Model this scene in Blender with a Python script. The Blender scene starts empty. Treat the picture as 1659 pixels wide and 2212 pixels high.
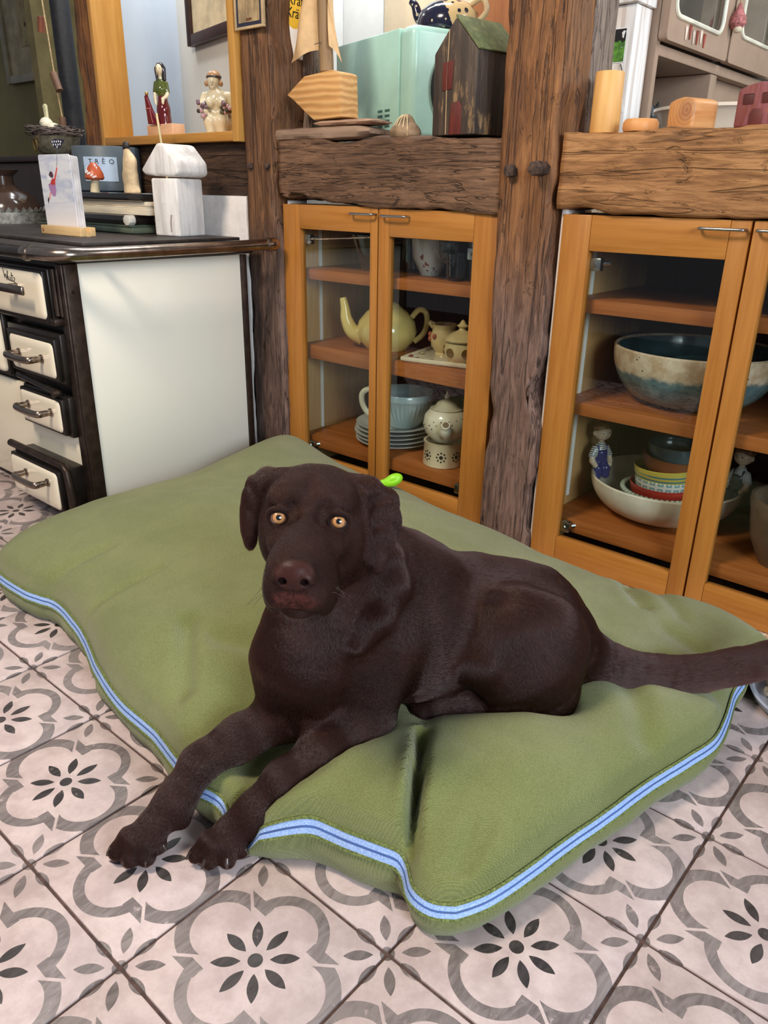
import bpy, bmesh, math, random
import numpy as np
from mathutils import Vector, Matrix

SC = bpy.context.scene
COL = SC.collection

# ------------------------------------------------------------------ camera
def make_camera():
    cam = bpy.data.cameras.new('camera')
    o = bpy.data.objects.new('camera', cam); COL.objects.link(o)
    tilt, roll, yaw = 0.394190544, 0.0186930419, 0.709509598
    fw = Vector((-math.sin(yaw) * math.cos(tilt), math.cos(yaw) * math.cos(tilt), -math.sin(tilt)))
    rt = Vector((math.cos(yaw), math.sin(yaw), 0.0))
    up = rt.cross(fw)
    r2 = rt * math.cos(roll) + up * math.sin(roll)
    u2 = -rt * math.sin(roll) + up * math.cos(roll)
    m = Matrix((r2, u2, -fw)).transposed().to_4x4()
    m.translation = Vector((0.37022584, -0.45053669, 0.75852959))
    o.matrix_world = m
    cam.sensor_fit = 'VERTICAL'
    cam.sensor_height = 24.0
    cam.lens = 24.0 * 1660.0 / 2212.0
    cam.clip_start = 0.02
    SC.camera = o
make_camera()

# ------------------------------------------------------------------ world, lamps, exposure
def lin(c):
    return tuple(((x / 255.0) / 12.92 if x / 255.0 <= 0.04045 else ((x / 255.0 + 0.055) / 1.055) ** 2.4) for x in c)
w = bpy.data.worlds.new('room_light'); SC.world = w
w.use_nodes = True
w.node_tree.nodes['Background'].inputs[0].default_value = (0.86, 0.90, 1.0, 1)
w.node_tree.nodes['Background'].inputs[1].default_value = 0.27
def area(name, loc, target, sx, sy, power, color):
    l = bpy.data.lights.new(name, 'AREA'); l.shape = 'RECTANGLE'; l.size = sx; l.size_y = sy
    l.energy = power; l.color = color
    o = bpy.data.objects.new(name, l); COL.objects.link(o)
    o.location = loc
    o.rotation_euler = (Vector(target) - Vector(loc)).to_track_quat('-Z', 'Y').to_euler()
    return o
# daylight through the window on the right-hand side of the room, and the warm ceiling lamp
area('window_daylight', (2.6, -0.9, 1.45), (-0.4, 0.4, 0.2), 1.3, 1.2, 104, (0.80, 0.90, 1.0))
area('ceiling_lamp', (-0.75, -0.75, 2.1), (-0.6, 0.3, 0.1), 0.45, 0.45, 42, (1.0, 0.85, 0.68))
area('kitchen_fill', (-1.5, 1.22, 2.2), (-1.6, 1.65, 1.1), 1.2, 0.2, 22, (0.93, 0.97, 1.0))  # added unseen lamp that brightens the kitchen panels behind the frame
area('alcove_fill', (-2.35, 1.12, 1.85), (-2.15, 1.45, 1.10), 0.3, 0.1, 3.2, (0.95, 0.98, 1.0))  # small extra lamp, put in to lift the alcove walls
area('kitchen_side_fill', (0.75, 1.75, 1.75), (-0.7, 1.6, 1.0), 0.7, 0.8, 16, (0.93, 0.97, 1.0))  # added lamp from the right, brightens the white post and dresser
SC.view_settings.view_transform = 'Standard'
SC.view_settings.look = 'None'
SC.view_settings.exposure = 0.0
SC.view_settings.gamma = 1.0
SC.view_settings.use_curve_mapping = False

# ------------------------------------------------------------------ node helper
class X:
    """a shader socket with arithmetic"""
    def __init__(s, nt, so): s.nt, s.so = nt, so
    def m(s, op, *a, clamp=False):
        n = s.nt.nodes.new('ShaderNodeMath'); n.operation = op; n.use_clamp = clamp
        for i, v in enumerate((s,) + a):
            if isinstance(v, X): s.nt.links.new(v.so, n.inputs[i])
            else: n.inputs[i].default_value = v
        return X(s.nt, n.outputs[0])
    def __add__(s, o): return s.m('ADD', o)
    __radd__ = __add__
    def __mul__(s, o): return s.m('MULTIPLY', o)
    __rmul__ = __mul__
    def __sub__(s, o): return s.m('SUBTRACT', o)
    def __rsub__(s, o): return (s * -1.0) + o
    def __truediv__(s, o): return s.m('DIVIDE', o)
    def lt(s, o): return s.m('LESS_THAN', o)
    def gt(s, o): return s.m('GREATER_THAN', o)
    def mn(s, o): return s.m('MINIMUM', o)
    def mx(s, o): return s.m('MAXIMUM', o)
    def abs(s): return s.m('ABSOLUTE')
    def ramp(s, a, b):
        """0 at a, 1 at b"""
        n = s.nt.nodes.new('ShaderNodeMapRange'); n.interpolation_type = 'SMOOTHSTEP'
        s.nt.links.new(s.so, n.inputs[0]); 
        lo, hi = (a, b) if a < b else (b, a)
        n.inputs[1].default_value = lo; n.inputs[2].default_value = hi
        n.inputs[3].default_value = 0.0 if a < b else 1.0; n.inputs[4].default_value = 1.0 if a < b else 0.0
        return X(s.nt, n.outputs[0])

class Mat:
    def __init__(s, name, rough=0.5, metal=0.0, spec=0.5, coat=0.0, sheen=0.0):
        s.m = bpy.data.materials.new(name); s.m.use_nodes = True
        s.nt = s.m.node_tree; s.b = s.nt.nodes['Principled BSDF']
        s.b.inputs['Roughness'].default_value = rough
        s.b.inputs['Metallic'].default_value = metal
        s.b.inputs['Specular IOR Level'].default_value = spec
        s.b.inputs['Coat Weight'].default_value = coat
        s.b.inputs['Coat Roughness'].default_value = 0.08
        if sheen: s.b.inputs['Sheen Weight'].default_value = sheen
        s._co = {}
    def node(s, t): return s.nt.nodes.new(t)
    def coord(s, kind='Object', scale=(1, 1, 1), loc=(0, 0, 0), rot=(0, 0, 0)):
        if kind == 'World': t = s.node('ShaderNodeNewGeometry'); kind = 'Position'
        else: t = s.node('ShaderNodeTexCoord')
        p = s.node('ShaderNodeMapping')
        p.inputs['Scale'].default_value = scale; p.inputs['Location'].default_value = loc; p.inputs['Rotation'].default_value = rot
        s.nt.links.new(t.outputs[kind], p.inputs['Vector'])
        return p.outputs[0]
    def xyz(s, co=None):
        n = s.node('ShaderNodeSeparateXYZ'); s.nt.links.new(co if co is not None else s.coord(), n.inputs[0])
        return [X(s.nt, n.outputs[i]) for i in range(3)]
    def noise(s, scale=5.0, detail=4.0, rough=0.55, stretch=(1, 1, 1), distort=0.0, kind='Object', loc=(0, 0, 0)):
        n = s.node('ShaderNodeTexNoise'); s.nt.links.new(s.coord(kind, stretch, loc), n.inputs['Vector'])
        n.inputs['Scale'].default_value = scale; n.inputs['Detail'].default_value = detail
        n.inputs['Roughness'].default_value = rough; n.inputs['Distortion'].default_value = distort
        return X(s.nt, n.outputs[0])
    def voro(s, scale=5.0, feature='F1', stretch=(1, 1, 1), rnd=1.0, out=0):
        n = s.node('ShaderNodeTexVoronoi'); n.feature = feature
        s.nt.links.new(s.coord('Object', stretch), n.inputs['Vector'])
        n.inputs['Scale'].default_value = scale; n.inputs['Randomness'].default_value = rnd
        return X(s.nt, n.outputs['Distance'])
    def wave(s, scale, stretch=(1, 1, 1), distort=4.0, detail=2.0, dscale=1.0, dirn='X', kind='BANDS'):
        n = s.node('ShaderNodeTexWave'); n.wave_type = kind
        if kind == 'BANDS': n.bands_direction = dirn
        else: n.rings_direction = dirn
        s.nt.links.new(s.coord('Object', stretch), n.inputs['Vector'])
        n.inputs['Scale'].default_value = scale; n.inputs['Distortion'].default_value = distort
        n.inputs['Detail'].default_value = detail; n.inputs['Detail Scale'].default_value = dscale
        return X(s.nt, n.outputs['Fac'])
    def col(s, c):
        n = s.node('ShaderNodeRGB'); n.outputs[0].default_value = (*lin(c), 1); return n.outputs[0]
    def mix(s, a, b, f):
        n = s.node('ShaderNodeMix'); n.data_type = 'RGBA'
        if isinstance(f, X): s.nt.links.new(f.so, n.inputs[0])
        else: n.inputs[0].default_value = f
        for v, i in ((a, 6), (b, 7)):
            if isinstance(v, tuple): n.inputs[i].default_value = (*lin(v), 1)
            else: s.nt.links.new(v, n.inputs[i])
        return n.outputs[2]
    def base(s, c):
        if isinstance(c, tuple): s.b.inputs['Base Color'].default_value = (*lin(c), 1)
        else: s.nt.links.new(c, s.b.inputs['Base Color'])
        return s
    def rough(s, x): s.nt.links.new(x.so, s.b.inputs['Roughness']); return s
    def bump(s, h, dist=0.002, strength=1.0):
        n = s.node('ShaderNodeBump'); n.inputs['Distance'].default_value = dist; n.inputs['Strength'].default_value = strength
        s.nt.links.new(h.so, n.inputs['Height'])
        prev = s.b.inputs['Normal']
        if prev.is_linked: s.nt.links.new(prev.links[0].from_socket, n.inputs['Normal'])
        s.nt.links.new(n.outputs[0], prev); return s

def plain(name, c, rough=0.5, metal=0.0, var=0.12, scale=12.0, bump=0.0, spec=0.5, coat=0.0, stretch=(1, 1, 1)):
    m = Mat(name, rough, metal, spec, coat)
    n = m.noise(scale, 4, 0.6, stretch)
    dark = tuple(max(0, v * (1 - var)) for v in c); light = tuple(min(255, v * (1 + var * 0.6)) for v in c)
    m.base(m.mix(dark, light, n.ramp(0.3, 0.7)))
    if bump: m.bump(n, bump)
    return m.m

def wood(name, dark, light, axis='Z', rough=0.42, scale=1.0, bump=0.0006, spec=0.4, coat=0.0):
    m = Mat(name, rough, 0, spec, coat)
    s = {'X': (0.06, 1, 1), 'Y': (1, 0.06, 1), 'Z': (1, 1, 0.06)}[axis]
    n = m.noise(38 * scale, 5, 0.6, s, 0.6); f = m.noise(150 * scale, 3, 0.6, s); g = m.noise(7 * scale, 3, 0.5, s)
    t = (n * 0.5 + g * 0.35 + f * 0.25).ramp(0.38, 0.72)
    m.base(m.mix(dark, light, t)); m.bump(f + n, bump)
    return m.m

def timber_mat(name, dark, mid, light, axis, lower=None, seed=0.0, crack=1.0, zsplit=0.62, wavy=0.7):
    m = Mat(name, 0.62, 0, 0.35)
    s = {'X': (0.10, 1, 1), 'Z': (1, 1, 0.10)}[axis]
    off = (seed * 3.1, seed * 1.7, seed * 2.3)
    big = m.noise(6, 4, 0.6, (s[0] * 3 if axis == 'X' else 1, 1, s[2] * 3 if axis == 'Z' else 1), 0.8, loc=off)
    fib = m.noise(75, 6, 0.65, s, 1.2, loc=off); fine = m.noise(260, 4, 0.6, s, 0.5, loc=off)
    pit = m.noise(30, 5, 0.7, tuple(0.35 if v < 1 else 1 for v in s), 1.5, loc=off)
    wv = m.noise(30, 3, 0.5, tuple(0.045 if v < 1 else 1 for v in s), wavy, loc=off)
    t = (fib * 0.55 + fine * 0.25 + big * 0.3).ramp(0.40, 0.70)
    c = m.mix(dark, mid, t); c = m.mix(c, light, (big * 0.6 + fib * 0.4).ramp(0.52, 0.72))
    if lower:
        z = m.xyz()[2]
        lo = m.mix(lower[0], lower[1], t)
        c = m.mix(lo, c, (z + big * 0.25 - 0.12).ramp(zsplit - 0.14, zsplit + 0.14))
    c = m.mix(c, (30, 20, 15), pit.ramp(0.60, 0.72) * 0.85)
    c = m.mix(c, (24, 16, 12), (wv - 0.5).abs().ramp(0.014, 0.003) * 0.6 * crack)
    m.base(c)
    m.bump(fib * 0.7 + fine * 0.35 + wv * 0.6 - pit.ramp(0.56, 0.74) * 0.8 - (wv - 0.5).abs().ramp(0.02, 0.0) * 0.7 * crack, 0.0032)
    m.rough((fib * 0.5 + 0.36))
    return m.m

def glass_mat(name, tint=(255, 255, 255), refl=1.0, rough=0.0):
    m = bpy.data.materials.new(name); m.use_nodes = True; nt = m.node_tree; nt.nodes.clear()
    o = nt.nodes.new('ShaderNodeOutputMaterial'); t = nt.nodes.new('ShaderNodeBsdfTransparent'); g = nt.nodes.new('ShaderNodeBsdfGlossy')
    g.inputs['Roughness'].default_value = rough
    t.inputs[0].default_value = (*lin(tint), 1)
    f = nt.nodes.new('ShaderNodeFresnel'); f.inputs[0].default_value = 1.5
    mu = nt.nodes.new('ShaderNodeMath'); mu.operation = 'MULTIPLY'; mu.inputs[1].default_value = refl
    ge = nt.nodes.new('ShaderNodeNewGeometry'); iv = nt.nodes.new('ShaderNodeMath'); iv.operation = 'MULTIPLY_ADD'
    iv.inputs[1].default_value = -refl; iv.inputs[2].default_value = refl        # one reflection per pane, from its outer face
    nt.links.new(ge.outputs['Backfacing'], iv.inputs[0]); nt.links.new(iv.outputs[0], mu.inputs[1])
    nt.links.new(f.outputs[0], mu.inputs[0])
    mx = nt.nodes.new('ShaderNodeMixShader')
    nt.links.new(mu.outputs[0], mx.inputs[0]); nt.links.new(t.outputs[0], mx.inputs[1]); nt.links.new(g.outputs[0], mx.inputs[2])
    nt.links.new(mx.outputs[0], o.inputs[0])
    return m

# ------------------------------------------------------------------ object helpers
def tag(o, label=None, cat=None, group=None, kind=None):
    if label: o['label'] = label
    if cat: o['category'] = cat
    if group: o['group'] = group
    if kind: o['kind'] = kind
    return o
def thing(name, loc, label=None, cat=None, rz=0.0, group=None, kind=None, parent=None):
    o = bpy.data.objects.new(name, None); COL.objects.link(o); o.empty_display_size = 0.05
    o.location = loc; o.rotation_euler = (0, 0, rz)
    if parent: o.parent = parent
    return tag(o, label, cat, group, kind)
def obj(name, vf, mat, parent=None, smooth=True, loc=None, rot=None, label=None, angle=40):
    v, f = vf
    me = bpy.data.meshes.new(name)
    me.from_pydata([tuple(map(float, p)) for p in v], [], [tuple(map(int, q)) for q in f])
    me.validate(); me.update()
    if smooth:
        me.polygons.foreach_set('use_smooth', [True] * len(me.polygons))
        if angle < 180:
            try: me.set_sharp_from_angle(angle=math.radians(angle))
            except Exception: pass
    for mm in (mat if isinstance(mat, (list, tuple)) else [mat]): me.materials.append(mm)
    o = bpy.data.objects.new(name, me); COL.objects.link(o)
    if parent: o.parent = parent
    if loc: o.location = loc
    if rot: o.rotation_euler = rot
    if label: o['label'] = label
    return o
def join(*vfs):
    V, F = [], []
    for v, f in vfs:
        n = len(V); V += [tuple(p) for p in v]; F += [tuple(i + n for i in q) for q in f]
    return V, F
def tr(vf, loc=(0, 0, 0), rz=0.0, m=None):
    M = m if m is not None else Matrix.Translation(loc) @ Matrix.Rotation(rz, 4, 'Z')
    return [tuple(M @ Vector(p)) for p in vf[0]], vf[1]
def bm_vf(bm):
    bm.verts.index_update()
    r = [tuple(v.co) for v in bm.verts], [tuple(v.index for v in f.verts) for f in bm.faces]
    bm.free(); return r
def box(x0, x1, y0, y1, z0, z1, bev=0.0, seg=2):
    bm = bmesh.new(); bmesh.ops.create_cube(bm, size=1)
    for v in bm.verts:
        v.co = Vector(((x0 + x1) / 2 + v.co.x * (x1 - x0), (y0 + y1) / 2 + v.co.y * (y1 - y0), (z0 + z1) / 2 + v.co.z * (z1 - z0)))
    if bev: bmesh.ops.bevel(bm, geom=bm.edges[:], offset=bev, segments=seg, profile=0.5, affect='EDGES')
    return bm_vf(bm)
def prism(poly, h, axis='Y', bev=0.0, seg=2):
    """poly of (a,b) extruded by h centred; axis Y: a=x b=z"""
    bm = bmesh.new()
    vs = [bm.verts.new((a, 0, b) if axis == 'Y' else ((a, b, 0) if axis == 'Z' else (0, a, b))) for a, b in poly]
    f = bm.faces.new(vs)
    r = bmesh.ops.extrude_face_region(bm, geom=[f])
    d = Vector((0, h, 0) if axis == 'Y' else ((0, 0, h) if axis == 'Z' else (h, 0, 0)))
    for g in r['geom']:
        if isinstance(g, bmesh.types.BMVert): g.co += d
    for v in bm.verts: v.co -= d / 2
    bmesh.ops.recalc_face_normals(bm, faces=bm.faces)
    if bev: bmesh.ops.bevel(bm, geom=bm.edges[:], offset=bev, segments=seg, profile=0.5, affect='EDGES')
    return bm_vf(bm)
def lathe(prof, n=40, c=(0, 0, 0)):
    """profile of (r,z); r==0 closes"""
    V, F, rows = [], [], []
    for r, z in prof:
        if r <= 1e-6: rows.append([len(V)]); V.append((c[0], c[1], c[2] + z))
        else:
            rows.append(list(range(len(V), len(V) + n)))
            V += [(c[0] + r * math.cos(2 * math.pi * i / n), c[1] + r * math.sin(2 * math.pi * i / n), c[2] + z) for i in range(n)]
    for a, b in zip(rows, rows[1:]):
        for i in range(n):
            j = (i + 1) % n
            if len(a) == 1 and len(b) == 1: continue
            if len(a) == 1: F.append((a[0], b[j], b[i]))
            elif len(b) == 1: F.append((a[i], a[j], b[0]))
            else: F.append((a[i], a[j], b[j], b[i]))
    return V, F
def spline(pts, n):
    """Catmull-Rom through the points, n samples"""
    P = np.array(pts, float); k = len(P)
    t = np.linspace(0, k - 1, n); i = np.clip(t.astype(int), 0, k - 2); u = (t - i)[:, None]
    g = lambda j: P[np.clip(j, 0, k - 1)]
    p0, p1, p2, p3 = g(i - 1), g(i), g(i + 1), g(i + 2)
    return 0.5 * (2 * p1 + (p2 - p0) * u + (2 * p0 - 5 * p1 + 4 * p2 - p3) * u ** 2 + (3 * p1 - p0 - 3 * p2 + p3) * u ** 3)
def tube(path, r, n=10, cap=True, flat=1.0):
    P = np.array(path, float); m = len(P); R = np.full(m, r) if np.isscalar(r) else np.array(r, float)
    T = np.gradient(P, axis=0); T /= np.linalg.norm(T, axis=1)[:, None] + 1e-12
    ref = np.array((0, 0, 1.0)) if abs(T[0][2]) < 0.9 else np.array((1.0, 0, 0))
    V, F = [], []
    u = np.cross(T[0], ref); u /= np.linalg.norm(u)
    for i in range(m):
        u = u - T[i] * (u @ T[i]); u /= np.linalg.norm(u) + 1e-12; v = np.cross(T[i], u)
        for k in range(n):
            a = 2 * math.pi * k / n
            V.append(tuple(P[i] + R[i] * (math.cos(a) * u + flat * math.sin(a) * v)))
    for i in range(m - 1):
        for k in range(n):
            j = (k + 1) % n
            F.append((i * n + k, i * n + j, (i + 1) * n + j, (i + 1) * n + k))
    if cap: F.append(tuple(range(n - 1, -1, -1))); F.append(tuple(range((m - 1) * n, m * n)))
    return V, F
def sphere(c, r, n=16, m=10, sc=(1, 1, 1)):
    V, F = lathe([(r * math.sin(math.pi * i / m), -r * math.cos(math.pi * i / m)) if 0 < i < m else (0, -r if i == 0 else r) for i in range(m + 1)], n)
    return [(c[0] + x * sc[0], c[1] + y * sc[1], c[2] + z * sc[2]) for x, y, z in V], F
def disc(c, r, nrm, th=0.0006, n=12):
    """thin solid disc"""
    V, F = lathe([(0, 0), (r, 0), (r * 0.97, th), (0, th)], n)
    q = Vector(nrm).to_track_quat('Z', 'Y').to_matrix()
    return [tuple(q @ Vector(p) + Vector(c)) for p in V], F
def text(name, s, size, mat, parent, m, extrude=0.0004, label=None):
    cu = bpy.data.curves.new(name, 'FONT'); cu.body = s; cu.size = size; cu.extrude = extrude; cu.resolution_u = 4
    t = bpy.data.objects.new(name, cu); COL.objects.link(t)
    dg = bpy.context.evaluated_depsgraph_get(); me = bpy.data.meshes.new_from_object(t.evaluated_get(dg))
    bpy.data.objects.remove(t); me.materials.clear(); me.materials.append(mat)
    o = bpy.data.objects.new(name, me); COL.objects.link(o); o.parent = parent
    o.matrix_local = m
    if label: o['label'] = label
    return o

# ------------------------------------------------------------------ numpy noise
def _hash(ix, iy, iz, seed):
    h = (ix * 374761393 + iy * 668265263 + iz * 2147483647 + seed * 974634777) & 0xFFFFFFFF
    h = ((h ^ (h >> 13)) * 1274126177) & 0xFFFFFFFF
    return ((h ^ (h >> 16)) & 0xFFFF) / 65535.0
def vnoise(P, seed=0):
    P = np.asarray(P, float); I = np.floor(P).astype(np.int64); f = P - I; f = f * f * (3 - 2 * f)
    r = 0
    for dx in (0, 1):
        for dy in (0, 1):
            for dz in (0, 1):
                wgt = (f[:, 0] if dx else 1 - f[:, 0]) * (f[:, 1] if dy else 1 - f[:, 1]) * (f[:, 2] if dz else 1 - f[:, 2])
                r = r + wgt * _hash(I[:, 0] + dx, I[:, 1] + dy, I[:, 2] + dz, seed)
    return r * 2 - 1
def fbm(P, oct=4, seed=0):
    P = np.asarray(P, float); r = 0; a = 1.0
    for k in range(oct): r = r + a * vnoise(P * 2 ** k, seed + k); a *= 0.5
    return r

# ------------------------------------------------------------------ implicit surfaces
class SDF:
    """smooth unions of round cones and ellipsoids, meshed with surface nets"""
    def __init__(s, lo, hi, res):
        s.lo = np.array(lo, float); s.res = res
        s.n = np.ceil((np.array(hi, float) - s.lo) / res).astype(int) + 1
        s.F = np.full(s.n, 0.05, np.float32)
    def _win(s, lo, hi):
        a = np.clip(np.floor((np.array(lo) - s.lo) / s.res).astype(int), 0, s.n - 1)
        b = np.clip(np.ceil((np.array(hi) - s.lo) / s.res).astype(int) + 1, 1, s.n)
        ax = [s.lo[i] + s.res * np.arange(a[i], b[i], dtype=np.float32) for i in range(3)]
        return tuple(slice(a[i], b[i]) for i in range(3)), ax[0][:, None, None].astype(np.float32), ax[1][None, :, None].astype(np.float32), ax[2][None, None, :].astype(np.float32)
    def _put(s, sl, d, k, sub):
        F = s.F[sl]; d = d.astype(np.float32)
        if sub:
            h = np.clip(0.5 - 0.5 * (F + d) / k, 0, 1)
            s.F[sl] = F * (1 - h) - d * h + k * h * (1 - h)
        else:
            h = np.clip(0.5 + 0.5 * (F - d) / k, 0, 1)
            s.F[sl] = F * (1 - h) + d * h - k * h * (1 - h)
    def cone(s, a, b, ra, rb, k=0.02, sub=False):
        a = np.array(a, float); b = np.array(b, float); R = max(ra, rb) + k * 1.2 + 4 * s.res
        sl, x, y, z = s._win(np.minimum(a, b) - R, np.maximum(a, b) + R)
        ab = b - a; L = ab @ ab + 1e-12
        t = np.clip(((x - a[0]) * ab[0] + (y - a[1]) * ab[1] + (z - a[2]) * ab[2]) / L, 0, 1)
        d = np.sqrt((x - a[0] - t * ab[0]) ** 2 + (y - a[1] - t * ab[1]) ** 2 + (z - a[2] - t * ab[2]) ** 2) - (ra + (rb - ra) * t)
        s._put(sl, d, k, sub)
    def chain(s, pts, rad, k=0.02):
        for i in range(len(pts) - 1): s.cone(pts[i], pts[i + 1], rad[i], rad[i + 1], k)
    def ell(s, c, r, R=None, k=0.02, sub=False):
        c = np.array(c, float); r = np.array(r, float); R = np.eye(3) if R is None else np.array(R)
        e = np.abs(R.T) @ r + k * 1.2 + 4 * s.res          # rows of R are the local axes
        sl, x, y, z = s._win(c - e, c + e)
        k0 = 0; k1 = 0
        for i in range(3):
            q = (x - c[0]) * R[i][0] + (y - c[1]) * R[i][1] + (z - c[2]) * R[i][2]
            k0 = k0 + (q / r[i]) ** 2; k1 = k1 + (q / r[i] ** 2) ** 2
        k0 = np.sqrt(k0); k1 = np.sqrt(k1) + 1e-9
        s._put(sl, k0 * (k0 - 1) / k1, k, sub)
    def mesh(s, smooth=0):
        F = s.F; S = F < 0; n = s.n
        c = np.zeros(n - 1, np.int8)
        for dx in (0, 1):
            for dy in (0, 1):
                for dz in (0, 1): c += S[dx:n[0] - 1 + dx, dy:n[1] - 1 + dy, dz:n[2] - 1 + dz]
        act = np.argwhere((c > 0) & (c < 8))
        idx = np.full(n - 1, -1, np.int32); idx[tuple(act.T)] = np.arange(len(act))
        acc = np.zeros((len(act), 3)); cnt = np.zeros(len(act))
        cr = [(0, 0, 0), (1, 0, 0), (0, 1, 0), (1, 1, 0), (0, 0, 1), (1, 0, 1), (0, 1, 1), (1, 1, 1)]
        val = [F[tuple((act + np.array(o)).T)] for o in cr]
        for i in range(8):
            for j in range(i + 1, 8):
                if sum(abs(cr[i][q] - cr[j][q]) for q in range(3)) != 1: continue
                a, b = val[i], val[j]; mk = (a < 0) != (b < 0)
                t = np.where(mk, a / (a - b + 1e-20), 0)
                p = np.array(cr[i]) + t[:, None] * (np.array(cr[j]) - np.array(cr[i]))
                acc[mk] += p[mk]; cnt[mk] += 1
        V = s.lo + s.res * (act + acc / cnt[:, None])
        Q = []
        for ax in range(3):
            u, v = (ax + 1) % 3, (ax + 2) % 3
            lo = [slice(1, -1)] * 3; lo[ax] = slice(0, -1)
            hi = list(lo); hi[ax] = slice(1, None)
            A, B = S[tuple(lo)], S[tuple(hi)]
            for flip, mk in ((False, A & ~B), (True, ~A & B)):
                e = np.argwhere(mk)
                if not len(e): continue
                e = e + np.array([0 if q == ax else 1 for q in range(3)])
                du = np.eye(3, dtype=int)[u]; dv = np.eye(3, dtype=int)[v]
                q = [idx[tuple((e - du - dv).T)], idx[tuple((e - dv).T)], idx[tuple(e.T)], idx[tuple((e - du).T)]]
                q = np.stack(q if not flip else q[::-1], 1); Q.append(q)
        Q = np.concatenate(Q); Q = Q[(Q >= 0).all(1)]
        for _ in range(smooth):
            A = np.zeros_like(V); N = np.zeros(len(V))
            for i in range(4):
                np.add.at(A, Q[:, i], V[Q[:, (i + 1) % 4]] + V[Q[:, (i - 1) % 4]]); np.add.at(N, Q[:, i], 2)
            V = V * 0.5 + 0.5 * A / np.maximum(N, 1)[:, None]
        return V, Q
def fast_obj(name, VQ, mat, parent=None):
    V, Q = VQ
    me = bpy.data.meshes.new(name)
    me.vertices.add(len(V)); me.vertices.foreach_set('co', np.asarray(V, np.float32).ravel())
    me.loops.add(Q.size); me.loops.foreach_set('vertex_index', Q.astype(np.int32).ravel())
    me.polygons.add(len(Q)); me.polygons.foreach_set('loop_start', np.arange(0, Q.size, Q.shape[1], dtype=np.int32))
    me.polygons.foreach_set('use_smooth', np.ones(len(Q), bool))
    me.update(calc_edges=True); me.validate()
    for mm in (mat if isinstance(mat, (list, tuple)) else [mat]): me.materials.append(mm)
    o = bpy.data.objects.new(name, me); COL.objects.link(o)
    if parent: o.parent = parent
    return o
# ================================================================== materials of the setting
def tile_material():
    m = Mat('cement_tile', 0.42, 0, 0.4)
    x, y, z = m.xyz(); x = x * 5.0; y = y * 5.0            # tile units, -0.5 .. 0.5
    ax, ay = x.abs(), y.abs()
    def mask(v): return v
    def band(d, a, b): return d.gt(a) * d.lt(b)
    def length(a, b): return (a * a + b * b).m('SQRT')
    diag = (ay * 0.32 - ax * 0.245) / 0.403
    top = diag.gt(0.009); side = diag.lt(-0.009)
    r1 = band(length(x, ay - 0.205), 0.188, 0.253) * ay.gt(0.25)
    bar = band(ay, 0.213, 0.281) * ax.gt(0.166)
    r2 = band(length(ax - 0.275, y), 0.180, 0.262) * ax.gt(0.25)
    r3 = band(length(ax - 0.725, y), 0.180, 0.262)
    ring = (r1 + bar) * top + (r2 + r3 * ax.gt(0.4)) * side
    def petal(u, v): 
        q = (u - 0.158) / 0.081
        return v.abs().lt((1.0 - q * q) * 0.030)
    def flower(a, b):
        s = (a + b) * 0.70711; d = (a - b) * 0.70711
        return petal(a, b) + petal(b, a) + petal(s, d) + length(a, b).lt(0.041)
    cen = flower(ax, ay); cor = flower(0.5 - ax, 0.5 - ay)
    wear = m.noise(42, 6, 0.75, kind='World'); sw = m.noise(16, 5, 0.6, kind='World'); big = m.noise(3.0, 3, 0.5, kind='World')
    brush = m.noise(120, 3, 0.6, (1, 0.25, 1), 1.0, kind='World')
    base = m.mix((180, 161, 158), (207, 189, 186), (sw * 0.7 + wear * 0.4).ramp(0.40, 0.70))
    crack = m.voro(120, 'DISTANCE_TO_EDGE', (1, 0.8, 1)).ramp(0.03, 0.0) * sw.ramp(0.38, 0.62)
    base = m.mix(base, (176, 150, 138), crack * 0.30)
    base = m.mix(base, (188, 160, 146), wear.ramp(0.60, 0.78) * 0.6)
    tone = (brush * 0.6 + big * 0.6).ramp(0.40, 0.75)
    ink_ring = m.mix((104, 94, 93), (142, 132, 130), tone)
    ink_cor = m.mix((78, 70, 69), (124, 114, 112), tone)
    ink_cen = m.mix((42, 38, 38), (74, 68, 67), tone)
    worn = 1.0 - wear.ramp(0.58, 0.72) * 0.75
    c = m.mix(base, ink_ring, ring.mn(1.0) * worn)
    c = m.mix(c, ink_cor, cor.mn(1.0) * worn * (big.ramp(0.25, 0.6) * 0.35 + 0.65))
    c = m.mix(c, ink_cen, cen.mn(1.0) * (worn * 0.4 + 0.6))
    m.base(c); m.bump(sw + wear * 0.5, 0.0006)
    m.rough(wear * 0.25 + 0.30)
    return m.m
M_TILE = tile_material()
M_GROUT = plain('grout', (82, 62, 56), 0.9, var=0.25, scale=60, bump=0.001)

# ------------------------------------------------------------------ floor
floor = obj('floor', box(-9.0, 2.4, -2.0, 2.7, -0.06, -0.0028), M_GROUT, smooth=False); tag(floor, kind='structure')
tile_vf = box(-0.0982, 0.0982, -0.0982, 0.0982, -0.010, 0.0, 0.0016, 2)
tile_me = None
for i in range(-13, 4):
    for j in range(-4, 5):
        cx, cy = (i + 0.5) * 0.2, (j + 0.5) * 0.2
        if cx < -1.4 and cy > 0.6: continue
        if tile_me is None:
            t = obj('tile', tile_vf, M_TILE, floor); tile_me = t.data
        else:
            t = bpy.data.objects.new('tile', tile_me); COL.objects.link(t); t.parent = floor
        rr = random.Random(i * 131 + j)
        t.location = (cx, cy, rr.uniform(-0.0004, 0.0))
        t.rotation_euler = (rr.uniform(-1, 1) * 0.002, rr.uniform(-1, 1) * 0.002, (math.pi if rr.random() < 0.5 else 0) + rr.uniform(-1, 1) * 0.004)

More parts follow.
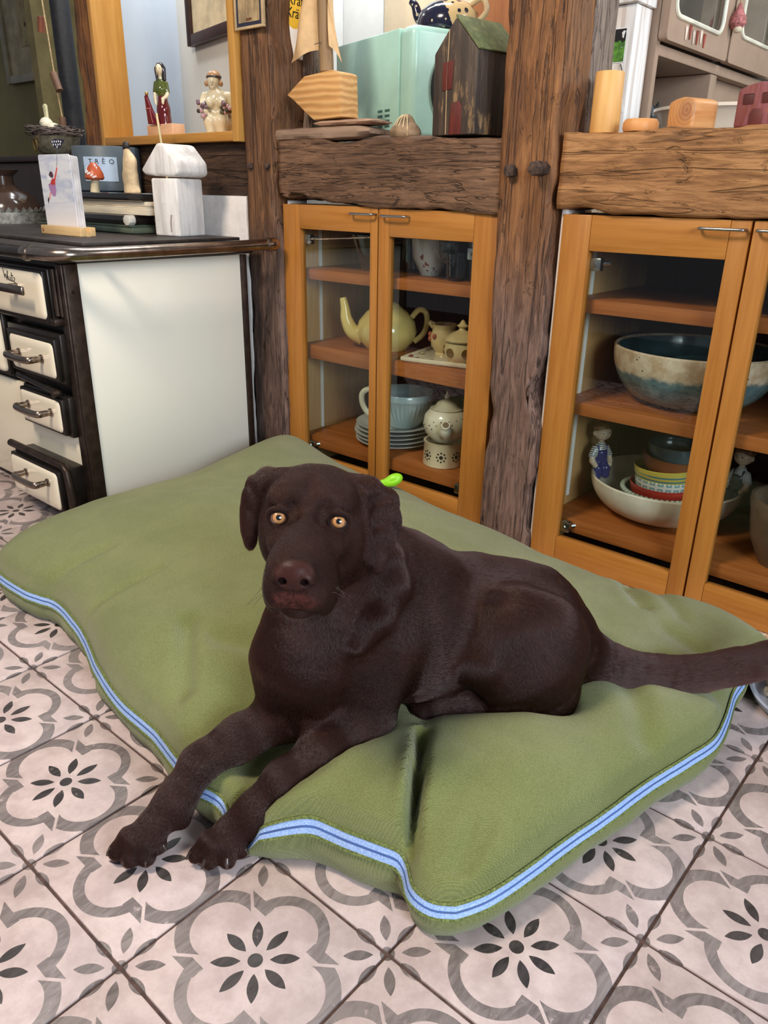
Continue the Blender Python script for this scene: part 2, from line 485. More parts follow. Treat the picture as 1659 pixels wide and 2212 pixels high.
# ------------------------------------------------------------------ timber frame wall
def timber(name, parent, p0, p1, sx, y0, y1, mat, axis, seed, amp=0.006, waney=0.012, taper=1.0):
    """squared oak timber with worn, wandering faces; p0,p1 = centre line ends in (x,z); sx = visible width"""
    p0 = np.array(p0, float); p1 = np.array(p1, float); L = np.linalg.norm(p1 - p0); d = (p1 - p0) / L; q = np.array((d[1], -d[0]))
    m = int(L / 0.011) + 2; hw, hd = sx / 2, (y1 - y0) / 2
    na, nb = max(6, int(sx / 0.010)), max(4, int((y1 - y0) / 0.016))
    ring = [(-hw + sx * i / na, -hd) for i in range(na)] + [(hw, -hd + 2 * hd * i / nb) for i in range(nb)] + [(hw - sx * i / na, hd) for i in range(na)] + [(-hw, hd - 2 * hd * i / nb) for i in range(nb)]
    ring = np.array(ring); n = len(ring)
    rc = 0.006                                                          # rounded arrises
    e = np.stack([np.clip(np.abs(ring[:, 0]) - (hw - rc), 0, None), np.clip(np.abs(ring[:, 1]) - (hd - rc), 0, None)], 1)
    both = (e > 0).all(1); ring = ring - np.sign(ring) * e * both[:, None] * 0.35
    s = np.linspace(0, L, m); A, B = np.meshgrid(s, np.arange(n), indexing='ij')
    a = ring[B.ravel().astype(int), 0]; b = ring[B.ravel().astype(int), 1]; t = A.ravel()
    wob = np.stack([fbm(np.stack([t * 3.1, t * 0 + seed, t * 0 + 5], 1), 3, 11), fbm(np.stack([t * 2.7, t * 0 + seed, t * 0 + 9], 1), 3, 12)], 1)
    P3 = np.stack([a * 22, b * 22, t * 5 + seed * 7], 1)
    nz = fbm(P3, 4, 3); fine = fbm(P3 * np.array((4, 4, 3.0)), 3, 8)
    edge = (np.abs(a) > hw - 0.016).astype(float)
    sc = 1 + (taper - 1) * t / L
    ww = fbm(np.stack([t * 8, np.sign(a) * 3 + seed, t * 0], 1), 3, 21)
    a2 = a * sc + wob[:, 0] * 0.004 + np.sign(a) * edge * np.minimum(ww, 0.2) * waney + np.where(np.abs(a) >= hw - 1e-4, np.sign(a), 0) * (nz * amp * 0.6 + fine * amp * 0.3)
    b2 = b + np.where(b < 0, 1, 0) * (-(nz * amp * 0.55 + fine * amp * 0.35)) 
    x = p0[0] + d[0] * t + q[0] * a2; zz = p0[1] + d[1] * t + q[1] * a2; yy = (y0 + y1) / 2 + b2
    V = np.stack([x, yy, zz], 1)
    F = [(i * n + k, i * n + (k + 1) % n, (i + 1) * n + (k + 1) % n, (i + 1) * n + k) for i in range(m - 1) for k in range(n)]
    F += [tuple(range(n - 1, -1, -1)), tuple(range((m - 1) * n, m * n))]
    o = obj(name, (V, F), mat, parent, angle=180)
    bm = bmesh.new(); bm.from_mesh(o.data); bmesh.ops.recalc_face_normals(bm, faces=bm.faces); bm.to_mesh(o.data); bm.free()
    return o

T_POST_A = timber_mat('oak_post_by_range', (78, 50, 32), (122, 84, 54), (158, 112, 74), 'Z', ((66, 52, 48), (126, 100, 88)), 1.0)
T_POST_B = timber_mat('oak_post_between_cabinets', (92, 58, 34), (146, 98, 58), (178, 126, 80), 'Z', ((70, 52, 46), (138, 108, 94)), 2.0)
T_POST_C = timber_mat('oak_post_by_doorway', (70, 42, 24), (134, 86, 46), (160, 106, 60), 'Z', None, 3.0)
T_BEAM_L = timber_mat('oak_beam_carved', (86, 62, 46), (138, 102, 76), (164, 126, 98), 'X', None, 4.0, 1.0, wavy=2.2)
T_BEAM_R = timber_mat('oak_beam_tan', (108, 70, 40), (172, 122, 76), (190, 142, 94), 'X', None, 5.0, 0.7)
T_BEAM_D = timber_mat('oak_beam_dark', (48, 34, 26), (84, 60, 44), (104, 76, 56), 'X', None, 6.0)
T_GRAY = timber_mat('oak_weathered', (104, 86, 74), (158, 138, 122), (184, 166, 150), 'Z', None, 7.0, 0.8)
M_PLASTER = plain('lime_plaster', (226, 218, 212), 0.85, var=0.06, scale=14, bump=0.004)
M_PEG = plain('oak_peg', (70, 52, 42), 0.8, var=0.45, scale=90, bump=0.003)

wall = thing('wall_back', (0, 0, 0), kind='structure')
pA = timber('timber_post', wall, (-1.270, 0.0), (-1.278, 1.45), 0.136, 0.955, 1.075, T_POST_A, 'Z', 1.3, taper=0.70)
pB = timber('timber_post', wall, (-0.472, 0.006), (-0.498, 1.45), 0.122, 0.951, 1.075, T_POST_B, 'Z', 2.2, 0.007, 0.016)
pC = timber('timber_post', wall, (-2.050, 0.0), (-2.032, 1.6), 0.120, 0.955, 1.040, T_POST_C, 'Z', 3.7, 0.007)
pG = timber('timber_post', wall, (-0.468, 0.862), (-0.490, 1.45), 0.100, 1.045, 1.13, T_GRAY, 'Z', 4.1, 0.009, 0.02)
bL = timber('timber_beam', wall, (-1.208, 0.797), (-0.540, 0.793), 0.142, 0.960, 1.085, T_BEAM_L, 'X', 5.9, 0.008, 0.010)
bR = timber('timber_beam', wall, (-0.418, 0.797), (0.75, 0.803), 0.136, 0.957, 1.085, T_BEAM_R, 'X', 6.5)
bD = timber('timber_beam', wall, (-1.990, 0.808), (-1.334, 0.806), 0.136, 0.972, 1.08, T_BEAM_D, 'X', 7.7)
pD = timber('timber_post', wall, (-1.250, 0.866), (-1.240, 1.45), 0.120, 1.06, 1.13, T_GRAY, 'Z', 9.3, 0.008, 0.015)
def peg(parent, x, z, y, r, h, seed):
    rnd = random.Random(seed)
    poly = [(x + r * rnd.uniform(0.85, 1.1) * math.cos(a * math.pi / 3 + 0.3), z + r * rnd.uniform(0.85, 1.1) * math.sin(a * math.pi / 3 + 0.3)) for a in range(6)]
    obj('wooden_peg', tr(prism(poly, h, 'Y', 0.0015), (0, y, 0)), M_PEG, parent)
peg(pA, -1.306, 0.815, 0.952, 0.009, 0.016, 1); peg(pA, -1.240, 0.815, 0.952, 0.009, 0.016, 2)
peg(pB, -0.518, 0.801, 0.943, 0.013, 0.020, 3); peg(pB, -0.448, 0.805, 0.932, 0.015, 0.040, 4)
obj('plaster_panel', box(-2.0, -1.338, 0.956, 1.06, 0.0, 0.743, 0.006), M_PLASTER, wall)
obj('plaster_strip', box(-0.4165, -0.404, 0.975, 1.05, 0.0, 0.735, 0.003), M_PLASTER, wall)
obj('plaster_strip', box(-1.2075, -1.2035, 0.985, 1.05, 0.0, 0.735, 0.001), M_PLASTER, wall)

def terrazzo():
    m = Mat('speckled_stone', 0.6); a = m.voro(120); n = m.noise(70, 4, 0.7)
    c = m.mix((196, 160, 128), (226, 202, 180), n.ramp(0.35, 0.65)); c = m.mix(c, (150, 92, 60), a.ramp(0.28, 0.12) * n.ramp(0.5, 0.62))
    m.base(c); m.bump(a, 0.002); return m.m
tr1 = obj('trim_1', box(-1.2, 0.75, 0.872, 1.0, -0.002, 0.004, 0.002), terrazzo(), smooth=False); tag(tr1, kind='structure')

# ------------------------------------------------------------------ inner window and the rooms seen through the frame
M_FRAME = wood('beech_frame', (176, 122, 52), (204, 152, 78), 'Z', 0.45)
M_FRAMEX = wood('beech_frame_rail', (164, 110, 44), (190, 136, 64), 'X', 0.45)
win = thing('window_1', (0, 0, 0), kind='structure')
obj('jamb', box(-1.990, -1.972, 0.943, 1.045, 0.872, 1.5, 0.002), M_FRAME, win)
obj('jamb', box(-1.362, -1.336, 0.943, 1.01, 0.872, 1.5, 0.002), M_FRAME, win)
obj('sill', box(-1.972, -1.362, 0.943, 1.16, 0.874, 0.897, 0.002), M_FRAMEX, win)
M_BLUE = plain('pale_blue_paint', (220, 230, 240), 0.7, var=0.03, scale=3)
M_GREY = plain('warm_grey_paint', (230, 228, 220), 0.7, var=0.03, scale=3)
alc = thing('wall_alcove', (0, 0, 0), kind='structure')
obj('blue_panel', box(-2.78, -2.265, 1.45, 1.47, 0.85, 1.9), M_BLUE, alc, smooth=False)
obj('grey_panel', tr(box(0, 1.0, 0, 0.02, 0.85, 1.9), (-2.265, 1.45, 0), -0.25), M_GREY, alc, smooth=False)
far = obj('wall_far', box(-9.0, -2.9, 2.2, 2.25, -0.002, 2.9), plain('olive_wall', (122, 112, 72), 0.8, var=0.1, scale=2), smooth=False); tag(far, kind='structure')
lside = obj('wall_divider', box(-3.25, -3.2, 1.4, 2.2, 0, 2.2), plain('olive_wall_side', (116, 104, 66), 0.8), smooth=False); tag(lside, kind='structure')
kb = obj('wall_kitchen_back', box(-0.9, 2.4, 2.62, 2.68, -0.002, 2.9), plain('cream_plaster', (214, 206, 190), 0.8), smooth=False); tag(kb, kind='structure')
kit = thing('wall_kitchen', (0, 0, 0), kind='structure')
M_WHITE = plain('white_lacquer', (236, 236, 234), 0.35, var=0.02); M_CREAM = plain('cream_lacquer', (226, 206, 176), 0.4, var=0.03)
obj('white_panel', box(-2.2, -1.6975, 1.70, 1.74, 0.0, 2.0, 0.002), M_WHITE, kit)
obj('white_panel', box(-1.6935, -1.5185, 1.70, 1.74, 0.0, 2.0, 0.002), M_WHITE, kit)
obj('cream_panel', box(-1.5145, -1.150, 1.70, 1.74, 0.0, 2.0, 0.002), M_CREAM, kit)
obj('brown_panel', box(-1.146, -0.88, 1.66, 1.74, 0.0, 2.0, 0.002), wood('brown_panelling', (140, 84, 50), (166, 106, 66), 'Z'), kit)

# ------------------------------------------------------------------ cabinets
M_DOOR = wood('honey_door_wood', (158, 98, 36), (182, 122, 54), 'Z', 0.40, 1.0, 0.0004, 0.45)
M_RAIL = wood('honey_rail_wood', (158, 98, 36), (182, 122, 54), 'X', 0.40, 1.0, 0.0004, 0.45)
M_SHELF = wood('red_brown_shelf', (150, 80, 34), (182, 106, 52), 'X', 0.45)
M_CARC = wood('cabinet_side', (168, 122, 74), (196, 152, 100), 'Z', 0.5)
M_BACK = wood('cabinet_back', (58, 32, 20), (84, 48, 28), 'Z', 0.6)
M_STEEL = plain('brushed_steel', (176, 176, 176), 0.28, 1.0, 0.05)
M_STRIP = plain('white_pilaster', (232, 228, 224), 0.5, var=0.03)
M_PANE = glass_mat('cabinet_glass', (244, 248, 246), 1.15)
def door(cab, x0, x1, z0, z1, ls, rs, tp, bt, hx0, hx1, hz, hinge_left):
    d = thing('door', (x0 if hinge_left else x1, 0.98, z0), parent=cab); O = Vector(d.location)
    def part(n, vf, m): return obj(n, tr(vf, tuple(-O)), m, d)
    part('stile', box(x0, x0 + ls, 0.969, 0.990, z0, z1, 0.0016), M_DOOR)
    part('stile', box(x1 - rs, x1, 0.969, 0.990, z0, z1, 0.0016), M_DOOR)
    part('rail', box(x0 + ls + 0.0004, x1 - rs - 0.0004, 0.9695, 0.990, z1 - tp, z1, 0.0014), M_RAIL)
    part('rail', box(x0 + ls + 0.0004, x1 - rs - 0.0004, 0.9695, 0.990, z0, z0 + bt, 0.0014), M_RAIL)
    part('glass_pane', box(x0 + ls - 0.003, x1 - rs + 0.003, 0.980, 0.983, z0 + bt - 0.003, z1 - tp + 0.003), M_PANE)
    hp = [(hx0, 0.969, hz), (hx0 + 0.001, 0.957, hz), (hx0 + 0.006, 0.9525, hz), ((hx0 + hx1) / 2, 0.951, hz), (hx1 - 0.006, 0.9525, hz), (hx1 - 0.001, 0.957, hz), (hx1, 0.969, hz)]
    part('handle', tube(spline(hp, 26), 0.0027, 10), M_STEEL)
    hx = x0 + ls + 0.012 if hinge_left else x1 - rs - 0.012
    for zz in (z0 + bt + 0.022, z1 - tp - 0.025):
        part('hinge', join(box(hx - 0.012, hx + 0.010, 0.984, 0.999, zz - 0.012, zz + 0.012, 0.002), tube([(hx - 0.004, 0.985, zz), (hx + 0.016, 1.01, zz + 0.002)], 0.005, 8)), M_STEEL)
    return d
def cabinet(x0, x1, zb, label, shelves):
    c = thing('glass_door_cabinet', (x0, 0.99, 0.005), label, 'cabinet'); O = Vector(c.location)
    def part(n, vf, m): return obj(n, tr(vf, tuple(-O)), m, c)
    part('side_panel', box(x0 + 0.002, x0 + 0.020, 0.9925, 1.36, 0.006, 0.728, 0.001), M_CARC)
    part('side_panel', box(x1 - 0.020, x1 - 0.002, 0.9925, 1.36, 0.006, 0.728, 0.001), M_CARC)
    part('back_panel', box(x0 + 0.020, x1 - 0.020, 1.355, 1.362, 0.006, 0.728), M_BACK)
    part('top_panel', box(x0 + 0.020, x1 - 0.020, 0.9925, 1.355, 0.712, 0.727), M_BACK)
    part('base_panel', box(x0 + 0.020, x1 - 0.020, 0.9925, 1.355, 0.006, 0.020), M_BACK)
    for s0, s1, f in shelves: part('shelf', box(x0 + 0.0215, x1 - 0.0215, f, 1.3545, s0, s1, 0.0015), M_SHELF)
    part('shelf_strip', box(x0 + 0.0205, x0 + 0.0235, 1.075, 1.085, 0.122, 0.71), M_STRIP)
    return c
cabL = cabinet(-1.209, -0.547, 0, 'glass-fronted honey wood cabinet holding yellow teapot and stacked plates', [(0.088, 0.120, 1.003), (0.338, 0.374, 1.003), (0.545, 0.571, 1.003)])
for args in ((-1.208, -0.8855, 0.012, 0.727, 0.060, 0.0225, 0.057, 0.064, -0.961, -0.883 - 0.006, 0.711, True), (-0.8815, -0.548, 0.012, 0.724, 0.031, 0.067, 0.060, 0.064, -0.864, -0.790, 0.709, False)):
    d = door(cabL, *args); d.location = Vector(d.location) - cabL.location
cabR = cabinet(-0.410, 0.300, 0, 'glass-fronted honey wood cabinet holding blue and white bowls', [(0.070, 0.100, 1.003), (0.334, 0.361, 1.003), (0.543, 0.570, 1.003)])
for args in ((-0.409, -0.0605, 0.006, 0.726, 0.060, 0.033, 0.064, 0.058, -0.142, -0.066, 0.711, True), (-0.0565, 0.299, 0.006, 0.726, 0.033, 0.060, 0.064, 0.058, -0.047, 0.030, 0.711, False)):
    d = door(cabR, *args); d.location = Vector(d.location) - cabR.location

# ------------------------------------------------------------------ cooking range
M_ENAMEL = Mat('white_enamel', 0.22, 0, 0.5, 0.3).base((238, 234, 220)).m
M_CREAMEN = Mat('cream_enamel', 0.18, 0, 0.5, 0.5).base((236, 224, 200)).m
M_IRON = plain('dark_iron', (70, 57, 50), 0.42, 0.75, 0.2, 30, 0.0003)
M_IRONB = plain('black_iron', (46, 40, 36), 0.36, 0.6, 0.2, 20, 0.0003)
M_RAILM = plain('worn_steel_rail', (152, 138, 126), 0.24, 1.0, 0.15, 24)
M_HAND = plain('handle_steel', (142, 128, 116), 0.28, 1.0, 0.1)
M_PLATE = plain('cast_iron_plate', (66, 58, 54), 0.5, 0.5, 0.2, 25, 0.0004)
stv = thing('cooking_range', (-1.28, 0.40, 0.0), 'old white enamelled solid fuel cooking range with steel rail', 'stove'); SO = Vector(stv.location)
def sp(n, vf, m, parent=None, label=None, smooth=True): return obj(n, tr(vf, tuple(-SO)), m, parent or stv, label=label, smooth=smooth)
SX = -1.28
sp('body', box(-2.45, SX - 0.006, 0.408, 0.895, 0.004, 0.602), M_IRONB, label='black iron body')
sp('side_panel', box(SX - 0.0055, SX, 0.431, 0.880, 0.022, 0.604, 0.0015), M_ENAMEL)
sp('corner_strip', join(box(SX - 0.0055, SX + 0.0035, 0.398, 0.4305, 0.0, 0.604, 0.002), box(SX - 0.034, SX - 0.006, 0.396, 0.4075, 0.0, 0.604, 0.003)), M_IRON, label='dark iron corner strip')
sp('corner_strip', box(SX - 0.0055, SX + 0.003, 0.8805, 0.900, 0.0, 0.604, 0.002), M_IRON)
sp('rivet', disc((SX + 0.0036, 0.413, 0.545), 0.0045, (1, 0, 0), 0.001), M_IRONB)
sp('front_panel', box(-2.45, SX - 0.035, 0.398, 0.4075, 0.02, 0.30, 0.002), M_CREAMEN, label='cream enamelled front panel')
sp('cooktop', box(-2.46, SX + 0.012, 0.385, 0.918, 0.606, 0.636, 0.005), M_PLATE)
sp('hot_plate', box(-2.40, SX - 0.02, 0.46, 0.90, 0.6365, 0.6445, 0.002), M_PLATE)
# rail with a rounded corner, end cap and a black sleeve on the front run
zr = 0.627; rp = [(-2.45, 0.352, zr - 0.006), (-1.75, 0.352, zr - 0.004), (-1.345, 0.352, zr - 0.002)]
rail_pts = [(-1.318, 0.352, zr), (-1.27, 0.354, zr), (-1.233, 0.372, zr), (-1.216, 0.415, zr), (-1.210, 0.55, zr + 0.001), (-1.204, 0.75, zr + 0.003), (-1.198, 0.90, zr + 0.005)]
sp('rail', tube(spline(rail_pts, 60), 0.0135, 20), M_RAILM)
sp('rail', tube(rp, 0.0125, 16), M_IRONB, label='black front run of the rail')
sp('rail_collar', tube([(-1.345, 0.352, zr - 0.001), (-1.336, 0.352, zr - 0.001), (-1.328, 0.352, zr), (-1.318, 0.352, zr)], [0.0155, 0.017, 0.017, 0.0145], 20), M_RAILM)
sp('rail_cap', tube([(-1.1985, 0.898, zr + 0.005), (-1.198, 0.903, zr + 0.005), (-1.1975, 0.926, zr + 0.005), (-1.197, 0.936, zr + 0.005)], [0.0145, 0.0165, 0.0165, 0.012], 18), M_RAILM)
for yy in (0.47, 0.86):
    sp('rail_bracket', tube([(-1.29, yy, 0.618), (-1.25, yy, 0.620), (-1.207, yy, zr)], 0.008, 10), M_IRON)
def pillow_panel(x0, x1, z0, z1, yb, yf, r=0.02):
    """enamel door front: a plate with softly rolled edges"""
    n = 14; m = 8; V = []; F = []
    def outline(ins):
        a, b, c, d = x0 + ins, x1 - ins, z0 + ins, z1 - ins; rr = max(0.004, 0.012 - ins * 0.3); pts = []
        for cx, cz, a0 in ((b - rr, d - rr, 0), (a + rr, d - rr, 90), (a + rr, c + rr, 180), (b - rr, c + rr, 270)):
            for k in range(5):
                t = math.radians(a0 + 22.5 * k); pts.append((cx + rr * math.cos(t), cz + rr * math.sin(t)))
        return pts
    levels = [(0.0, yb), (0.0, yb + (yf - yb) * 0.25)] + [(r * (1 - math.cos(t)), yb + (yf - yb) * (0.25 + 0.75 * math.sin(t))) for t in np.linspace(0.2, math.pi / 2, 6)]
    k = 20
    for ins, y in levels: V += [(px, y, pz) for px, pz in outline(ins)]
    for i in range(len(levels) - 1):
        for j in range(k): F.append((i * k + j, (i + 1) * k + j, (i + 1) * k + (j + 1) % k, i * k + (j + 1) % k))
    F.append(tuple(range(k))); F.append(tuple(reversed(range((len(levels) - 1) * k, len(levels) * k))))
    bm = bmesh.new(); vs = [bm.verts.new(p) for p in V]
    for f in F: bm.faces.new([vs[q] for q in f])
    bmesh.ops.recalc_face_normals(bm, faces=bm.faces); return bm_vf(bm)
def range_door(name, x0, x1, z0, z1, yf, yb, hx0, hx1, hz, frame=(0.018, 0.016, 0.012, 0.012), two=True):
    fr = sp(name, join(box(x0 - frame[0], x1 + frame[1], yb, 0.400, z0 - frame[2], z1 + frame[3], 0.004),
                       box(x0 - frame[0] * 0.4, x1 + frame[1] * 0.45, (yb + yf) / 2 - 0.003, yb + 0.002, z0 - frame[2] * 0.5, z1 + frame[3] * 0.5, 0.003)), M_IRONB)
    def cp(n, vf, m): return obj(n, tr(vf, tuple(-SO)), m, fr)
    cp('enamel_front', pillow_panel(x0, x1, z0, z1, (yb + yf) / 2 - 0.001, yf), M_CREAMEN)
    fy = yf - 0.034
    if two:
        cp('handle', tube(spline([(hx0, yf, hz), (hx0, yf - 0.018, hz), (hx0 + 0.004, fy, hz), ((hx0 + hx1) / 2, fy - 0.002, hz - 0.001), (hx1 - 0.004, fy, hz), (hx1, yf - 0.018, hz), (hx1, yf, hz)], 34), [0.0052 + 0.0016 * abs(math.sin(3.1 * q / 33)) for q in range(34)], 10, flat=1.25), M_HAND)
        for hx in (hx0, hx1): cp('rosette', tube([(hx, yf + 0.002, hz), (hx, yf - 0.003, hz), (hx, yf - 0.005, hz)], [0.010, 0.010, 0.006], 14), M_HAND)
    else:
        cp('handle', join(box(hx0, hx1, yf - 0.032, yf - 0.024, hz - 0.009, hz + 0.010, 0.003), box(hx0 + 0.02, hx0 + 0.035, yf - 0.026, yf + 0.002, hz - 0.005, hz + 0.008, 0.002)), M_HAND)
    return fr
d1 = range_door('fire_door', -1.66, -1.329, 0.484, 0.583, 0.366, 0.384, -1.47, -1.352, 0.546, (0.01, 0.002, 0.016, 0.010), False)
d2 = range_door('ash_door', -1.532, -1.323, 0.352, 0.432, 0.366, 0.382, -1.482, -1.372, 0.393, (0.030, 0.016, 0.014, 0.022))
d3 = range_door('soot_door', -1.524, -1.330, 0.222, 0.298, 0.366, 0.382, -1.478, -1.366, 0.268, (0.004, 0.022, 0.010, 0.012))
d4 = range_door('drawer', -1.560, -1.326, 0.036, 0.130, 0.330, 0.350, -1.470, -1.362, 0.103, (0.004, 0.014, 0.004, 0.012))
sp('oven_door', join(box(-2.2, -1.592, 0.384, 0.400, 0.315, 0.47, 0.004)), M_IRONB)
sp('oven_front', pillow_panel(-2.19, -1.600, 0.325, 0.462, 0.386, 0.368), M_CREAMEN)
sp('hinge_post', join(tube([(-1.317, 0.392, 0.492), (-1.317, 0.392, 0.592)], 0.006, 10), tube([(-1.302, 0.394, 0.492), (-1.302, 0.394, 0.592)], 0.004, 10)), M_IRON)
sp('ledge', box(-1.345, -1.302, 0.374, 0.398, 0.472, 0.487, 0.003), M_IRON)
sp('grate_bar', tube([(-1.525, 0.374, 0.332), (-1.33, 0.374, 0.318)], 0.0075, 12), M_IRONB)
sp('screw', tube([(-1.335, 0.374, 0.318), (-1.335, 0.360, 0.318)], [0.009, 0.008], 14), M_IRON)
sp('drawer_bar', tube([(-1.585, 0.352, 0.150), (-1.318, 0.352, 0.148), (-1.306, 0.352, 0.138), (-1.300, 0.353, 0.09), (-1.297, 0.353, 0.02)], 0.0095, 12), M_IRON)
# hand-lettered enamel inscription
def stroke(pts, r, x, z, s, y):
    return tube([(x + s * px, y, z + s * pz) for px, pz in spline(pts, max(6, len(pts) * 5))], r, 6)
let = join(*[stroke(p, 0.0007, -1.497, 0.557, 0.0098, 0.3655) for p in (
    [(1.6, 3.0), (0.6, 2.9), (0.0, 2.8)], [(0.0, 2.8), (0.15, 1.5), (0.5, 0.5)], [(0.5, 0.5), (0.8, 1.4), (1.2, 1.2), (1.3, 0.1)],
    [(1.3, 0.1), (2.0, 1.6), (2.2, 2.2), (2.0, 2.0), (2.0, 0.3), (2.5, 0.4)], [(2.5, 1.0), (2.6, 0.2), (3.2, 0.2), (3.4, 1.0)], [(3.4, 1.0), (3.5, 0.1), (4.0, 0.2)],
    [(4.0, 2.0), (4.1, 0.6), (4.3, 0.0), (4.7, 0.1)], [(3.6, 1.4), (4.7, 1.3)], [(4.7, 0.9), (5.4, 0.8), (4.9, 0.0), (5.3, -0.2), (6.2, -0.35)])])
obj('inscription', tr(let, tuple(-SO)), plain('black_glaze', (20, 18, 18), 0.4), stv)
# ================================================================== things on the range
ZT = 0.6446
M_PINE = wood('pale_pine', (206, 168, 112), (228, 194, 142), 'X', 0.5)
M_PAPER = plain('paper_white', (238, 238, 238), 0.7, var=0.02)
st = thing('card_stand', (-1.600, 0.590, ZT), 'small pale pine stand holding the umbrella card', 'card stand')
obj('base', join(box(-0.098, 0.098, -0.021, -0.004, 0, 0.021, 0.0015), box(-0.098, 0.098, 0.006, 0.021, 0, 0.021, 0.0015), box(-0.098, 0.098, -0.005, 0.007, 0, 0.010)), M_PINE, st)
obj('nail', disc((-0.086, -0.0212, 0.010), 0.004, (0, -1, 0), 0.001), plain('nail_head', (150, 100, 50), 0.5), st)
def rounded(w_, h_, r=0.007):
    P = []
    for cx, cz, a0 in ((w_ / 2 - r, h_ - r, 0), (-w_ / 2 + r, h_ - r, 90), (-w_ / 2 + r, r, 180), (w_ / 2 - r, r, 270)):
        for k in range(5): t = math.radians(a0 + 22.5 * k); P.append((cx + r * math.cos(t), cz + r * math.sin(t)))
    return P
def sky_print():
    m = Mat('printed_sky', 0.35); n = m.noise(22, 4, 0.6, (0.5, 1, 1.6), 1.0); g = m.xyz()[2]
    c = m.mix((226, 227, 232), (186, 194, 216), n.ramp(0.42, 0.66)); m.base(m.mix((234, 230, 232), c, g.ramp(0.02, 0.09))); return m.m
M_EDGE = plain('card_edge', (222, 222, 226), 0.6)
card = thing('illustrated_card', (-1.622, 0.591, ZT + 0.0105), 'white card with a girl in a red top holding a spotted umbrella', 'card')
obj('card_front', tr(prism(rounded(0.155, 0.176), 0.0022, 'Y'), (0, -0.0015, 0)), sky_print(), card, smooth=False)
for q in range(3):
    obj('card_sheet', tr(prism(rounded(0.155, 0.173 - 0.001 * q), 0.0016, 'Y'), (0.008 + 0.007 * q, 0.0013 + 0.0023 * q, 0)), M_EDGE, card, smooth=False)
def inkc(n, c): return plain(n, c, 0.6, var=0.05)
def patch(n, poly, mat, y=-0.0028): obj(n, tr(prism(poly, 0.0005, 'Y'), (0, y, 0)), mat, card, smooth=False)
K = 0.155 / 600.0
def cp(px, py): return ((px - 865) * K, (1222 - py) * K * 0.985)          # picture units of the drawing on the card
patch('umbrella', [cp(*q) for q in [(850, 415), (905, 405), (950, 395), (1000, 405), (1045, 400), (1120, 410), (1080, 440), (1030, 475), (965, 482), (905, 465)][::-1]], inkc('ink_navy', (30, 30, 52)))
for q in [(890, 422), (930, 420), (970, 422), (1010, 420), (1050, 424), (905, 446), (950, 448), (995, 448), (1035, 446), (970, 468)]:
    patch('umbrella_dot', [(cp(*q)[0] + 0.0024 * math.cos(t), cp(*q)[1] + 0.0024 * math.sin(t)) for t in np.linspace(0, 2 * math.pi, 9)[:-1]], M_PAPER, -0.0032)
patch('umbrella_handle', [cp(*q) for q in [(962, 480), (967, 480), (916, 640), (911, 640)]], inkc('ink_grey', (90, 90, 100)))
patch('arm', [cp(*q) for q in [(905, 640), (920, 655), (850, 765), (828, 745), (880, 680)]], inkc('ink_coral', (224, 96, 92)))
patch('top', [cp(*q) for q in [(770, 765), (800, 745), (845, 750), (840, 800), (780, 805), (745, 790)]], inkc('ink_red', (206, 62, 62)), -0.0031)
patch('skirt', [cp(*q) for q in [(700, 800), (760, 785), (840, 800), (838, 860), (815, 905), (770, 910), (725, 875)]], inkc('ink_mauve', (176, 130, 176)))
patch('head', [cp(*q) for q in [(745, 700), (775, 680), (810, 690), (822, 720), (800, 742), (765, 735), (735, 715)]], inkc('ink_plum', (86, 52, 66)))
patch('leg', [cp(*q) for q in [(715, 870), (735, 880), (690, 945), (672, 935)]], inkc('ink_pink', (232, 160, 150)))
patch('shoe', [cp(*q) for q in [(668, 918), (680, 930), (655, 980), (645, 950)]], inkc('ink_black', (30, 26, 32)))
patch('wing', [cp(*q) for q in [(700, 715), (770, 750), (745, 765), (690, 770)]], M_PAPER, -0.0029)

# a pile of trays and books
zc = ZT
def slab(name, label, x0, x1, y0, y1, h, mat, rz=0.0, cat='book', bev=0.003, parts=()):
    global zc
    t = thing(name, ((x0 + x1) / 2, (y0 + y1) / 2, zc), label, cat, rz)
    a, b = (x1 - x0) / 2, (y1 - y0) / 2
    obj('body', box(-a, a, -b, b, 0, h, bev), mat, t)
    for n, bx, mm in parts: obj(n, box(*bx), mm, t)
    zc += h + 0.0003
    return t
M_PAGES = plain('page_edges', (222, 208, 182), 0.8, var=0.06, scale=200, stretch=(0.05, 0.05, 1))
slab('baking_tray', 'green enamel tray at the bottom of the stack on the range', -2.05, -1.545, 0.74, 0.92, 0.022, plain('green_enamel', (92, 102, 86), 0.25, var=0.15), cat='tray', bev=0.007, parts=[('rim', (-0.252, 0.255, -0.094, 0.094, 0.017, 0.0217, 0.002), plain('green_rim', (70, 80, 66), 0.3))])
slab('folding_fan', 'flat black folded holder with a white octagonal end cap', -2.02, -1.55, 0.745, 0.90, 0.024, plain('black_gloss', (26, 22, 20), 0.12, coat=0.5), cat='holder', bev=0.006)
oc = obj('end_cap', tr(prism([(0.017 * math.cos(a * math.pi / 4 + 0.39), 0.014 * math.sin(a * math.pi / 4 + 0.39)) for a in range(8)], 0.02, 'Y', 0.002), (0.228, -0.080, 0.012)), plain('cap_white', (206, 202, 192), 0.5), bpy.data.objects['folding_fan'])
slab('book', 'cream book lying under the black tray in the stack', -1.99, -1.50, 0.755, 0.91, 0.0215, M_PAGES, 0.02, parts=[('cover', (-0.246, 0.246, -0.0785, 0.0785, 0.0185, 0.0212, 0.001), plain('book_cover', (232, 220, 196), 0.6))])
slab('serving_board', 'pale wooden board between the book and the black tray', -1.98, -1.495, 0.76, 0.915, 0.012, wood('board_wood', (206, 186, 156), (226, 210, 184), 'X'), -0.01, cat='board')
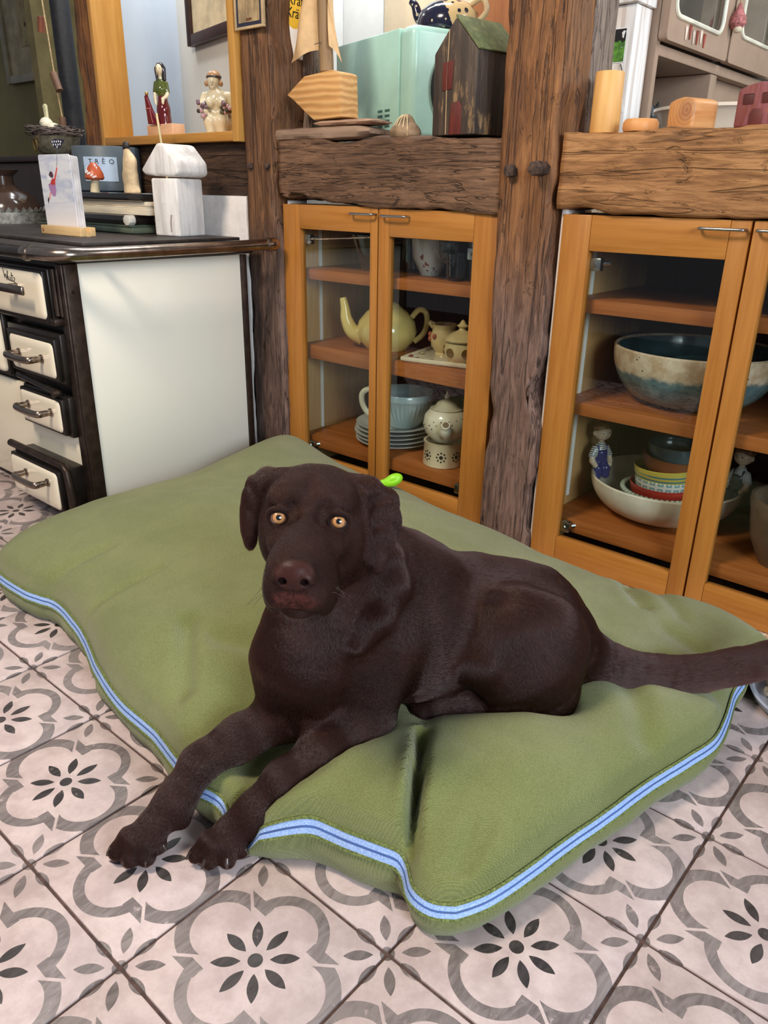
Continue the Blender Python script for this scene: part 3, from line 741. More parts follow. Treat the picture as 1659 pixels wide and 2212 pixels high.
slab('serving_tray', 'glossy black tray on top of the stack on the range', -2.02, -1.50, 0.745, 0.93, 0.020, plain('black_lacquer', (22, 18, 16), 0.08, coat=0.6), cat='tray', bev=0.006, parts=[('handle_tab', (0.2605, 0.272, -0.05, 0.05, 0.002, 0.018, 0.002), plain('tab_grey', (150, 150, 160), 0.4))])
ZS = zc
M_JAR = plain('slate_blue_jar', (84, 96, 104), 0.45, var=0.06)
jar = thing('candle_jar', (-1.885, 0.890, ZS), 'slate blue candle jar with a pale printed label', 'candle jar')
obj('jar_body', lathe([(0, 0), (0.088, 0), (0.093, 0.004), (0.0945, 0.118), (0.0925, 0.121), (0.089, 0.117), (0.087, 0.03), (0, 0.028)], 56), M_JAR, jar)
lv, lf = [], []
for i in range(13):
    a = math.radians(-72 + 58 * i / 12.0)
    for r_ in (0.0945, 0.0952):
        for z_ in (0.028, 0.092): lv.append((r_ * math.cos(a), r_ * math.sin(a), z_))
for i in range(12):
    b_ = i * 4; lf += [(b_ + 2, b_ + 3, b_ + 7, b_ + 6), (b_, b_ + 4, b_ + 5, b_ + 1), (b_ + 1, b_ + 5, b_ + 7, b_ + 3), (b_, b_ + 2, b_ + 6, b_ + 4)]
lab = obj('jar_label', (lv, lf), plain('label_blue', (176, 196, 218), 0.4, var=0.04), jar)
M_INK = plain('black_ink', (24, 26, 30), 0.5)
for k, chx in enumerate('TRÊO'):
    a = math.radians(-62 + 11.5 * k); r_ = 0.0955
    M4 = Matrix.Translation((r_ * math.cos(a), r_ * math.sin(a), 0.074)) @ Matrix.Rotation(a + math.pi / 2, 4, 'Z') @ Matrix.Rotation(math.pi / 2, 4, 'X')
    text('lettering', chx, 0.018, M_INK, jar, M4)
def speckled(name, c, dot, scale=60, thr=0.22):
    m = Mat(name, 0.35); v = m.voro(scale); m.base(m.mix(c, dot, v.ramp(thr, thr * 0.75))); return m.m
mush = thing('wooden_mushroom', (-1.763, 0.775, ZS), 'small toy mushroom with orange red cap and white dots', 'ornament')
obj('stalk', tube(spline([(-0.006, 0, 0), (-0.002, 0, 0.02), (0.006, 0, 0.04)], 10), [0.013, 0.0125, 0.012, 0.0115, 0.011, 0.011, 0.0105, 0.010, 0.010, 0.009], 14), plain('birch', (214, 196, 160), 0.5), mush)
obj('cap', lathe([(0, 0.030), (0.022, 0.031), (0.026, 0.036), (0.024, 0.048), (0.016, 0.064), (0.007, 0.074), (0, 0.076)], 26), plain('orange_cap', (182, 84, 48), 0.35), mush)
for k in range(22):
    a = math.radians(-150 + 150 * ((k * 0.618) % 1)); z_ = 0.036 + 0.033 * ((k * 0.37) % 1); r_ = np.interp(z_, [0.036, 0.048, 0.064, 0.074], [0.026, 0.024, 0.016, 0.007])
    obj('cap_dot', sphere((r_ * math.cos(a), r_ * math.sin(a), z_), 0.0019, 6, 4, (1, 1, 1.5)), M_PAPER, mush)
fig = thing('carved_bird', (-1.628, 0.805, ZS), 'slender pale driftwood bird with a black head', 'ornament')
S = SDF((-0.06, -0.03, -0.005), (0.06, 0.03, 0.13), 0.0022)
S.chain([(0.0, 0, 0.0), (-0.004, 0, 0.04), (0.0, 0, 0.075), (-0.012, 0, 0.106)], [0.030, 0.025, 0.022, 0.010], 0.012); S.cone((0.02, 0, 0.002), (0.028, 0, 0.001), 0.012, 0.008, 0.01)
fo = fast_obj('body', S.mesh(1), plain('driftwood_pale', (212, 186, 148), 0.6, var=0.16, scale=30, bump=0.0005), fig)
for v in fo.data.vertices: v.co.z = max(v.co.z, 0.0); v.co.y *= 0.62
S = SDF((-0.04, -0.02, 0.09), (0.02, 0.02, 0.14), 0.002); S.ell((-0.010, 0, 0.116), (0.0125, 0.009, 0.0105), k=0.006); S.cone((-0.015, 0, 0.108), (-0.021, 0, 0.094), 0.006, 0.002, 0.006)
fast_obj('head', S.mesh(1), plain('black_head', (52, 44, 42), 0.5), fig)
stick = thing('wooden_skewer', (-1.555, 0.87, ZS + 0.02), 'thin pale wooden skewer standing behind the white house', 'stick')
obj('rod', tube([(0.0, 0, 0), (-0.026, 0.0, 0.175)], 0.003, 8), plain('skewer', (232, 214, 160), 0.5), stick)
# white block house
def chalk():
    m = Mat('white_chalk_paint', 0.7); n = m.noise(40, 5, 0.65, (1, 1, 0.12)); p = m.noise(26, 4, 0.6)
    m.base(m.mix(m.mix((206, 200, 194), (236, 232, 228), n.ramp(0.35, 0.6)), (168, 158, 148), p.ramp(0.66, 0.76) * 0.7)); m.bump(n + p, 0.0015); return m.m
M_CHALK = chalk()
wh = thing('block_house', (-1.432, 0.815, ZT), 'white painted wooden block house with a slanted loose roof', 'ornament', 0.20)
obj('wall_block', box(-0.044, 0.042, -0.050, 0.045, 0, 0.137, 0.005, 3), M_CHALK, wh)
obj('door_groove', tube([(0.014, -0.0502, 0.012), (0.014, -0.0503, 0.035), (0.018, -0.0501, 0.052)], 0.0022, 6), plain('groove', (150, 138, 132), 0.8), wh)
obj('roof_block', tr(prism([(-0.088, 0.012), (-0.072, 0.0), (0.036, -0.004), (0.052, 0.004), (0.050, 0.030), (0.006, 0.072), (-0.020, 0.074)], 0.104, 'Y', 0.008, 3), m=Matrix.Translation((0.006, 0.002, 0.1435)) @ Matrix.Rotation(-0.10, 4, 'Z')), M_CHALK, wh)
# dark vase in a zinc crown dish
M_ZINC = plain('zinc', (168, 166, 158), 0.55, 0.6, 0.25, 60, 0.0008)
dish = thing('crown_dish', (-2.370, 0.800, ZT), 'zinc dish with a zigzag crown rim at the range edge', 'dish')
V_, F_ = [], []
n_ = 72
for i in range(n_):
    a = 2 * math.pi * i / n_; hh = 0.050 if i % 2 else 0.038
    for r_, z_ in ((0.122, 0), (0.125, 0.034), (0.129, hh), (0.1265, hh), (0.1225, 0.034), (0.119, 0.003)): V_.append((r_ * math.cos(a), r_ * math.sin(a), z_))
for i in range(n_):
    j = (i + 1) % n_
    for k in range(5): F_.append((i * 6 + k, j * 6 + k, j * 6 + k + 1, i * 6 + k + 1))
F_.append(tuple(i * 6 + 5 for i in range(n_))); F_.append(tuple(i * 6 for i in reversed(range(n_))))
obj('dish_body', (V_, F_), M_ZINC, dish, smooth=False)
vase = thing('vase', (-2.385, 0.800, ZT + 0.0035), 'dark brown glazed vase sitting in the zinc crown dish', 'vase')
obj('vase_body', lathe([(0, 0), (0.09, 0), (0.108, 0.02), (0.106, 0.05), (0.088, 0.080), (0.050, 0.098), (0.034, 0.112), (0.034, 0.138), (0.052, 0.154), (0.056, 0.157), (0.052, 0.158), (0.030, 0.14), (0.03, 0.11), (0, 0.10)], 44), plain('brown_glaze', (74, 56, 46), 0.16, var=0.2, coat=0.4), vase)

# ================================================================== doorway side, far left
M_DARKW = plain('near_black_wood', (44, 28, 22), 0.5, var=0.2)
sb = thing('sideboard', (-2.9, 1.18, 0), 'near black sideboard in the doorway under the metal bowl', 'sideboard')
obj('case', box(-0.62, 0.775, -0.20, 0.25, 0.04, 0.835, 0.004), M_DARKW, sb); obj('top', box(-0.63, 0.782, -0.215, 0.25, 0.8355, 0.856, 0.005), M_DARKW, sb)
for q in (-0.58, 0.70): obj('foot', box(q, q + 0.06, -0.19, -0.12, 0, 0.0395, 0.003), M_DARKW, sb)
bw = thing('metal_bowl', (-2.490, 1.060, 0.8565), 'hammered pewter bowl carrying a twig nest beside the post', 'bowl')
M_PEWTER = plain('pewter', (158, 152, 130), 0.26, 0.6, 0.2, 50, 0.0012)
obj('bowl_body', lathe([(0, 0), (0.034, 0), (0.058, 0.012), (0.076, 0.036), (0.082, 0.060), (0.085, 0.063), (0.080, 0.062), (0.072, 0.036), (0.05, 0.015), (0, 0.01)], 44), M_PEWTER, bw)
obj('handle_ring', tube([(0.012 * math.cos(t) + 0.01, -0.083, 0.034 + 0.020 * math.sin(t)) for t in np.linspace(0, 2 * math.pi, 20)], 0.0022, 6), plain('brass', (170, 134, 70), 0.3, 0.9), bw)
ns = thing('twig_nest', (-2.490, 1.060, 0.9215), 'grey brown twig nest lying on the metal bowl', 'nest')
rn = random.Random(5); tw = []
for k in range(150):
    a0 = rn.uniform(0, 6.28); ln = rn.uniform(0.7, 1.7); r0 = rn.uniform(0.045, 0.094); zb_ = rn.uniform(0.004, 0.026)
    tw.append(tube([(r0 * (1 + 0.08 * math.sin(4 * t + k)) * math.cos(a0 + t), r0 * (1 + 0.08 * math.sin(4 * t + k)) * math.sin(a0 + t), zb_ + 0.006 * math.sin(3 * t + k)) for t in np.linspace(0, ln, 8)], rn.uniform(0.0012, 0.0026), 5))
o = obj('twigs', join(*tw), plain('twig', (96, 82, 74), 0.8, var=0.4, scale=40), ns); o['kind'] = 'stuff'
bd = thing('bird_ornament', (-2.495, 1.040, 0.9465), 'cream bird ornament with upright tail sitting in the nest', 'ornament')
M_BONE = plain('bone_white', (222, 212, 186), 0.4, var=0.05)
S = SDF((-0.05, -0.05, -0.03), (0.07, 0.05, 0.09), 0.0025); S.ell((0, -0.005, 0.012), (0.022, 0.022, 0.022)); S.ell((0.03, 0.0, 0.0), (0.032, 0.024, 0.016), k=0.015)
fast_obj('body', S.mesh(1), M_BONE, bd)
obj('tail', join(*[tube([(-0.004 + 0.004 * q, 0.002, 0.022), (-0.010 + 0.006 * q, 0.004, 0.075 - abs(q) * 0.003)], 0.0052, 8) for q in (-1, 0, 1)]), plain('tail_cream', (214, 204, 160), 0.5), bd)
for q in (-0.008, 0.006): obj('eye', sphere((q, -0.0255, 0.014), 0.0022, 8, 6), M_INK, bd)
obj('beak', tube([(-0.001, -0.024, 0.008), (-0.001, -0.034, 0.004)], [0.0045, 0.001], 8), M_INK, bd)
sp_ = thing('stove_pipe', (-2.601, 1.20, 0.8565), 'black flue pipe rising beside the oak doorway post', 'pipe')
obj('pipe', tube([(0, 0, 0.0), (-0.004, 0, 0.8)], 0.034, 22), plain('soot_black', (26, 26, 30), 0.6, var=0.3, scale=80, bump=0.0006), sp_)
gl = thing('hanging_garland', (-2.515, 1.10, 0.95), 'cord with small wooden rollers hanging before the flue pipe', 'garland')
M_CORD = plain('jute_cord', (176, 150, 108), 0.8, var=0.15, scale=150); M_ROLL = plain('roller_wood', (112, 78, 56), 0.6, var=0.2)
obj('cord', tube(spline([(0.016, 0, 0.03), (0.006, 0, 0.10), (-0.004, 0, 0.20), (-0.012, 0, 0.30), (-0.020, 0, 0.40), (-0.03, 0, 0.7)], 40), 0.0026, 6), M_CORD, gl)
obj('roller', tube([(0.030, -0.005, 0.116), (0.002, -0.005, 0.172)], 0.0125, 12), M_ROLL, gl)
obj('roller', tube([(0.016, 0.0, -0.02), (0.014, 0.0, 0.035)], 0.0115, 12), M_ROLL, gl)
obj('roller', tube([(-0.052, 0.0, 0.300), (-0.040, 0.0, 0.345)], 0.0125, 12), plain('roller_red', (128, 70, 48), 0.6), gl)
pic = thing('framed_print', (-4.55, 2.19, 1.32), 'framed botanical print on the dim olive wall', 'picture')
M_PFR = plain('bronze_frame', (126, 116, 92), 0.4); M_MOUNT = plain('pale_mount', (150, 138, 112), 0.8)
obj('frame', join(box(-0.55, -0.50, -0.03, 0, 0.03, 0.75, 0.006), box(-0.50, 0.5, -0.03, 0, 0.03, 0.075, 0.006)), M_PFR, pic)
obj('mount', box(-0.50, 0.5, -0.012, -0.002, 0.075, 0.75), M_MOUNT, pic)
def botanical():
    m = Mat('botanical_print', 0.7); v = m.voro(11, stretch=(1, 1, 1)); n = m.noise(14, 3, 0.6)
    m.base(m.mix(m.mix((144, 132, 92), (128, 112, 72), n.ramp(0.5, 0.6)), (84, 44, 26), v.ramp(0.20, 0.14))); return m.m
obj('print', box(-0.32, 0.4, -0.016, -0.0125, 0.22, 0.62), botanical(), pic)

# ================================================================== on the window sill
M_SKIN = plain('glazed_ivory', (220, 206, 172), 0.18, var=0.05, coat=0.4)
blk = thing('display_block', (-1.806, 1.050, 0.8975), 'plain reddish wood block under the standing woman figurine', 'block', -0.06)
obj('block', box(-0.070, 0.070, -0.022, 0.022, 0, 0.036, 0.002), wood('alder', (206, 160, 122), (226, 184, 148), 'X', 0.5), blk)
lady = thing('woman_figurine', (-1.812, 1.050, 0.934), 'glazed figurine of a standing woman, green blouse, red skirt, black hair', 'figurine', 0.72)
S = SDF((-0.04, -0.035, -0.004), (0.04, 0.035, 0.085), 0.0016)
S.chain([(0.003, 0, 0.0), (0.002, 0, 0.04), (0.001, 0, 0.078)], [0.021, 0.018, 0.0125], 0.008)
o = fast_obj('skirt', S.mesh(1), Mat('red_glaze', 0.08, coat=0.6).base((92, 14, 18)).m, lady)
for v in o.data.vertices: v.co.z = max(v.co.z, 0)
S = SDF((-0.04, -0.03, 0.06), (0.04, 0.03, 0.125), 0.0015)
S.chain([(0.001, 0, 0.076), (0.0, 0, 0.092), (0, 0, 0.108)], [0.0125, 0.0155, 0.0125], 0.008)
for sx_ in (-1, 1): S.chain([(0.014 * sx_, 0, 0.108), (0.0185 * sx_, -0.002, 0.086)], [0.0072, 0.0065], 0.005)
fast_obj('blouse', S.mesh(1), Mat('green_glaze', 0.12, coat=0.5).base((78, 88, 34)).m, lady)
S = SDF((-0.04, -0.035, 0.05), (0.04, 0.03, 0.172), 0.0014)
S.cone((0, 0, 0.108), (0, -0.001, 0.128), 0.0062, 0.005, 0.004); S.ell((-0.001, -0.003, 0.143), (0.0105, 0.0115, 0.0155), k=0.004); S.ell((-0.002, -0.0135, 0.1415), (0.0022, 0.003, 0.004), k=0.003)
S.chain([(0.0185, -0.002, 0.086), (0.016, -0.010, 0.074), (0.006, -0.0165, 0.066), (0.006, -0.019, 0.055)], [0.0058, 0.005, 0.0045, 0.004], 0.003)
S.chain([(-0.0185, -0.002, 0.086), (-0.0185, -0.006, 0.070), (-0.0165, -0.010, 0.052)], [0.0058, 0.005, 0.004], 0.003)
fast_obj('body', S.mesh(1), M_SKIN, lady)
S = SDF((-0.03, -0.03, 0.10), (0.03, 0.03, 0.175), 0.0015)
S.ell((0.001, 0.002, 0.147), (0.0135, 0.012, 0.0165), k=0.004); S.chain([(0.0115, 0.0, 0.146), (0.0125, -0.003, 0.118)], [0.006, 0.005], 0.004); S.chain([(-0.0115, 0.001, 0.146), (-0.0085, -0.004, 0.114)], [0.005, 0.0038], 0.004); S.cone((0.002, 0.008, 0.145), (0.004, 0.010, 0.112), 0.010, 0.008, 0.004)
S.ell((-0.0015, -0.012, 0.142), (0.0088, 0.010, 0.0125), k=0.003, sub=True)
fast_obj('hair', S.mesh(1), Mat('black_glaze_hair', 0.2).base((36, 28, 34)).m, lady)
for q in (-0.0055, 0.0025): obj('eye', sphere((q, -0.0140, 0.1455), 0.0011, 8, 6, (1.4, 0.6, 0.8)), M_INK, lady)
obj('mouth', sphere((-0.002, -0.0143, 0.1345), 0.0012, 8, 6, (1.4, 0.5, 0.6)), plain('lip_red', (150, 50, 40), 0.3), lady)
flag = thing('red_pennant', (-1.852, 1.026, 0.934), 'dark red pleated pennant leaning beside the standing woman', 'ornament')
obj('cloth', prism([(-0.010, 0.076), (-0.002, 0.0785), (0.022, 0.036), (0.055, -0.003), (-0.002, 0.0005)], 0.008, 'Y', 0.001), plain('wine_red', (108, 10, 30), 0.35), flag)
obj('seam', join(tube([(-0.006, -0.005, 0.042), (0.018, -0.005, 0.042)], 0.0016, 6), tube([(0.014, -0.005, 0.042), (0.022, -0.005, 0.012), (0.026, -0.005, 0.003)], 0.0012, 6)), plain('rose_pink', (190, 110, 110), 0.4), flag)
obj('bead', sphere((0.0, -0.001, 0.082), 0.0052), plain('gold_bead', (200, 160, 90), 0.2, 0.8), flag)
nd = thing('kneeling_figurine', (-1.556, 1.045, 0.8975), 'ivory glazed figurine of a kneeling person holding flowers', 'figurine', 0.80)
S = SDF((-0.07, -0.06, -0.004), (0.08, 0.06, 0.17), 0.002)
S.ell((0.012, 0.012, 0.035), (0.036, 0.034, 0.034), k=0.012); S.chain([(0.012, 0.01, 0.035), (0.006, 0.006, 0.066), (0.004, 0.0, 0.088)], [0.030, 0.024, 0.030], 0.014)
for sx_, x_ in ((-1, -0.012), (1, 0.018)): S.chain([(x_, 0.0, 0.050), (x_ - 0.002, -0.026, 0.034), (x_ - 0.001, -0.028, 0.006)], [0.016, 0.0165, 0.012], 0.008); S.cone((x_, 0.02, 0.008), (x_, -0.024, 0.008), 0.012, 0.010, 0.008)
for sx_ in (-1, 1): S.ell((0.004 + 0.0155 * sx_, -0.024, 0.079), (0.0135, 0.012, 0.0125), k=0.006)
S.chain([(0.036, 0.0, 0.097), (0.056, 0.0, 0.066), (0.044, -0.026, 0.052)], [0.0125, 0.0105, 0.008], 0.008); S.chain([(-0.026, 0.0, 0.096), (-0.036, -0.010, 0.070), (-0.024, -0.030, 0.058)], [0.0115, 0.010, 0.008], 0.008)
S.cone((0.003, -0.002, 0.100), (0.000, -0.006, 0.118), 0.0105, 0.0095, 0.008)
S.ell((-0.001, -0.008, 0.132), (0.0165, 0.0175, 0.021), k=0.006); S.ell((-0.003, -0.0265, 0.1295), (0.0028, 0.004, 0.0065), k=0.003); S.cone((-0.003, -0.020, 0.1165), (-0.003, -0.021, 0.1165), 0.006, 0.006, 0.005)
for q in (-0.0095, 0.0045): S.ell((q, -0.0265, 0.1345), (0.0042, 0.0035, 0.0026), k=0.002, sub=True)
o = fast_obj('body', S.mesh(1), M_SKIN, nd)
for v in o.data.vertices: v.co.z = max(v.co.z, 0)
S = SDF((-0.05, -0.04, 0.10), (0.05, 0.04, 0.175), 0.002); S.ell((0.001, -0.002, 0.143), (0.0195, 0.0195, 0.0165), k=0.004)
for sx_ in (-1, 1): S.ell((0.0195 * sx_, -0.008, 0.127), (0.006, 0.007, 0.008), k=0.005)
fast_obj('hair', S.mesh(1), plain('tan_glaze', (176, 132, 92), 0.25), nd)
obj('headband', [*lathe([(0.0192, 0.0), (0.0208, 0.001), (0.0208, 0.005), (0.0192, 0.006)], 28, (0.0008, -0.004, 0.1395))], plain('band_dark', (60, 52, 46), 0.3), nd)
obj('mouth', sphere((-0.003, -0.0262, 0.1205), 0.002, 8, 6, (1.5, 0.5, 0.6)), plain('rose_lip', (170, 110, 96), 0.3), nd)
rn = random.Random(3)
for cx_, cc, n_b in ((-0.034, (176, 160, 160), 16), (0.034, (96, 88, 66), 22)):
    for k in range(n_b):
        col = random.Random(k + n_b).choice([cc, (120, 90, 100), (60, 56, 46), (190, 150, 150)])
        obj('blossom', sphere((cx_ + rn.uniform(-0.015, 0.015), -0.036 + rn.uniform(-0.008, 0.008), 0.062 + rn.uniform(-0.018, 0.018)), rn.uniform(0.004, 0.007), 8, 6), bpy.data.materials.get('petal%s' % (col,)) or plain('petal%s' % (col,), col, 0.3), nd)
dp = thing('picture_frame', (-2.075, 1.394, 1.205), 'dark brown picture frame seen through the inner window', 'picture', -0.25)
obj('frame', join(box(-0.055, -0.022, -0.02, 0.005, 0.0, 0.5, 0.003), box(-0.022, 0.4, -0.02, 0.005, 0.0, 0.033, 0.003)), plain('dark_walnut', (58, 34, 28), 0.4), dp)
obj('print', box(-0.022, 0.4, -0.008, -0.002, 0.033, 0.5), plain('ivory_print', (214, 194, 156), 0.7), dp)

# ================================================================== on the post and on the carved beam
pp = thing('framed_card', (-1.274, 0.9435, 1.112), 'small framed feather print hanging on the oak post', 'picture')
obj('frame', join(box(-0.052, 0.052, -0.006, 0.003, 0.0, 0.006, 0.001), box(-0.052, -0.046, -0.006, 0.003, 0.006, 0.20, 0.001), box(0.046, 0.052, -0.006, 0.003, 0.006, 0.20, 0.001)), plain('cream_frame', (196, 168, 128), 0.5), pp)
obj('border', box(-0.046, 0.046, -0.003, 0.0025, 0.006, 0.20), plain('navy_border', (46, 46, 66), 0.5), pp)
obj('print', box(-0.038, 0.038, -0.004, -0.0031, 0.014, 0.20), plain('sepia_print', (164, 140, 104), 0.6, var=0.25, scale=60, stretch=(1, 1, 0.3)), pp)
obj('name_plate', box(-0.010, 0.010, -0.0046, -0.0041, 0.017, 0.022), plain('brown_plate', (110, 70, 40), 0.5), pp)
ZB = 0.8695
M_DRIFT = wood('driftwood_grey', (112, 88, 72), (158, 130, 108), 'X', 0.75, 1.0, 0.0015)
dw = thing('driftwood_plank', (-1.105, 1.010, ZB), 'long weathered driftwood pieces under the wooden boat', 'driftwood')
def rough_plank(x0, x1, y0, y1, z0, z1, seed):
    n = 26; V, F = [], []
    m_ = 12
    for i in range(n + 1):
        t = i / n; x = x0 + (x1 - x0) * t; e = min(1.0, (0.25 + 6 * t) if t < 0.14 else 1, (0.3 + 7 * (1 - t)) if t > 0.9 else 1)
        for k in range(m_):
            a = 2 * math.pi * k / m_; q = np.sign(math.cos(a)) * abs(math.cos(a)) ** 0.5, np.sign(math.sin(a)) * abs(math.sin(a)) ** 0.5
            g = fbm(np.array([[x * 22, q[0] * 1.5 + seed, q[1] * 1.5]]), 3, seed)[0]
            V.append((x + 0.004 * g, (y0 + y1) / 2 + (y1 - y0) / 2 * q[0] * (1 + 0.06 * g), max(z0, (z0 + z1) / 2 + (z1 - z0) / 2 * q[1] * e * (1 + 0.10 * g))))
    for i in range(n):
        for k in range(m_): F.append((i * m_ + k, (i + 1) * m_ + k, (i + 1) * m_ + (k + 1) % m_, i * m_ + (k + 1) % m_))
    F.append(tuple(range(m_))); F.append(tuple(reversed(range(n * m_, (n + 1) * m_)))); return V, F
obj('lower_piece', rough_plank(-0.172, 0.194, -0.045, 0.045, 0.0, 0.030, 3), M_DRIFT, dw)
obj('upper_piece', rough_plank(0.005, 0.192, -0.035, 0.04, 0.030, 0.0432, 4), wood('driftwood_warm', (136, 102, 80), (178, 142, 116), 'X', 0.75, 1.0, 0.001), dw)
bt = thing('driftwood_boat', (-1.086, 1.005, ZB + 0.0436), 'driftwood sailboat with pale wood hull and paper bag sail', 'ornament')
def ringed():
    m = Mat('fir_end_grain', 0.6); wv = m.wave(22, (0.35, 1, 1.0), 5.0, 2, 0.8, 'Z'); n = m.noise(60, 4, 0.6, (0.2, 1, 1))
    m.base(m.mix((190, 136, 78), (218, 168, 106), (wv * 0.45 + n * 0.6).ramp(0.25, 0.8))); m.bump(wv, 0.001); return m.m
obj('hull', prism([(-0.104, 0.058), (-0.042, 0.094), (0.048, 0.101), (0.076, 0.094), (0.080, 0.004), (-0.012, 0.0), (-0.034, 0.014), (-0.084, 0.048)], 0.060, 'Y', 0.004), ringed(), bt)
obj('mast', tube(spline([(0.005, 0, 0.100), (0.004, 0, 0.13), (0.0, 0, 0.20), (-0.004, 0, 0.34)], 16), [0.013] + [0.0165] * 15, 14), wood('mast_wood', (120, 92, 62), (160, 130, 94), 'Z', 0.6), bt)
def sail(poly, seed, mat):
    n = 14; V, F = [], []
    a, b, c, d = [np.array(q, float) for q in poly]
    for s_ in (0, 1):
        for i in range(n + 1):
            for j in range(n + 1):
                u, v = i / n, j / n; p = (a * (1 - u) + b * u) * (1 - v) + (d * (1 - u) + c * u) * v
                V.append((p[0], 0.004 - 0.016 * math.sin(math.pi * u) + 0.006 * math.sin(7 * u + 5 * v + seed) + 0.0012 * s_, p[1] + 0.003 * math.sin(9 * u + seed) * (1 - v)))
    N = (n + 1) ** 2
    for s_ in (0, 1):
        for i in range(n):
            for j in range(n):
                q = (i * (n + 1) + j, (i + 1) * (n + 1) + j, (i + 1) * (n + 1) + j + 1, i * (n + 1) + j + 1)
                F.append(tuple(k + N * s_ for k in (q if s_ == 0 else q[::-1])))
    return obj('sail', (V, F), mat, bt, angle=180)
M_KRAFT = plain('kraft_paper', (214, 178, 132), 0.8, var=0.06, scale=30, bump=0.001)
sail([(-0.125, 0.128), (-0.004, 0.150), (-0.010, 0.32), (-0.040, 0.32)], 1.0, M_KRAFT)
sail([(0.018, 0.175), (0.047, 0.122), (0.012, 0.30), (0.012, 0.32)], 2.0, M_KRAFT)
obj('wire', tube([(-0.012, -0.018, 0.158), (-0.004, -0.030, 0.155), (0.006, -0.018, 0.160)], 0.0008, 5), M_INK, bt)
br = thing('brochure', (-1.258, 1.030, 1.072), 'white folded brochure with yellow sun disc behind the sail', 'brochure')
BM = Matrix.Rotation(math.radians(15), 4, 'Y')
obj('front_page', tr(box(-0.030, 0.068, -0.0012, 0.0002, 0.0, 0.24), m=BM), M_PAPER, br, smooth=False); obj('inner_page', tr(box(-0.027, 0.070, 0.0008, 0.002, -0.003, 0.24), m=BM), M_EDGE, br, smooth=False)
obj('sun_disc', tr(disc((0.030, -0.0013, 0.093), 0.037, (0, -1, 0), 0.0004, 36), m=BM), plain('sun_yellow', (240, 196, 62), 0.6, var=0.02), br)
for s_, z_ in (('Kraft', 0.104), ('Kräuter', 0.078)):
    text('lettering', s_, 0.030, M_INK, br, BM @ Matrix.Translation((-0.002, -0.0022, z_)) @ Matrix.Rotation(math.pi / 2, 4, 'X'), 0.0003)
text('lettering', 'entdeckt', 0.0125, plain('faint_ink', (150, 124, 40), 0.6), br, BM @ Matrix.Translation((0.005, -0.0022, 0.121)) @ Matrix.Rotation(math.pi / 2, 4, 'X'), 0.0003)
stn = thing('painted_stone', (-0.825, 0.990, ZB), 'small dome shaped brown stone with pale painted lines', 'stone')
S = SDF((-0.05, -0.04, -0.004), (0.05, 0.04, 0.06), 0.002); S.ell((0, 0, 0.010), (0.036, 0.028, 0.020), k=0.01); S.cone((0, 0, 0.012), (0.002, 0, 0.031), 0.028, 0.016, 0.015)
o = fast_obj('stone', S.mesh(1), plain('brown_stone', (134, 108, 80), 0.6, var=0.25, scale=40, bump=0.001), stn)
for v in o.data.vertices: v.co.z = max(v.co.z, 0)
for px_ in (-0.020, -0.010, 0.001, 0.013, 0.023):
    pts = []
    for z_ in np.linspace(0.003, 0.0445, 9):
        r_ = np.interp(z_, [0.0, 0.010, 0.022, 0.034, 0.042, 0.047], [0.0345, 0.036, 0.031, 0.0235, 0.0155, 0.004]); x_ = px_ / 0.036 * r_
        pts.append((x_ + 0.002 * z_ / 0.04, -0.80 * math.sqrt(max(r_ * r_ - x_ * x_, 1e-8)) - 0.0008, z_))
    obj('painted_line', tube(pts, 0.0011, 5), plain('cream_paint', (222, 198, 150), 0.6), stn)
# dark block house with a green roof
def oldpaint(name, c1, c2, c3):
    m = Mat(name, 0.6); n = m.noise(70, 5, 0.7, (1, 1, 0.10)); p = m.noise(24, 4, 0.65, (1, 1, 0.5))
    m.base(m.mix(m.mix(c1, c2, n.ramp(0.4, 0.65)), c3, (n * 0.5 + p * 0.6).ramp(0.60, 0.72))); m.bump(n + p, 0.0016); return m.m
hs = thing('block_house', (-0.672, 1.010, ZB), 'tall dark wooden block house with red doors and green roof', 'ornament', -0.16)
pent = [(-0.062, 0.0), (0.060, 0.0), (0.060, 0.148), (-0.004, 0.208), (-0.062, 0.150)]
obj('block', tr(prism(pent, 0.128, 'Y', 0.003), (0, 0.018, 0)), oldpaint('brown_black_paint', (58, 46, 38), (86, 70, 58), (168, 134, 92)), hs)
gr_ = oldpaint('moss_green_paint', (88, 98, 62), (118, 124, 80), (132, 118, 70))
obj('roof_paint', tr(prism([(0.0625, 0.1475), (0.0645, 0.1500), (-0.0035, 0.2135), (-0.0045, 0.2095)], 0.128, 'Y', 0.0008), (0, 0.018, 0)), gr_, hs, label='moss green roof face')
M_RED = oldpaint('oxblood_paint', (88, 30, 22), (112, 42, 30), (70, 44, 34))
obj('window_paint', tr(prism([(-0.034, 0.082), (-0.006, 0.084), (-0.004, 0.135), (-0.034, 0.132)], 0.0022, 'Y', 0.0006), (0, -0.0465, 0)), M_RED, hs, label='oxblood red window')
obj('door_paint', tr(prism([(-0.010, 0.001), (0.024, 0.001), (0.024, 0.052), (0.014, 0.062), (-0.006, 0.058)], 0.0022, 'Y', 0.0006), (0, -0.0465, 0)), M_RED, hs, label='oxblood red door')
obj('split', tube([(-0.020, -0.0462, 0.002), (-0.022, -0.0464, 0.10), (-0.020, -0.0462, 0.19)], 0.0014, 6), plain('split_pale', (170, 140, 100), 0.6), hs)
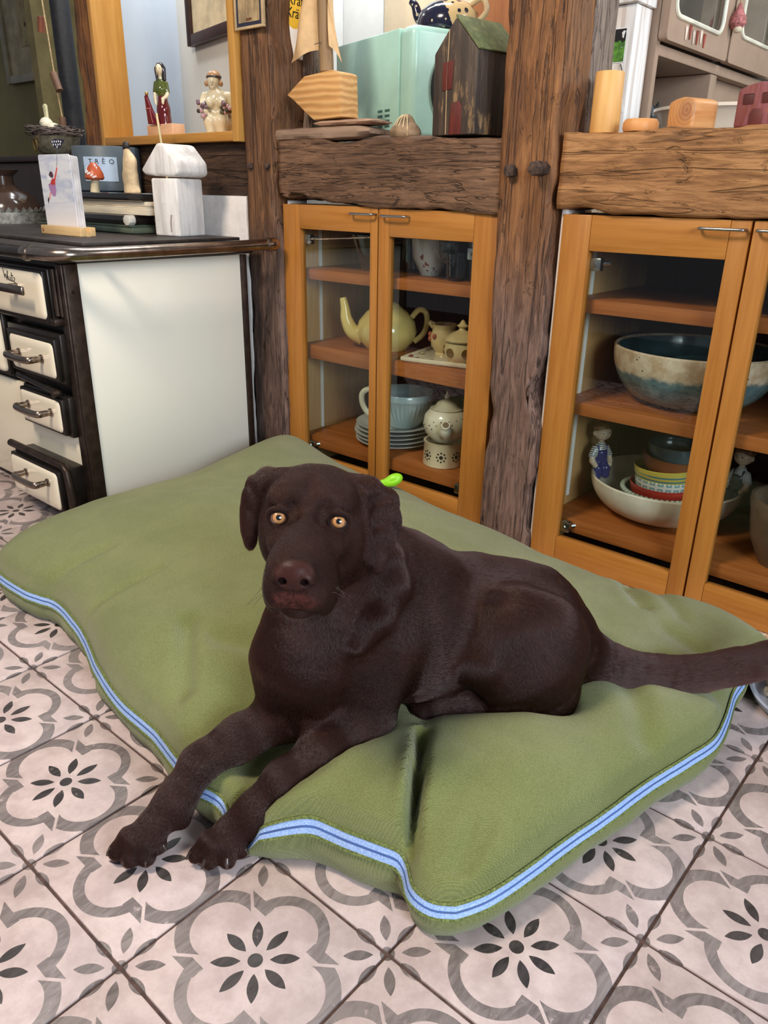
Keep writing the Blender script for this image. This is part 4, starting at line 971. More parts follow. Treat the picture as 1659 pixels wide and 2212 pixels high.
# mint microwave
M_MINT = plain('mint_enamel', (176, 218, 204), 0.3, var=0.03, coat=0.2); M_BLK = Mat('black_glass', 0.06, 0, 0.5, 0.4).base((24, 28, 30)).m
mw = thing('microwave', (-0.955, 1.130, ZB), 'mint green retro microwave with round dark door window', 'microwave', -0.315)
obj('casing', box(-0.335, -0.018, 0.0, 0.30, 0.008, 0.242, 0.004), M_MINT, mw)
obj('front_panel', box(-0.0175, 0.045, -0.001, 0.302, 0.006, 0.244, 0.018, 5), M_MINT, mw)
obj('window_ring', [*tr(lathe([(0.084, 0), (0.100, 0.001), (0.102, 0.006), (0.095, 0.010), (0.082, 0.008)], 48), m=Matrix.Translation((0.044, 0.150, 0.118)) @ Matrix.Rotation(math.pi / 2, 4, 'Y'))], plain('dark_bezel', (46, 50, 52), 0.3), mw)
obj('window_glass', tr(lathe([(0, 0.007), (0.06, 0.006), (0.083, 0.003), (0.083, 0.0), (0, 0.0)], 48), m=Matrix.Translation((0.0445, 0.150, 0.118)) @ Matrix.Rotation(math.pi / 2, 4, 'Y')), M_BLK, mw)
M_VENT = plain('vent_shadow', (70, 108, 100), 0.5)
for cx_ in (-0.100, -0.066):
    for k in range(5): obj('vent_slot', box(cx_ - 0.011, cx_ + 0.011, -0.0012, 0.001, 0.026 + 0.0115 * k, 0.0315 + 0.0115 * k, 0.0006), M_VENT, mw)
for q in (-0.31, 0.0): obj('foot', box(q, q + 0.03, 0.02, 0.05, 0, 0.0085), M_INK, mw)
tp = thing('polka_teapot', (-0.955, 1.300, ZB + 0.2445), 'navy flower and cream polka dot teapot on the microwave', 'teapot')
def polka():
    m = Mat('dotted_glaze', 0.16, 0, 0.5, 0.5); v = m.voro(46, rnd=0.0, stretch=(1, 1, 1)); f = m.voro(60, rnd=0.55)
    x, y, z = m.xyz(); side = (x * 0.76 + y * 0.65 + z * 0.45).ramp(0.010, 0.0115) * z.ramp(0.012, 0.0135)
    c1 = m.mix((26, 26, 52), (222, 206, 170), f.ramp(0.24, 0.17)); c1 = m.mix(c1, (30, 30, 56), f.ramp(0.10, 0.06))
    c2 = m.mix((226, 196, 142), (30, 28, 44), v.ramp(0.34, 0.30)); m.base(m.mix(c1, c2, side)); return m.m
M_POLKA = polka()
obj('body', lathe([(0, 0), (0.052, 0), (0.056, 0.004), (0.074, 0.010), (0.078, 0.022), (0.072, 0.048), (0.052, 0.066), (0.030, 0.075), (0, 0.078)], 48), M_POLKA, tp)
obj('spout', tube(spline([(-0.055, -0.01, 0.03), (-0.080, -0.015, 0.045), (-0.092, -0.018, 0.072), (-0.104, -0.02, 0.082)], 16), np.linspace(0.016, 0.007, 16), 14), M_POLKA, tp)
obj('handle', tube(spline([(0.058, 0.01, 0.062), (0.088, 0.015, 0.072), (0.098, 0.018, 0.045), (0.072, 0.012, 0.02)], 20), 0.0065, 12), Mat('cream_glaze_handle', 0.2).base((222, 200, 160)).m, tp)
obj('lid_knob', sphere((0, 0, 0.086), 0.011), M_POLKA, tp)

# ================================================================== on the tan beam, right
ZR = 0.866
cyl = thing('wooden_cylinder', (-0.365, 1.010, ZR), 'tall pale pine cylinder standing on the tan beam', 'block')
obj('cylinder', lathe([(0, 0), (0.0255, 0), (0.0265, 0.002), (0.0255, 0.098), (0.024, 0.1), (0, 0.1)], 40), wood('turned_pine', (206, 150, 82), (226, 176, 108), 'Z', 0.5), cyl)
cy2 = thing('wooden_disc', (-0.290, 1.000, ZR), 'short round orange wood piece beside the tall cylinder', 'block')
obj('disc', lathe([(0, 0), (0.029, 0), (0.031, 0.004), (0.031, 0.014), (0.027, 0.020), (0, 0.021)], 36), wood('orange_pine', (206, 136, 74), (222, 158, 98), 'Z', 0.5), cy2)
def knotty(name, c1, c2, ring):
    m = Mat(name, 0.5); x, y, z = m.xyz(); n = m.noise(20, 3, 0.6)
    d = ((x - 0.014) * (x - 0.014) + (z - 0.03) * (z - 0.03)).m('SQRT'); wv = ((d + n * 0.006) * 900.0).m('SINE') * 0.5 + 0.5
    front = y.ramp(-0.022, -0.026); c = m.mix(c1, c2, m.noise(60, 4, 0.6, (1, 0.1, 1)).ramp(0.35, 0.65))
    m.base(m.mix(c, m.mix(ring, c2, (wv * 0.45 + d.ramp(0.005, 0.028) * 0.7)), front * 0.8)); return m.m
def cottage(name, loc, label, w_, d_, h_, mat, rz):
    t = thing(name, loc, label, 'ornament', rz); a = w_ / 2
    obj('block', prism([(-a, 0), (a, 0), (a, h_ * 0.86), (a * 0.55, h_ * 0.95), (0, h_), (-a * 0.55, h_ * 0.95), (-a, h_ * 0.86)], d_, 'Y', 0.005, 3), mat, t); return t
cottage('block_cottage', (-0.206, 1.015, ZR), 'honey wood block with a round knot on its front', 0.060, 0.056, 0.051, knotty('knotty_pine', (190, 120, 56), (214, 156, 98), (150, 104, 82)), -0.42)
pc = cottage('block_cottage', (-0.082, 1.015, ZR), 'purple stained wood house with carved windows and door', 0.080, 0.062, 0.066, oldpaint('purple_stain', (132, 70, 62), (150, 92, 104), (176, 104, 70)), -0.30)
M_CARVE = plain('carved_dark', (96, 44, 40), 0.6, var=0.2)
for q in (-0.018, 0.016): obj('carved_window', box(q - 0.010, q + 0.010, -0.0316, -0.0300, 0.034, 0.049, 0.002), M_CARVE, pc)
obj('carved_door', tr(prism([(-0.012, 0.001), (0.013, 0.001), (0.013, 0.019), (0.007, 0.027), (-0.007, 0.027), (-0.012, 0.019)], 0.0016, 'Y', 0.0004), (0.0, -0.0308, 0)), M_CARVE, pc)
enb = thing('enamel_basin', (-0.285, 1.42, 0.866), 'cream enamel basin behind the wooden cottages', 'basin')
obj('basin_body', lathe([(0, 0), (0.11, 0), (0.135, 0.030), (0.148, 0.058), (0.156, 0.062), (0.156, 0.068), (0.148, 0.069), (0.140, 0.058), (0.125, 0.030), (0, 0.008)], 48), Mat('basin_enamel', 0.25, coat=0.3).base((226, 214, 196)).m, enb)
ctr = obj('kitchen_counter', box(-0.52, 0.9, 1.15, 2.6, 0.83, 0.865, 0.004), plain('counter_dark', (96, 78, 62), 0.4)); tag(ctr, 'brown worktop behind the timber beam carrying the basin', 'worktop')
# white washed post with photos
wp = thing('trim_2', (0, 0, 0), kind='structure')
def washed():
    m = Mat('white_washed_wood', 0.7); n = m.noise(50, 5, 0.6, (1, 1, 0.05)); p = m.noise(12, 3, 0.6, (1, 1, 0.3))
    m.base(m.mix(m.mix((196, 182, 172), (232, 228, 224), n.ramp(0.35, 0.6)), (150, 128, 110), p.ramp(0.68, 0.75) * 0.5)); m.bump(n, 0.001); return m.m
M_WASH = washed()
obj('post', box(-0.62, -0.516, 1.40, 1.482, 0.0, 1.150, 0.002), M_WASH, wp); obj('post_cap', box(-0.64, -0.508, 1.385, 1.484, 1.151, 1.5, 0.003), M_WASH, wp)
ph = thing('photo', (-0.553, 1.398, 1.040), 'photo of a black and white cow on the white post', 'photo')
def cowprint():
    m = Mat('cow_photo', 0.3); x, y, z = m.xyz(); n = m.noise(45, 2, 0.5); g = m.mix((96, 148, 52), (66, 112, 40), m.noise(80, 3).ramp(0.4, 0.6))
    c = m.mix(g, (150, 150, 120), z.ramp(0.045, 0.050)); c = m.mix(c, (18, 18, 20), (n * 0.5 + z * 6.0).ramp(0.45, 0.5) * z.ramp(0.02, 0.028)); m.base(m.mix(c, (232, 230, 226), n.ramp(0.60, 0.63) * z.ramp(0.012, 0.02))); return m.m
obj('print', box(-0.020, 0.020, -0.0010, 0.0, 0.0, 0.064), cowprint(), ph, smooth=False); obj('border', box(-0.022, 0.022, 0.0002, 0.0012, -0.002, 0.066), M_PAPER, ph, smooth=False)
ph2 = thing('photo', (-0.540, 1.398, 0.935), 'small golden photo below the cow photo on the white post', 'photo')
obj('print', tr(box(-0.018, 0.018, -0.0010, 0.0, 0.002, 0.044), m=Matrix.Rotation(-0.18, 4, 'Y')), plain('golden_photo', (176, 136, 74), 0.3, var=0.4, scale=90), ph2, smooth=False); obj('border', tr(box(-0.021, 0.021, 0.0002, 0.0012, -0.001, 0.047), m=Matrix.Rotation(-0.18, 4, 'Y')), M_PAPER, ph2, smooth=False)
wi = obj('hook_wire', tube(spline([(-0.538, 1.397, 1.035), (-0.532, 1.395, 1.02), (-0.536, 1.396, 1.005), (-0.531, 1.395, 0.99), (-0.535, 1.396, 0.975)], 24), 0.0011, 6), M_INK); tag(wi, 'thin black curled wire between the two photos', 'wire')
# brown kitchen dresser, front facing +X
M_TAUPE = plain('taupe_lacquer', (158, 132, 112), 0.45, var=0.04); M_DIN = plain('dresser_inside', (44, 32, 25), 0.7)
dr = thing('kitchen_dresser', (-0.5, 1.487, 0), 'taupe kitchen dresser with cream rimmed glass doors', 'dresser'); DX = 0.0
def dp_(n, vf, mat, parent=None, label=None): return obj(n, vf, mat, parent or dr, label=label)
dp_('side_panel', box(-0.35, 0.0, 0.0, 0.02, 0.865, 1.9), M_TAUPE); dp_('side_panel', box(-0.35, 0.0, 1.10, 1.12, 0.865, 1.9), M_TAUPE)
dp_('back_panel', box(-0.36, -0.345, 0.0, 1.12, 0.865, 1.9), M_DIN)
dp_('lower_rail', box(-0.35, 0.0, 0.02, 1.10, 1.062, 1.085, 0.002), M_TAUPE); dp_('shelf', box(-0.345, -0.012, 0.02, 1.10, 1.0860, 1.098), M_DIN)
dp_('divider', box(-0.345, 0.0, 0.363, 0.408, 0.865, 1.061, 0.003), M_TAUPE); dp_('niche_panel', box(-0.05, -0.03, 0.409, 1.10, 0.865, 1.061), M_TAUPE)
M_RIM = plain('cream_rim', (226, 222, 202), 0.35)
def rrect(y0, y1, z0, z1, r, n=6):
    P = []
    for cy, cz, a0 in ((y1 - r, z1 - r, 0), (y0 + r, z1 - r, 90), (y0 + r, z0 + r, 180), (y1 - r, z0 + r, 270)):
        for k in range(n + 1): t = math.radians(a0 + 90 * k / n); P.append((cy + r * math.cos(t), cz + r * math.sin(t)))
    return P
def dresser_door(y0, y1, z0, z1, wy0, wy1, wz0, wz1):
    a, b = rrect(y0, y1, z0, z1, 0.012), rrect(wy0, wy1, wz0, wz1, 0.03); n = len(a); V = [(0.022, p, q) for p, q in a] + [(0.022, p, q) for p, q in b] + [(0.002, p, q) for p, q in a] + [(0.002, p, q) for p, q in b]; F = []
    for i in range(n):
        j = (i + 1) % n; F += [(i, j, n + j, n + i), (2 * n + i, 3 * n + i, 3 * n + j, 2 * n + j), (i, 2 * n + i, 2 * n + j, j), (n + i, n + j, 3 * n + j, 3 * n + i)]
    d = dp_('door', (V, F), M_TAUPE)
    loop = [(0.023, p, q) for p, q in rrect(wy0, wy1, wz0, wz1, 0.03, 8)]; loop.append(loop[0]); loop.append(loop[1])
    obj('glass_rim', tube(loop, 0.0055, 8), M_RIM, d)
    obj('glass_pane', box(0.010, 0.013, wy0 - 0.004, wy1 + 0.004, wz0 - 0.004, wz1 + 0.004), M_PANE, d)
    return d
d_a = dresser_door(0.0, 0.391, 1.090, 1.80, 0.028, 0.328, 1.142, 1.75); d_b = dresser_door(0.403, 0.763, 1.090, 1.80, 0.463, 0.723, 1.158, 1.75)
tr_, tf = [], []
M_TULIP = plain('tulip_red', (150, 58, 46), 0.5); M_TULIPW = plain('tulip_white', (226, 206, 190), 0.5)
for k in range(6):
    y_ = 0.105 + 0.023 * k; obj('tulip_decal', tr(prism([(-0.007, 0.016), (-0.003, 0.010), (0.0, 0.016), (0.004, 0.010), (0.008, 0.016), (0.003, -0.014), (-0.002, -0.014)], 0.0012, 'X'), (0.0235, y_, 1.116 + 0.004 * math.sin(k * 2))), M_TULIP if k % 2 else M_TULIPW, d_a)
dg = []
for k, (y_, x_) in enumerate(((0.16, -0.10), (0.23, -0.14), (0.09, -0.13))):
    t = thing('drinking_glass', (-0.5 + x_, 1.487 + y_, 1.0985), ('clear middle drinking glass inside the kitchen dresser', 'clear drinking glass right of the other two in the dresser', 'clear drinking glass left of the other two in the dresser')[k], 'glass', group='glasses in the kitchen dresser')
    obj('glass_body', lathe([(0, 0.004), (0.026, 0.003), (0.034, 0.10), (0.0355, 0.10), (0.028, 0), (0, 0)], 24), M_PANE, t)
ht = thing('fabric_heart', (-0.462, 1.872, 1.150), 'pink knitted hanging pouch with a cream tip on the dresser', 'ornament')
obj('pouch', tr(lathe([(0, 0.008), (0.012, 0.010), (0.021, 0.022), (0.020, 0.034), (0.010, 0.052), (0.004, 0.066), (0, 0.07)], 24)), plain('pink_knit', (178, 110, 106), 0.9, var=0.25, scale=150, bump=0.001), ht)
obj('tip', sphere((0.004, -0.004, 0.010), 0.011, 14, 10, (1, 1, 0.85)), plain('cream_felt', (214, 200, 172), 0.9), ht); obj('cord', tube([(0, 0, 0.066), (-0.003, 0, 0.12), (-0.004, 0, 0.3)], 0.0016, 6), M_CORD, ht)
ct = thing('cat_ornament', (-0.62, 1.80, 0.8655), 'grey cat ornament with pointed ears in the dresser niche', 'ornament')
S = SDF((-0.05, -0.07, -0.004), (0.05, 0.07, 0.16), 0.003); S.ell((0, 0, 0.05), (0.03, 0.038, 0.052)); S.ell((0, -0.008, 0.098), (0.024, 0.030, 0.024), k=0.012)
for q in (-1, 1): S.cone((0, -0.008 + 0.020 * q, 0.112), (0, -0.008 + 0.026 * q, 0.134), 0.010, 0.002, 0.006)
o = fast_obj('body', S.mesh(1), plain('cat_grey', (70, 72, 70), 0.35), ct)
for v in o.data.vertices: v.co.z = max(v.co.z, 0)

# ================================================================== in the left cabinet
ZA, ZM, ZU = 0.1203, 0.3743, 0.5713
M_YEL = plain('cream_yellow_glaze', (224, 196, 120), 0.16, var=0.04, coat=0.5)
yt = thing('yellow_teapot', (-0.972, 1.110, ZM), 'large cream yellow teapot with branch decoration in the cabinet', 'teapot', 0.55)
obj('body', lathe([(0, 0), (0.052, 0), (0.056, 0.004), (0.072, 0.022), (0.080, 0.045), (0.074, 0.072), (0.054, 0.096), (0.040, 0.106), (0.038, 0.109), (0, 0.108)], 52), M_YEL, yt)
obj('lid', lathe([(0.036, 0.1092), (0.030, 0.1165), (0.014, 0.123), (0, 0.124)], 36), M_YEL, yt); obj('lid_knob', sphere((0, 0, 0.130), 0.008), M_YEL, yt)
obj('spout', tube(spline([(-0.062, 0, 0.028), (-0.092, 0, 0.042), (-0.108, 0, 0.072), (-0.112, 0, 0.100), (-0.118, 0, 0.128)], 24), np.linspace(0.024, 0.0085, 24), 16), M_YEL, yt)
obj('handle', tube(spline([(0.066, 0, 0.085), (0.084, 0, 0.104), (0.102, 0, 0.098), (0.106, 0, 0.070), (0.096, 0, 0.042), (0.074, 0, 0.022)], 32), 0.0075, 12), M_YEL, yt)
M_TWIG = plain('twig_brown', (104, 70, 44), 0.4)
def on_pot(az, z, e=0.0012):
    r_ = np.interp(z, [0.004, 0.022, 0.045, 0.072, 0.096], [0.056, 0.072, 0.080, 0.074, 0.054]) + e; a = math.radians(az); return (r_ * math.cos(a), r_ * math.sin(a), z)
for pts in ([(-68, 0.014), (-80, 0.022), (-95, 0.028), (-108, 0.036)], [(-80, 0.022), (-88, 0.036), (-92, 0.045)], [(-95, 0.028), (-104, 0.026), (-114, 0.028)]):
    obj('branch', tube([on_pot(*q) for q in pts], 0.0014, 6), M_TWIG, yt)
for q in ((-100, 0.070), (-96, 0.066), (-100, 0.063), (-95, 0.072)): obj('berry', sphere(on_pot(*q), 0.0028, 8, 6), plain('berry_dark', (60, 40, 34), 0.4), yt)
M_TRAYW = plain('ivory_pottery', (222, 206, 176), 0.3, var=0.05, coat=0.3)
trp = thing('pottery_tray', (-0.750, 1.122, ZM), 'square ivory pottery tray with painted leaves under the sugar pot', 'tray', 0.22)
obj('tray_body', join(box(-0.105, 0.105, -0.090, 0.090, 0.0, 0.006, 0.002), box(-0.110, 0.110, -0.095, -0.087, 0.003, 0.013, 0.002), box(-0.110, 0.110, 0.087, 0.095, 0.003, 0.013, 0.002), box(-0.110, -0.102, -0.087, 0.087, 0.003, 0.013, 0.002), box(0.102, 0.110, -0.087, 0.087, 0.003, 0.013, 0.002)), M_TRAYW, trp)
for k, (x_, y_, c_) in enumerate(((-0.098, -0.06, (150, 60, 60)), (-0.070, -0.084, (60, 50, 50)), (-0.090, -0.01, (170, 160, 120)), (-0.03, -0.086, (110, 116, 120)), (0.02, -0.086, (190, 90, 60)))):
    obj('painted_leaf', sphere((x_, y_, 0.0105), 0.008, 10, 6, (0.7, 1.1, 0.35)), plain('leaf%d' % k, c_, 0.35), trp)
cr = thing('milk_jug', (-0.800, 1.132, ZM + 0.0064), 'ivory pottery milk jug behind the sugar pot', 'jug')
M_IVY = plain('ivory_glaze', (216, 188, 136), 0.2, var=0.08, coat=0.4)
obj('body', lathe([(0, 0), (0.022, 0), (0.020, 0.006), (0.032, 0.022), (0.036, 0.042), (0.030, 0.060), (0.029, 0.068), (0.034, 0.076), (0.031, 0.076), (0.026, 0.066), (0.030, 0.04), (0, 0.01)], 36), M_IVY, cr)
obj('lip', tube([(-0.026, -0.006, 0.068), (-0.040, -0.010, 0.077)], [0.010, 0.006], 12), M_IVY, cr)
for k in range(4): a = math.radians(170 + 32 * k); obj('button', sphere((0.0365 * math.cos(a), 0.0365 * math.sin(a), 0.040 + 0.008 * (k % 2)), 0.0065, 10, 6, (0.8, 0.8, 1.1)), plain('button_red%d' % k, (176, 84, 62), 0.4), cr)
sg = thing('sugar_pot', (-0.700, 1.070, ZM + 0.0064), 'yellow lidded sugar pot with brown discs on the tray', 'sugar pot')
obj('body', lathe([(0, 0), (0.026, 0), (0.030, 0.003), (0.040, 0.018), (0.043, 0.034), (0.038, 0.050), (0.036, 0.054), (0, 0.054)], 40), M_IVY, sg)
obj('lid', lathe([(0.043, 0.0545), (0.044, 0.0575), (0.038, 0.065), (0.022, 0.074), (0.010, 0.079), (0.008, 0.084), (0.014, 0.089), (0.008, 0.094), (0.004, 0.101), (0, 0.104)], 36), M_IVY, sg)
for k, a in enumerate((-150, -95, -40)): obj('disc_motif', disc((0.0415 * math.cos(math.radians(a)), 0.0415 * math.sin(math.radians(a)), 0.030), 0.011, (math.cos(math.radians(a)), math.sin(math.radians(a)), -0.1), 0.0018, 18), plain('motif%d' % k, (116, 84, 40) if k else (136, 104, 50), 0.4), sg)
# plates and the big cup
M_PLT = Mat('grey_white_china', 0.2, 0, 0.5, 0.4).base((212, 210, 206)).m
p_prof = [(0, 0), (0.066, 0), (0.070, 0.003), (0.100, 0.011), (0.108, 0.0125), (0.1085, 0.0145), (0.100, 0.0140), (0.072, 0.0065), (0, 0.004)]
first = None
for k in range(5):
    if first is None: pl = obj('plate', lathe([(r_ * 1.0, z_) for r_, z_ in p_prof], 56), M_PLT); first = pl
    else: pl = first.copy(); COL.objects.link(pl)
    pl.location = (-0.945 + 0.002 * math.sin(k * 2.1), 1.120 + 0.002 * math.cos(k * 1.7), ZA + 0.0112 * k)
    tag(pl, ('lowest', 'second lowest', 'middle', 'second highest', 'topmost')[k] + ' grey white plate of the stack under the big cup', 'plate', 'stacked plates in the left cabinet')
def ribbed_cup():
    n = 144; V, F = [], []
    prof = [(0.040, 0.0), (0.043, 0.004), (0.052, 0.018), (0.065, 0.042), (0.073, 0.064), (0.076, 0.076), (0.078, 0.078), (0.079, 0.092), (0.077, 0.095), (0.074, 0.092), (0.066, 0.05), (0.045, 0.010)]
    for i, (r_, z_) in enumerate(prof):
        for k in range(n):
            a = 2 * math.pi * k / n; rr = r_ * (1 + (0.022 * math.cos(36 * a) if 1 < i < 5 else 0)); V.append((rr * math.cos(a), rr * math.sin(a), z_))
    for i in range(len(prof) - 1):
        for k in range(n): F.append((i * n + k, i * n + (k + 1) % n, (i + 1) * n + (k + 1) % n, (i + 1) * n + k))
    F.append(tuple(reversed(range(n)))); F.append(tuple(range((len(prof) - 1) * n, len(prof) * n))); return V, F
cup = thing('giant_cup', (-0.915, 1.125, ZA + 0.0112 * 4 + 0.0075), 'large pale blue ribbed cup standing on the stacked plates', 'cup', 0.55)
obj('bowl', ribbed_cup(), Mat('pale_blue_glaze', 0.2, 0, 0.5, 0.4).base((190, 204, 204)).m, cup)
obj('handle', tube(spline([(-0.072, 0, 0.082), (-0.098, 0, 0.094), (-0.118, 0, 0.080), (-0.116, 0, 0.050), (-0.098, 0, 0.026), (-0.066, 0, 0.024), (-0.058, 0, 0.030)], 30), 0.0078, 14), Mat('cream_cup_handle', 0.2, coat=0.4).base((222, 214, 192)).m, cup)
# dotted pot on its warmer
M_SPOT = Mat('white_speckle_glaze', 0.22, 0, 0.5, 0.4).base((228, 214, 190)).m
wm = thing('teapot_warmer', (-0.735, 1.065, ZA), 'pierced ivory tealight warmer under the dotted pot', 'warmer')
obj('ring', lathe([(0.050, 0), (0.052, 0.002), (0.050, 0.058), (0.052, 0.062), (0.046, 0.062), (0.045, 0.004), (0, 0.004)], 48), plain('warmer_glaze', (222, 200, 166), 0.3, var=0.06, coat=0.3), wm)
M_HOLE = plain('pierced_hole', (44, 28, 20), 0.8)
for az0 in (-60, -105, -15):
    for k in range(9):
        a = math.radians(az0) + (0 if k == 0 else 0.21 * math.cos(k * math.pi / 4)); z_ = 0.030 + (0 if k == 0 else 0.0115 * math.sin(k * math.pi / 4))
        obj('hole', disc((0.0512 * math.cos(a), 0.0512 * math.sin(a), z_), 0.0050 if k == 0 else 0.0023, (math.cos(a), math.sin(a), 0), 0.0007, 12), M_HOLE, wm)
dt = thing('dotted_teapot', (-0.735, 1.070, ZA + 0.0622), 'round ivory teapot with small dots on the pierced warmer', 'teapot', -0.95)
obj('body', lathe([(0, 0), (0.034, 0), (0.036, 0.003), (0.052, 0.020), (0.058, 0.042), (0.054, 0.064), (0.042, 0.078), (0.038, 0.080), (0, 0.080)], 48), M_SPOT, dt)
obj('lid', lathe([(0.0405, 0.0795), (0.042, 0.0815), (0.030, 0.086), (0.024, 0.096), (0.012, 0.103), (0, 0.105)], 40), plain('lid_glaze', (206, 194, 168), 0.25, coat=0.3), dt)
obj('lid_knob', join(sphere((0, 0, 0.110), 0.007), tube([(0, 0, 0.112), (0.002, 0, 0.124)], [0.005, 0.002], 8)), M_SPOT, dt)
obj('spout', tube(spline([(0.046, 0, 0.030), (0.066, 0, 0.040), (0.074, 0, 0.052), (0.082, 0, 0.060)], 16), np.linspace(0.019, 0.0105, 16), 18), M_SPOT, dt)
obj('spout_mouth', disc((0.0825, 0, 0.0605), 0.0078, (0.75, 0, 0.66), 0.0008, 18), plain('spout_dark', (120, 92, 66), 0.5), dt)
obj('handle', tube(spline([(-0.050, 0, 0.062), (-0.080, 0, 0.066), (-0.082, 0, 0.036), (-0.054, 0, 0.022)], 20), 0.006, 10), M_SPOT, dt)
for k in range(44):
    a = k * 2.399963; z_ = 0.014 + 0.054 * ((k * 0.7548776) % 1.0); r_ = np.interp(z_, [0.003, 0.020, 0.042, 0.064, 0.078], [0.036, 0.052, 0.058, 0.054, 0.042])
    obj('dot', disc((r_ * math.cos(a), r_ * math.sin(a), z_), 0.0018, (math.cos(a), math.sin(a), (z_ - 0.042) * 16), 0.0006, 8), (M_INK, M_TWIG, plain('dot_olive', (150, 136, 86), 0.5) if k == 2 else bpy.data.materials.get('dot_olive') or M_TWIG)[k % 3], dt)
# glassware on the top shelf
M_CLEAR = glass_mat('clear_glass', (240, 244, 244), 2.2, 0.02)
gspec = [(-1.010, 1.10, 0.052, 0.088, 'bowl'), (-0.93, 1.16, 0.030, 0.10, 'tumbler'), (-0.76, 1.08, 0.026, 0.085, 'stem'), (-0.70, 1.14, 0.026, 0.085, 'stem'), (-0.66, 1.07, 0.030, 0.095, 'tumbler'), (-0.72, 1.06, 0.024, 0.06, 'tumbler'), (-0.62, 1.14, 0.026, 0.085, 'stem')]
glab = ['clear glass bowl with flared rim on the top cabinet shelf', 'clear tumbler behind the door stile on the top shelf', 'clear stem glass beside the flower cup on the top shelf', 'clear stem glass behind the small tumbler on the top shelf', 'tall clear tumbler near the right end of the top shelf', 'smallest clear tumbler at the front of the top shelf', 'clear stem glass at the right end of the top shelf']
for (x_, y_, r_, h_, k_), lb in zip(gspec, glab):
    t = thing('glass_bowl' if k_ == 'bowl' else 'drinking_glass', (x_, y_, ZU), lb, 'glass', group='glassware on the top cabinet shelf')
    if k_ == 'stem': pf = [(0, 0.002), (0.022, 0.0), (0.022, 0.002), (0.004, 0.005), (0.0035, 0.035), (r_ * 0.8, 0.046), (r_, 0.066), (r_ * 0.92, h_), (r_ * 0.88, h_), (r_ * 0.94, 0.066), (r_ * 0.7, 0.048), (0, 0.042)]
    elif k_ == 'bowl': pf = [(0, 0), (r_ * 0.6, 0), (r_ * 0.8, h_ * 0.4), (r_ * 1.15, h_), (r_ * 1.1, h_), (r_ * 0.74, h_ * 0.4), (0, 0.006)]
    else: pf = [(0, 0), (r_ * 0.85, 0), (r_, h_), (r_ * 0.93, h_), (r_ * 0.78, 0.008), (0, 0.008)]
    obj('glass_body', lathe(pf, 28), M_CLEAR, t)
fc = thing('flower_cup', (-0.845, 1.125, ZU), 'white china cup with faint red flowers on the top shelf', 'cup')
def floral():
    m = Mat('floral_china', 0.2, coat=0.3); n = m.noise(34, 3, 0.6); m.base(m.mix((214, 214, 206), (140, 74, 62), n.ramp(0.60, 0.66))); return m.m
obj('cup_body', lathe([(0, 0), (0.026, 0), (0.028, 0.006), (0.045, 0.040), (0.050, 0.085), (0.047, 0.085), (0.04, 0.04), (0, 0.01)], 40), floral(), fc)
obj('handle', tube(spline([(0.047, 0, 0.072), (0.072, 0, 0.074), (0.072, 0, 0.04), (0.044, 0, 0.034)], 18), 0.0045, 10), M_PLT, fc)

# ================================================================== in the right cabinet
RA, RM, RU = 0.1003, 0.3613, 0.5703
def bowl_mesh(r, h, foot, th=0.008, n=64, c=(0, 0, 0), wob=0.0):
    out = [(foot * (1 + 0), 0.0)] + [(foot + (r - foot) * math.sin(t) ** 0.9, h * (1 - math.cos(t)) ) for t in np.linspace(0.12, math.pi / 2, 12)]
    inn = [(max(q - th, 0.001), z_ + (th if i < len(out) - 1 else 0)) for i, (q, z_) in enumerate(out)][::-1]
    return lathe([(0, 0)] + out + [(r - th * 0.35, h + th * 0.35)] + [(q, min(z_, h)) for q, z_ in inn[1:]] + [(0, th)], n, c)
def stoneware():
    m = Mat('blue_stoneware', 0.3, 0, 0.5, 0.3); x, y, z = m.xyz(); n = m.noise(30, 5, 0.7); v = m.voro(70); r_ = (x * x + y * y).m('SQRT')
    blue = m.mix((74, 100, 108), (116, 138, 140), n.ramp(0.35, 0.68)); sand = m.mix((190, 158, 126), (218, 196, 172), n.ramp(0.35, 0.65)); sand = m.mix(sand, (52, 44, 44), v.ramp(0.16, 0.09) * n.ramp(0.42, 0.55))
    edge = (z + n * 0.03).ramp(0.080, 0.092); c = m.mix(blue, sand, edge)
    m.base(c); m.bump(n, 0.002); return m.m
bb = thing('stoneware_bowl', (-0.182, 1.168, RM), 'big blue grey stoneware bowl with a sandy speckled band', 'bowl')
obj('bowl_body', bowl_mesh(0.164, 0.114, 0.068, 0.009), stoneware(), bb)
obj('inner_glaze', bowl_mesh(0.1545, 0.098, 0.056, 0.002, 56, (0, 0, 0.0145)), plain('teal_glaze', (52, 86, 94), 0.12, var=0.2, coat=0.5), bb, label='dark teal glazed inside')
for k, (r_, z_, lb) in enumerate(((0.088, 0.060, 'dark glazed plate nested in the stoneware bowl'), (0.070, 0.072, 'small teal saucer lying inside the stoneware bowl'))):
    t = thing('saucer', (-0.160, 1.160, RM + z_), lb, 'saucer'); obj('saucer_body', lathe([(0, 0), (r_ * 0.55, 0), (r_, 0.014), (r_, 0.017), (r_ * 0.5, 0.004), (0, 0.004)], 44), plain('dark_teal%d' % k, (40, 52, 54) if k == 0 else (70, 108, 112), 0.12, coat=0.5), t)
wb = thing('white_bowl', (-0.203, 1.175, RA), 'wide white pottery bowl with a boy figure on its rim', 'bowl')
obj('bowl_body', bowl_mesh(0.161, 0.084, 0.055, 0.008), plain('white_pottery', (222, 208, 190), 0.35, var=0.06, scale=18, bump=0.001), wb)
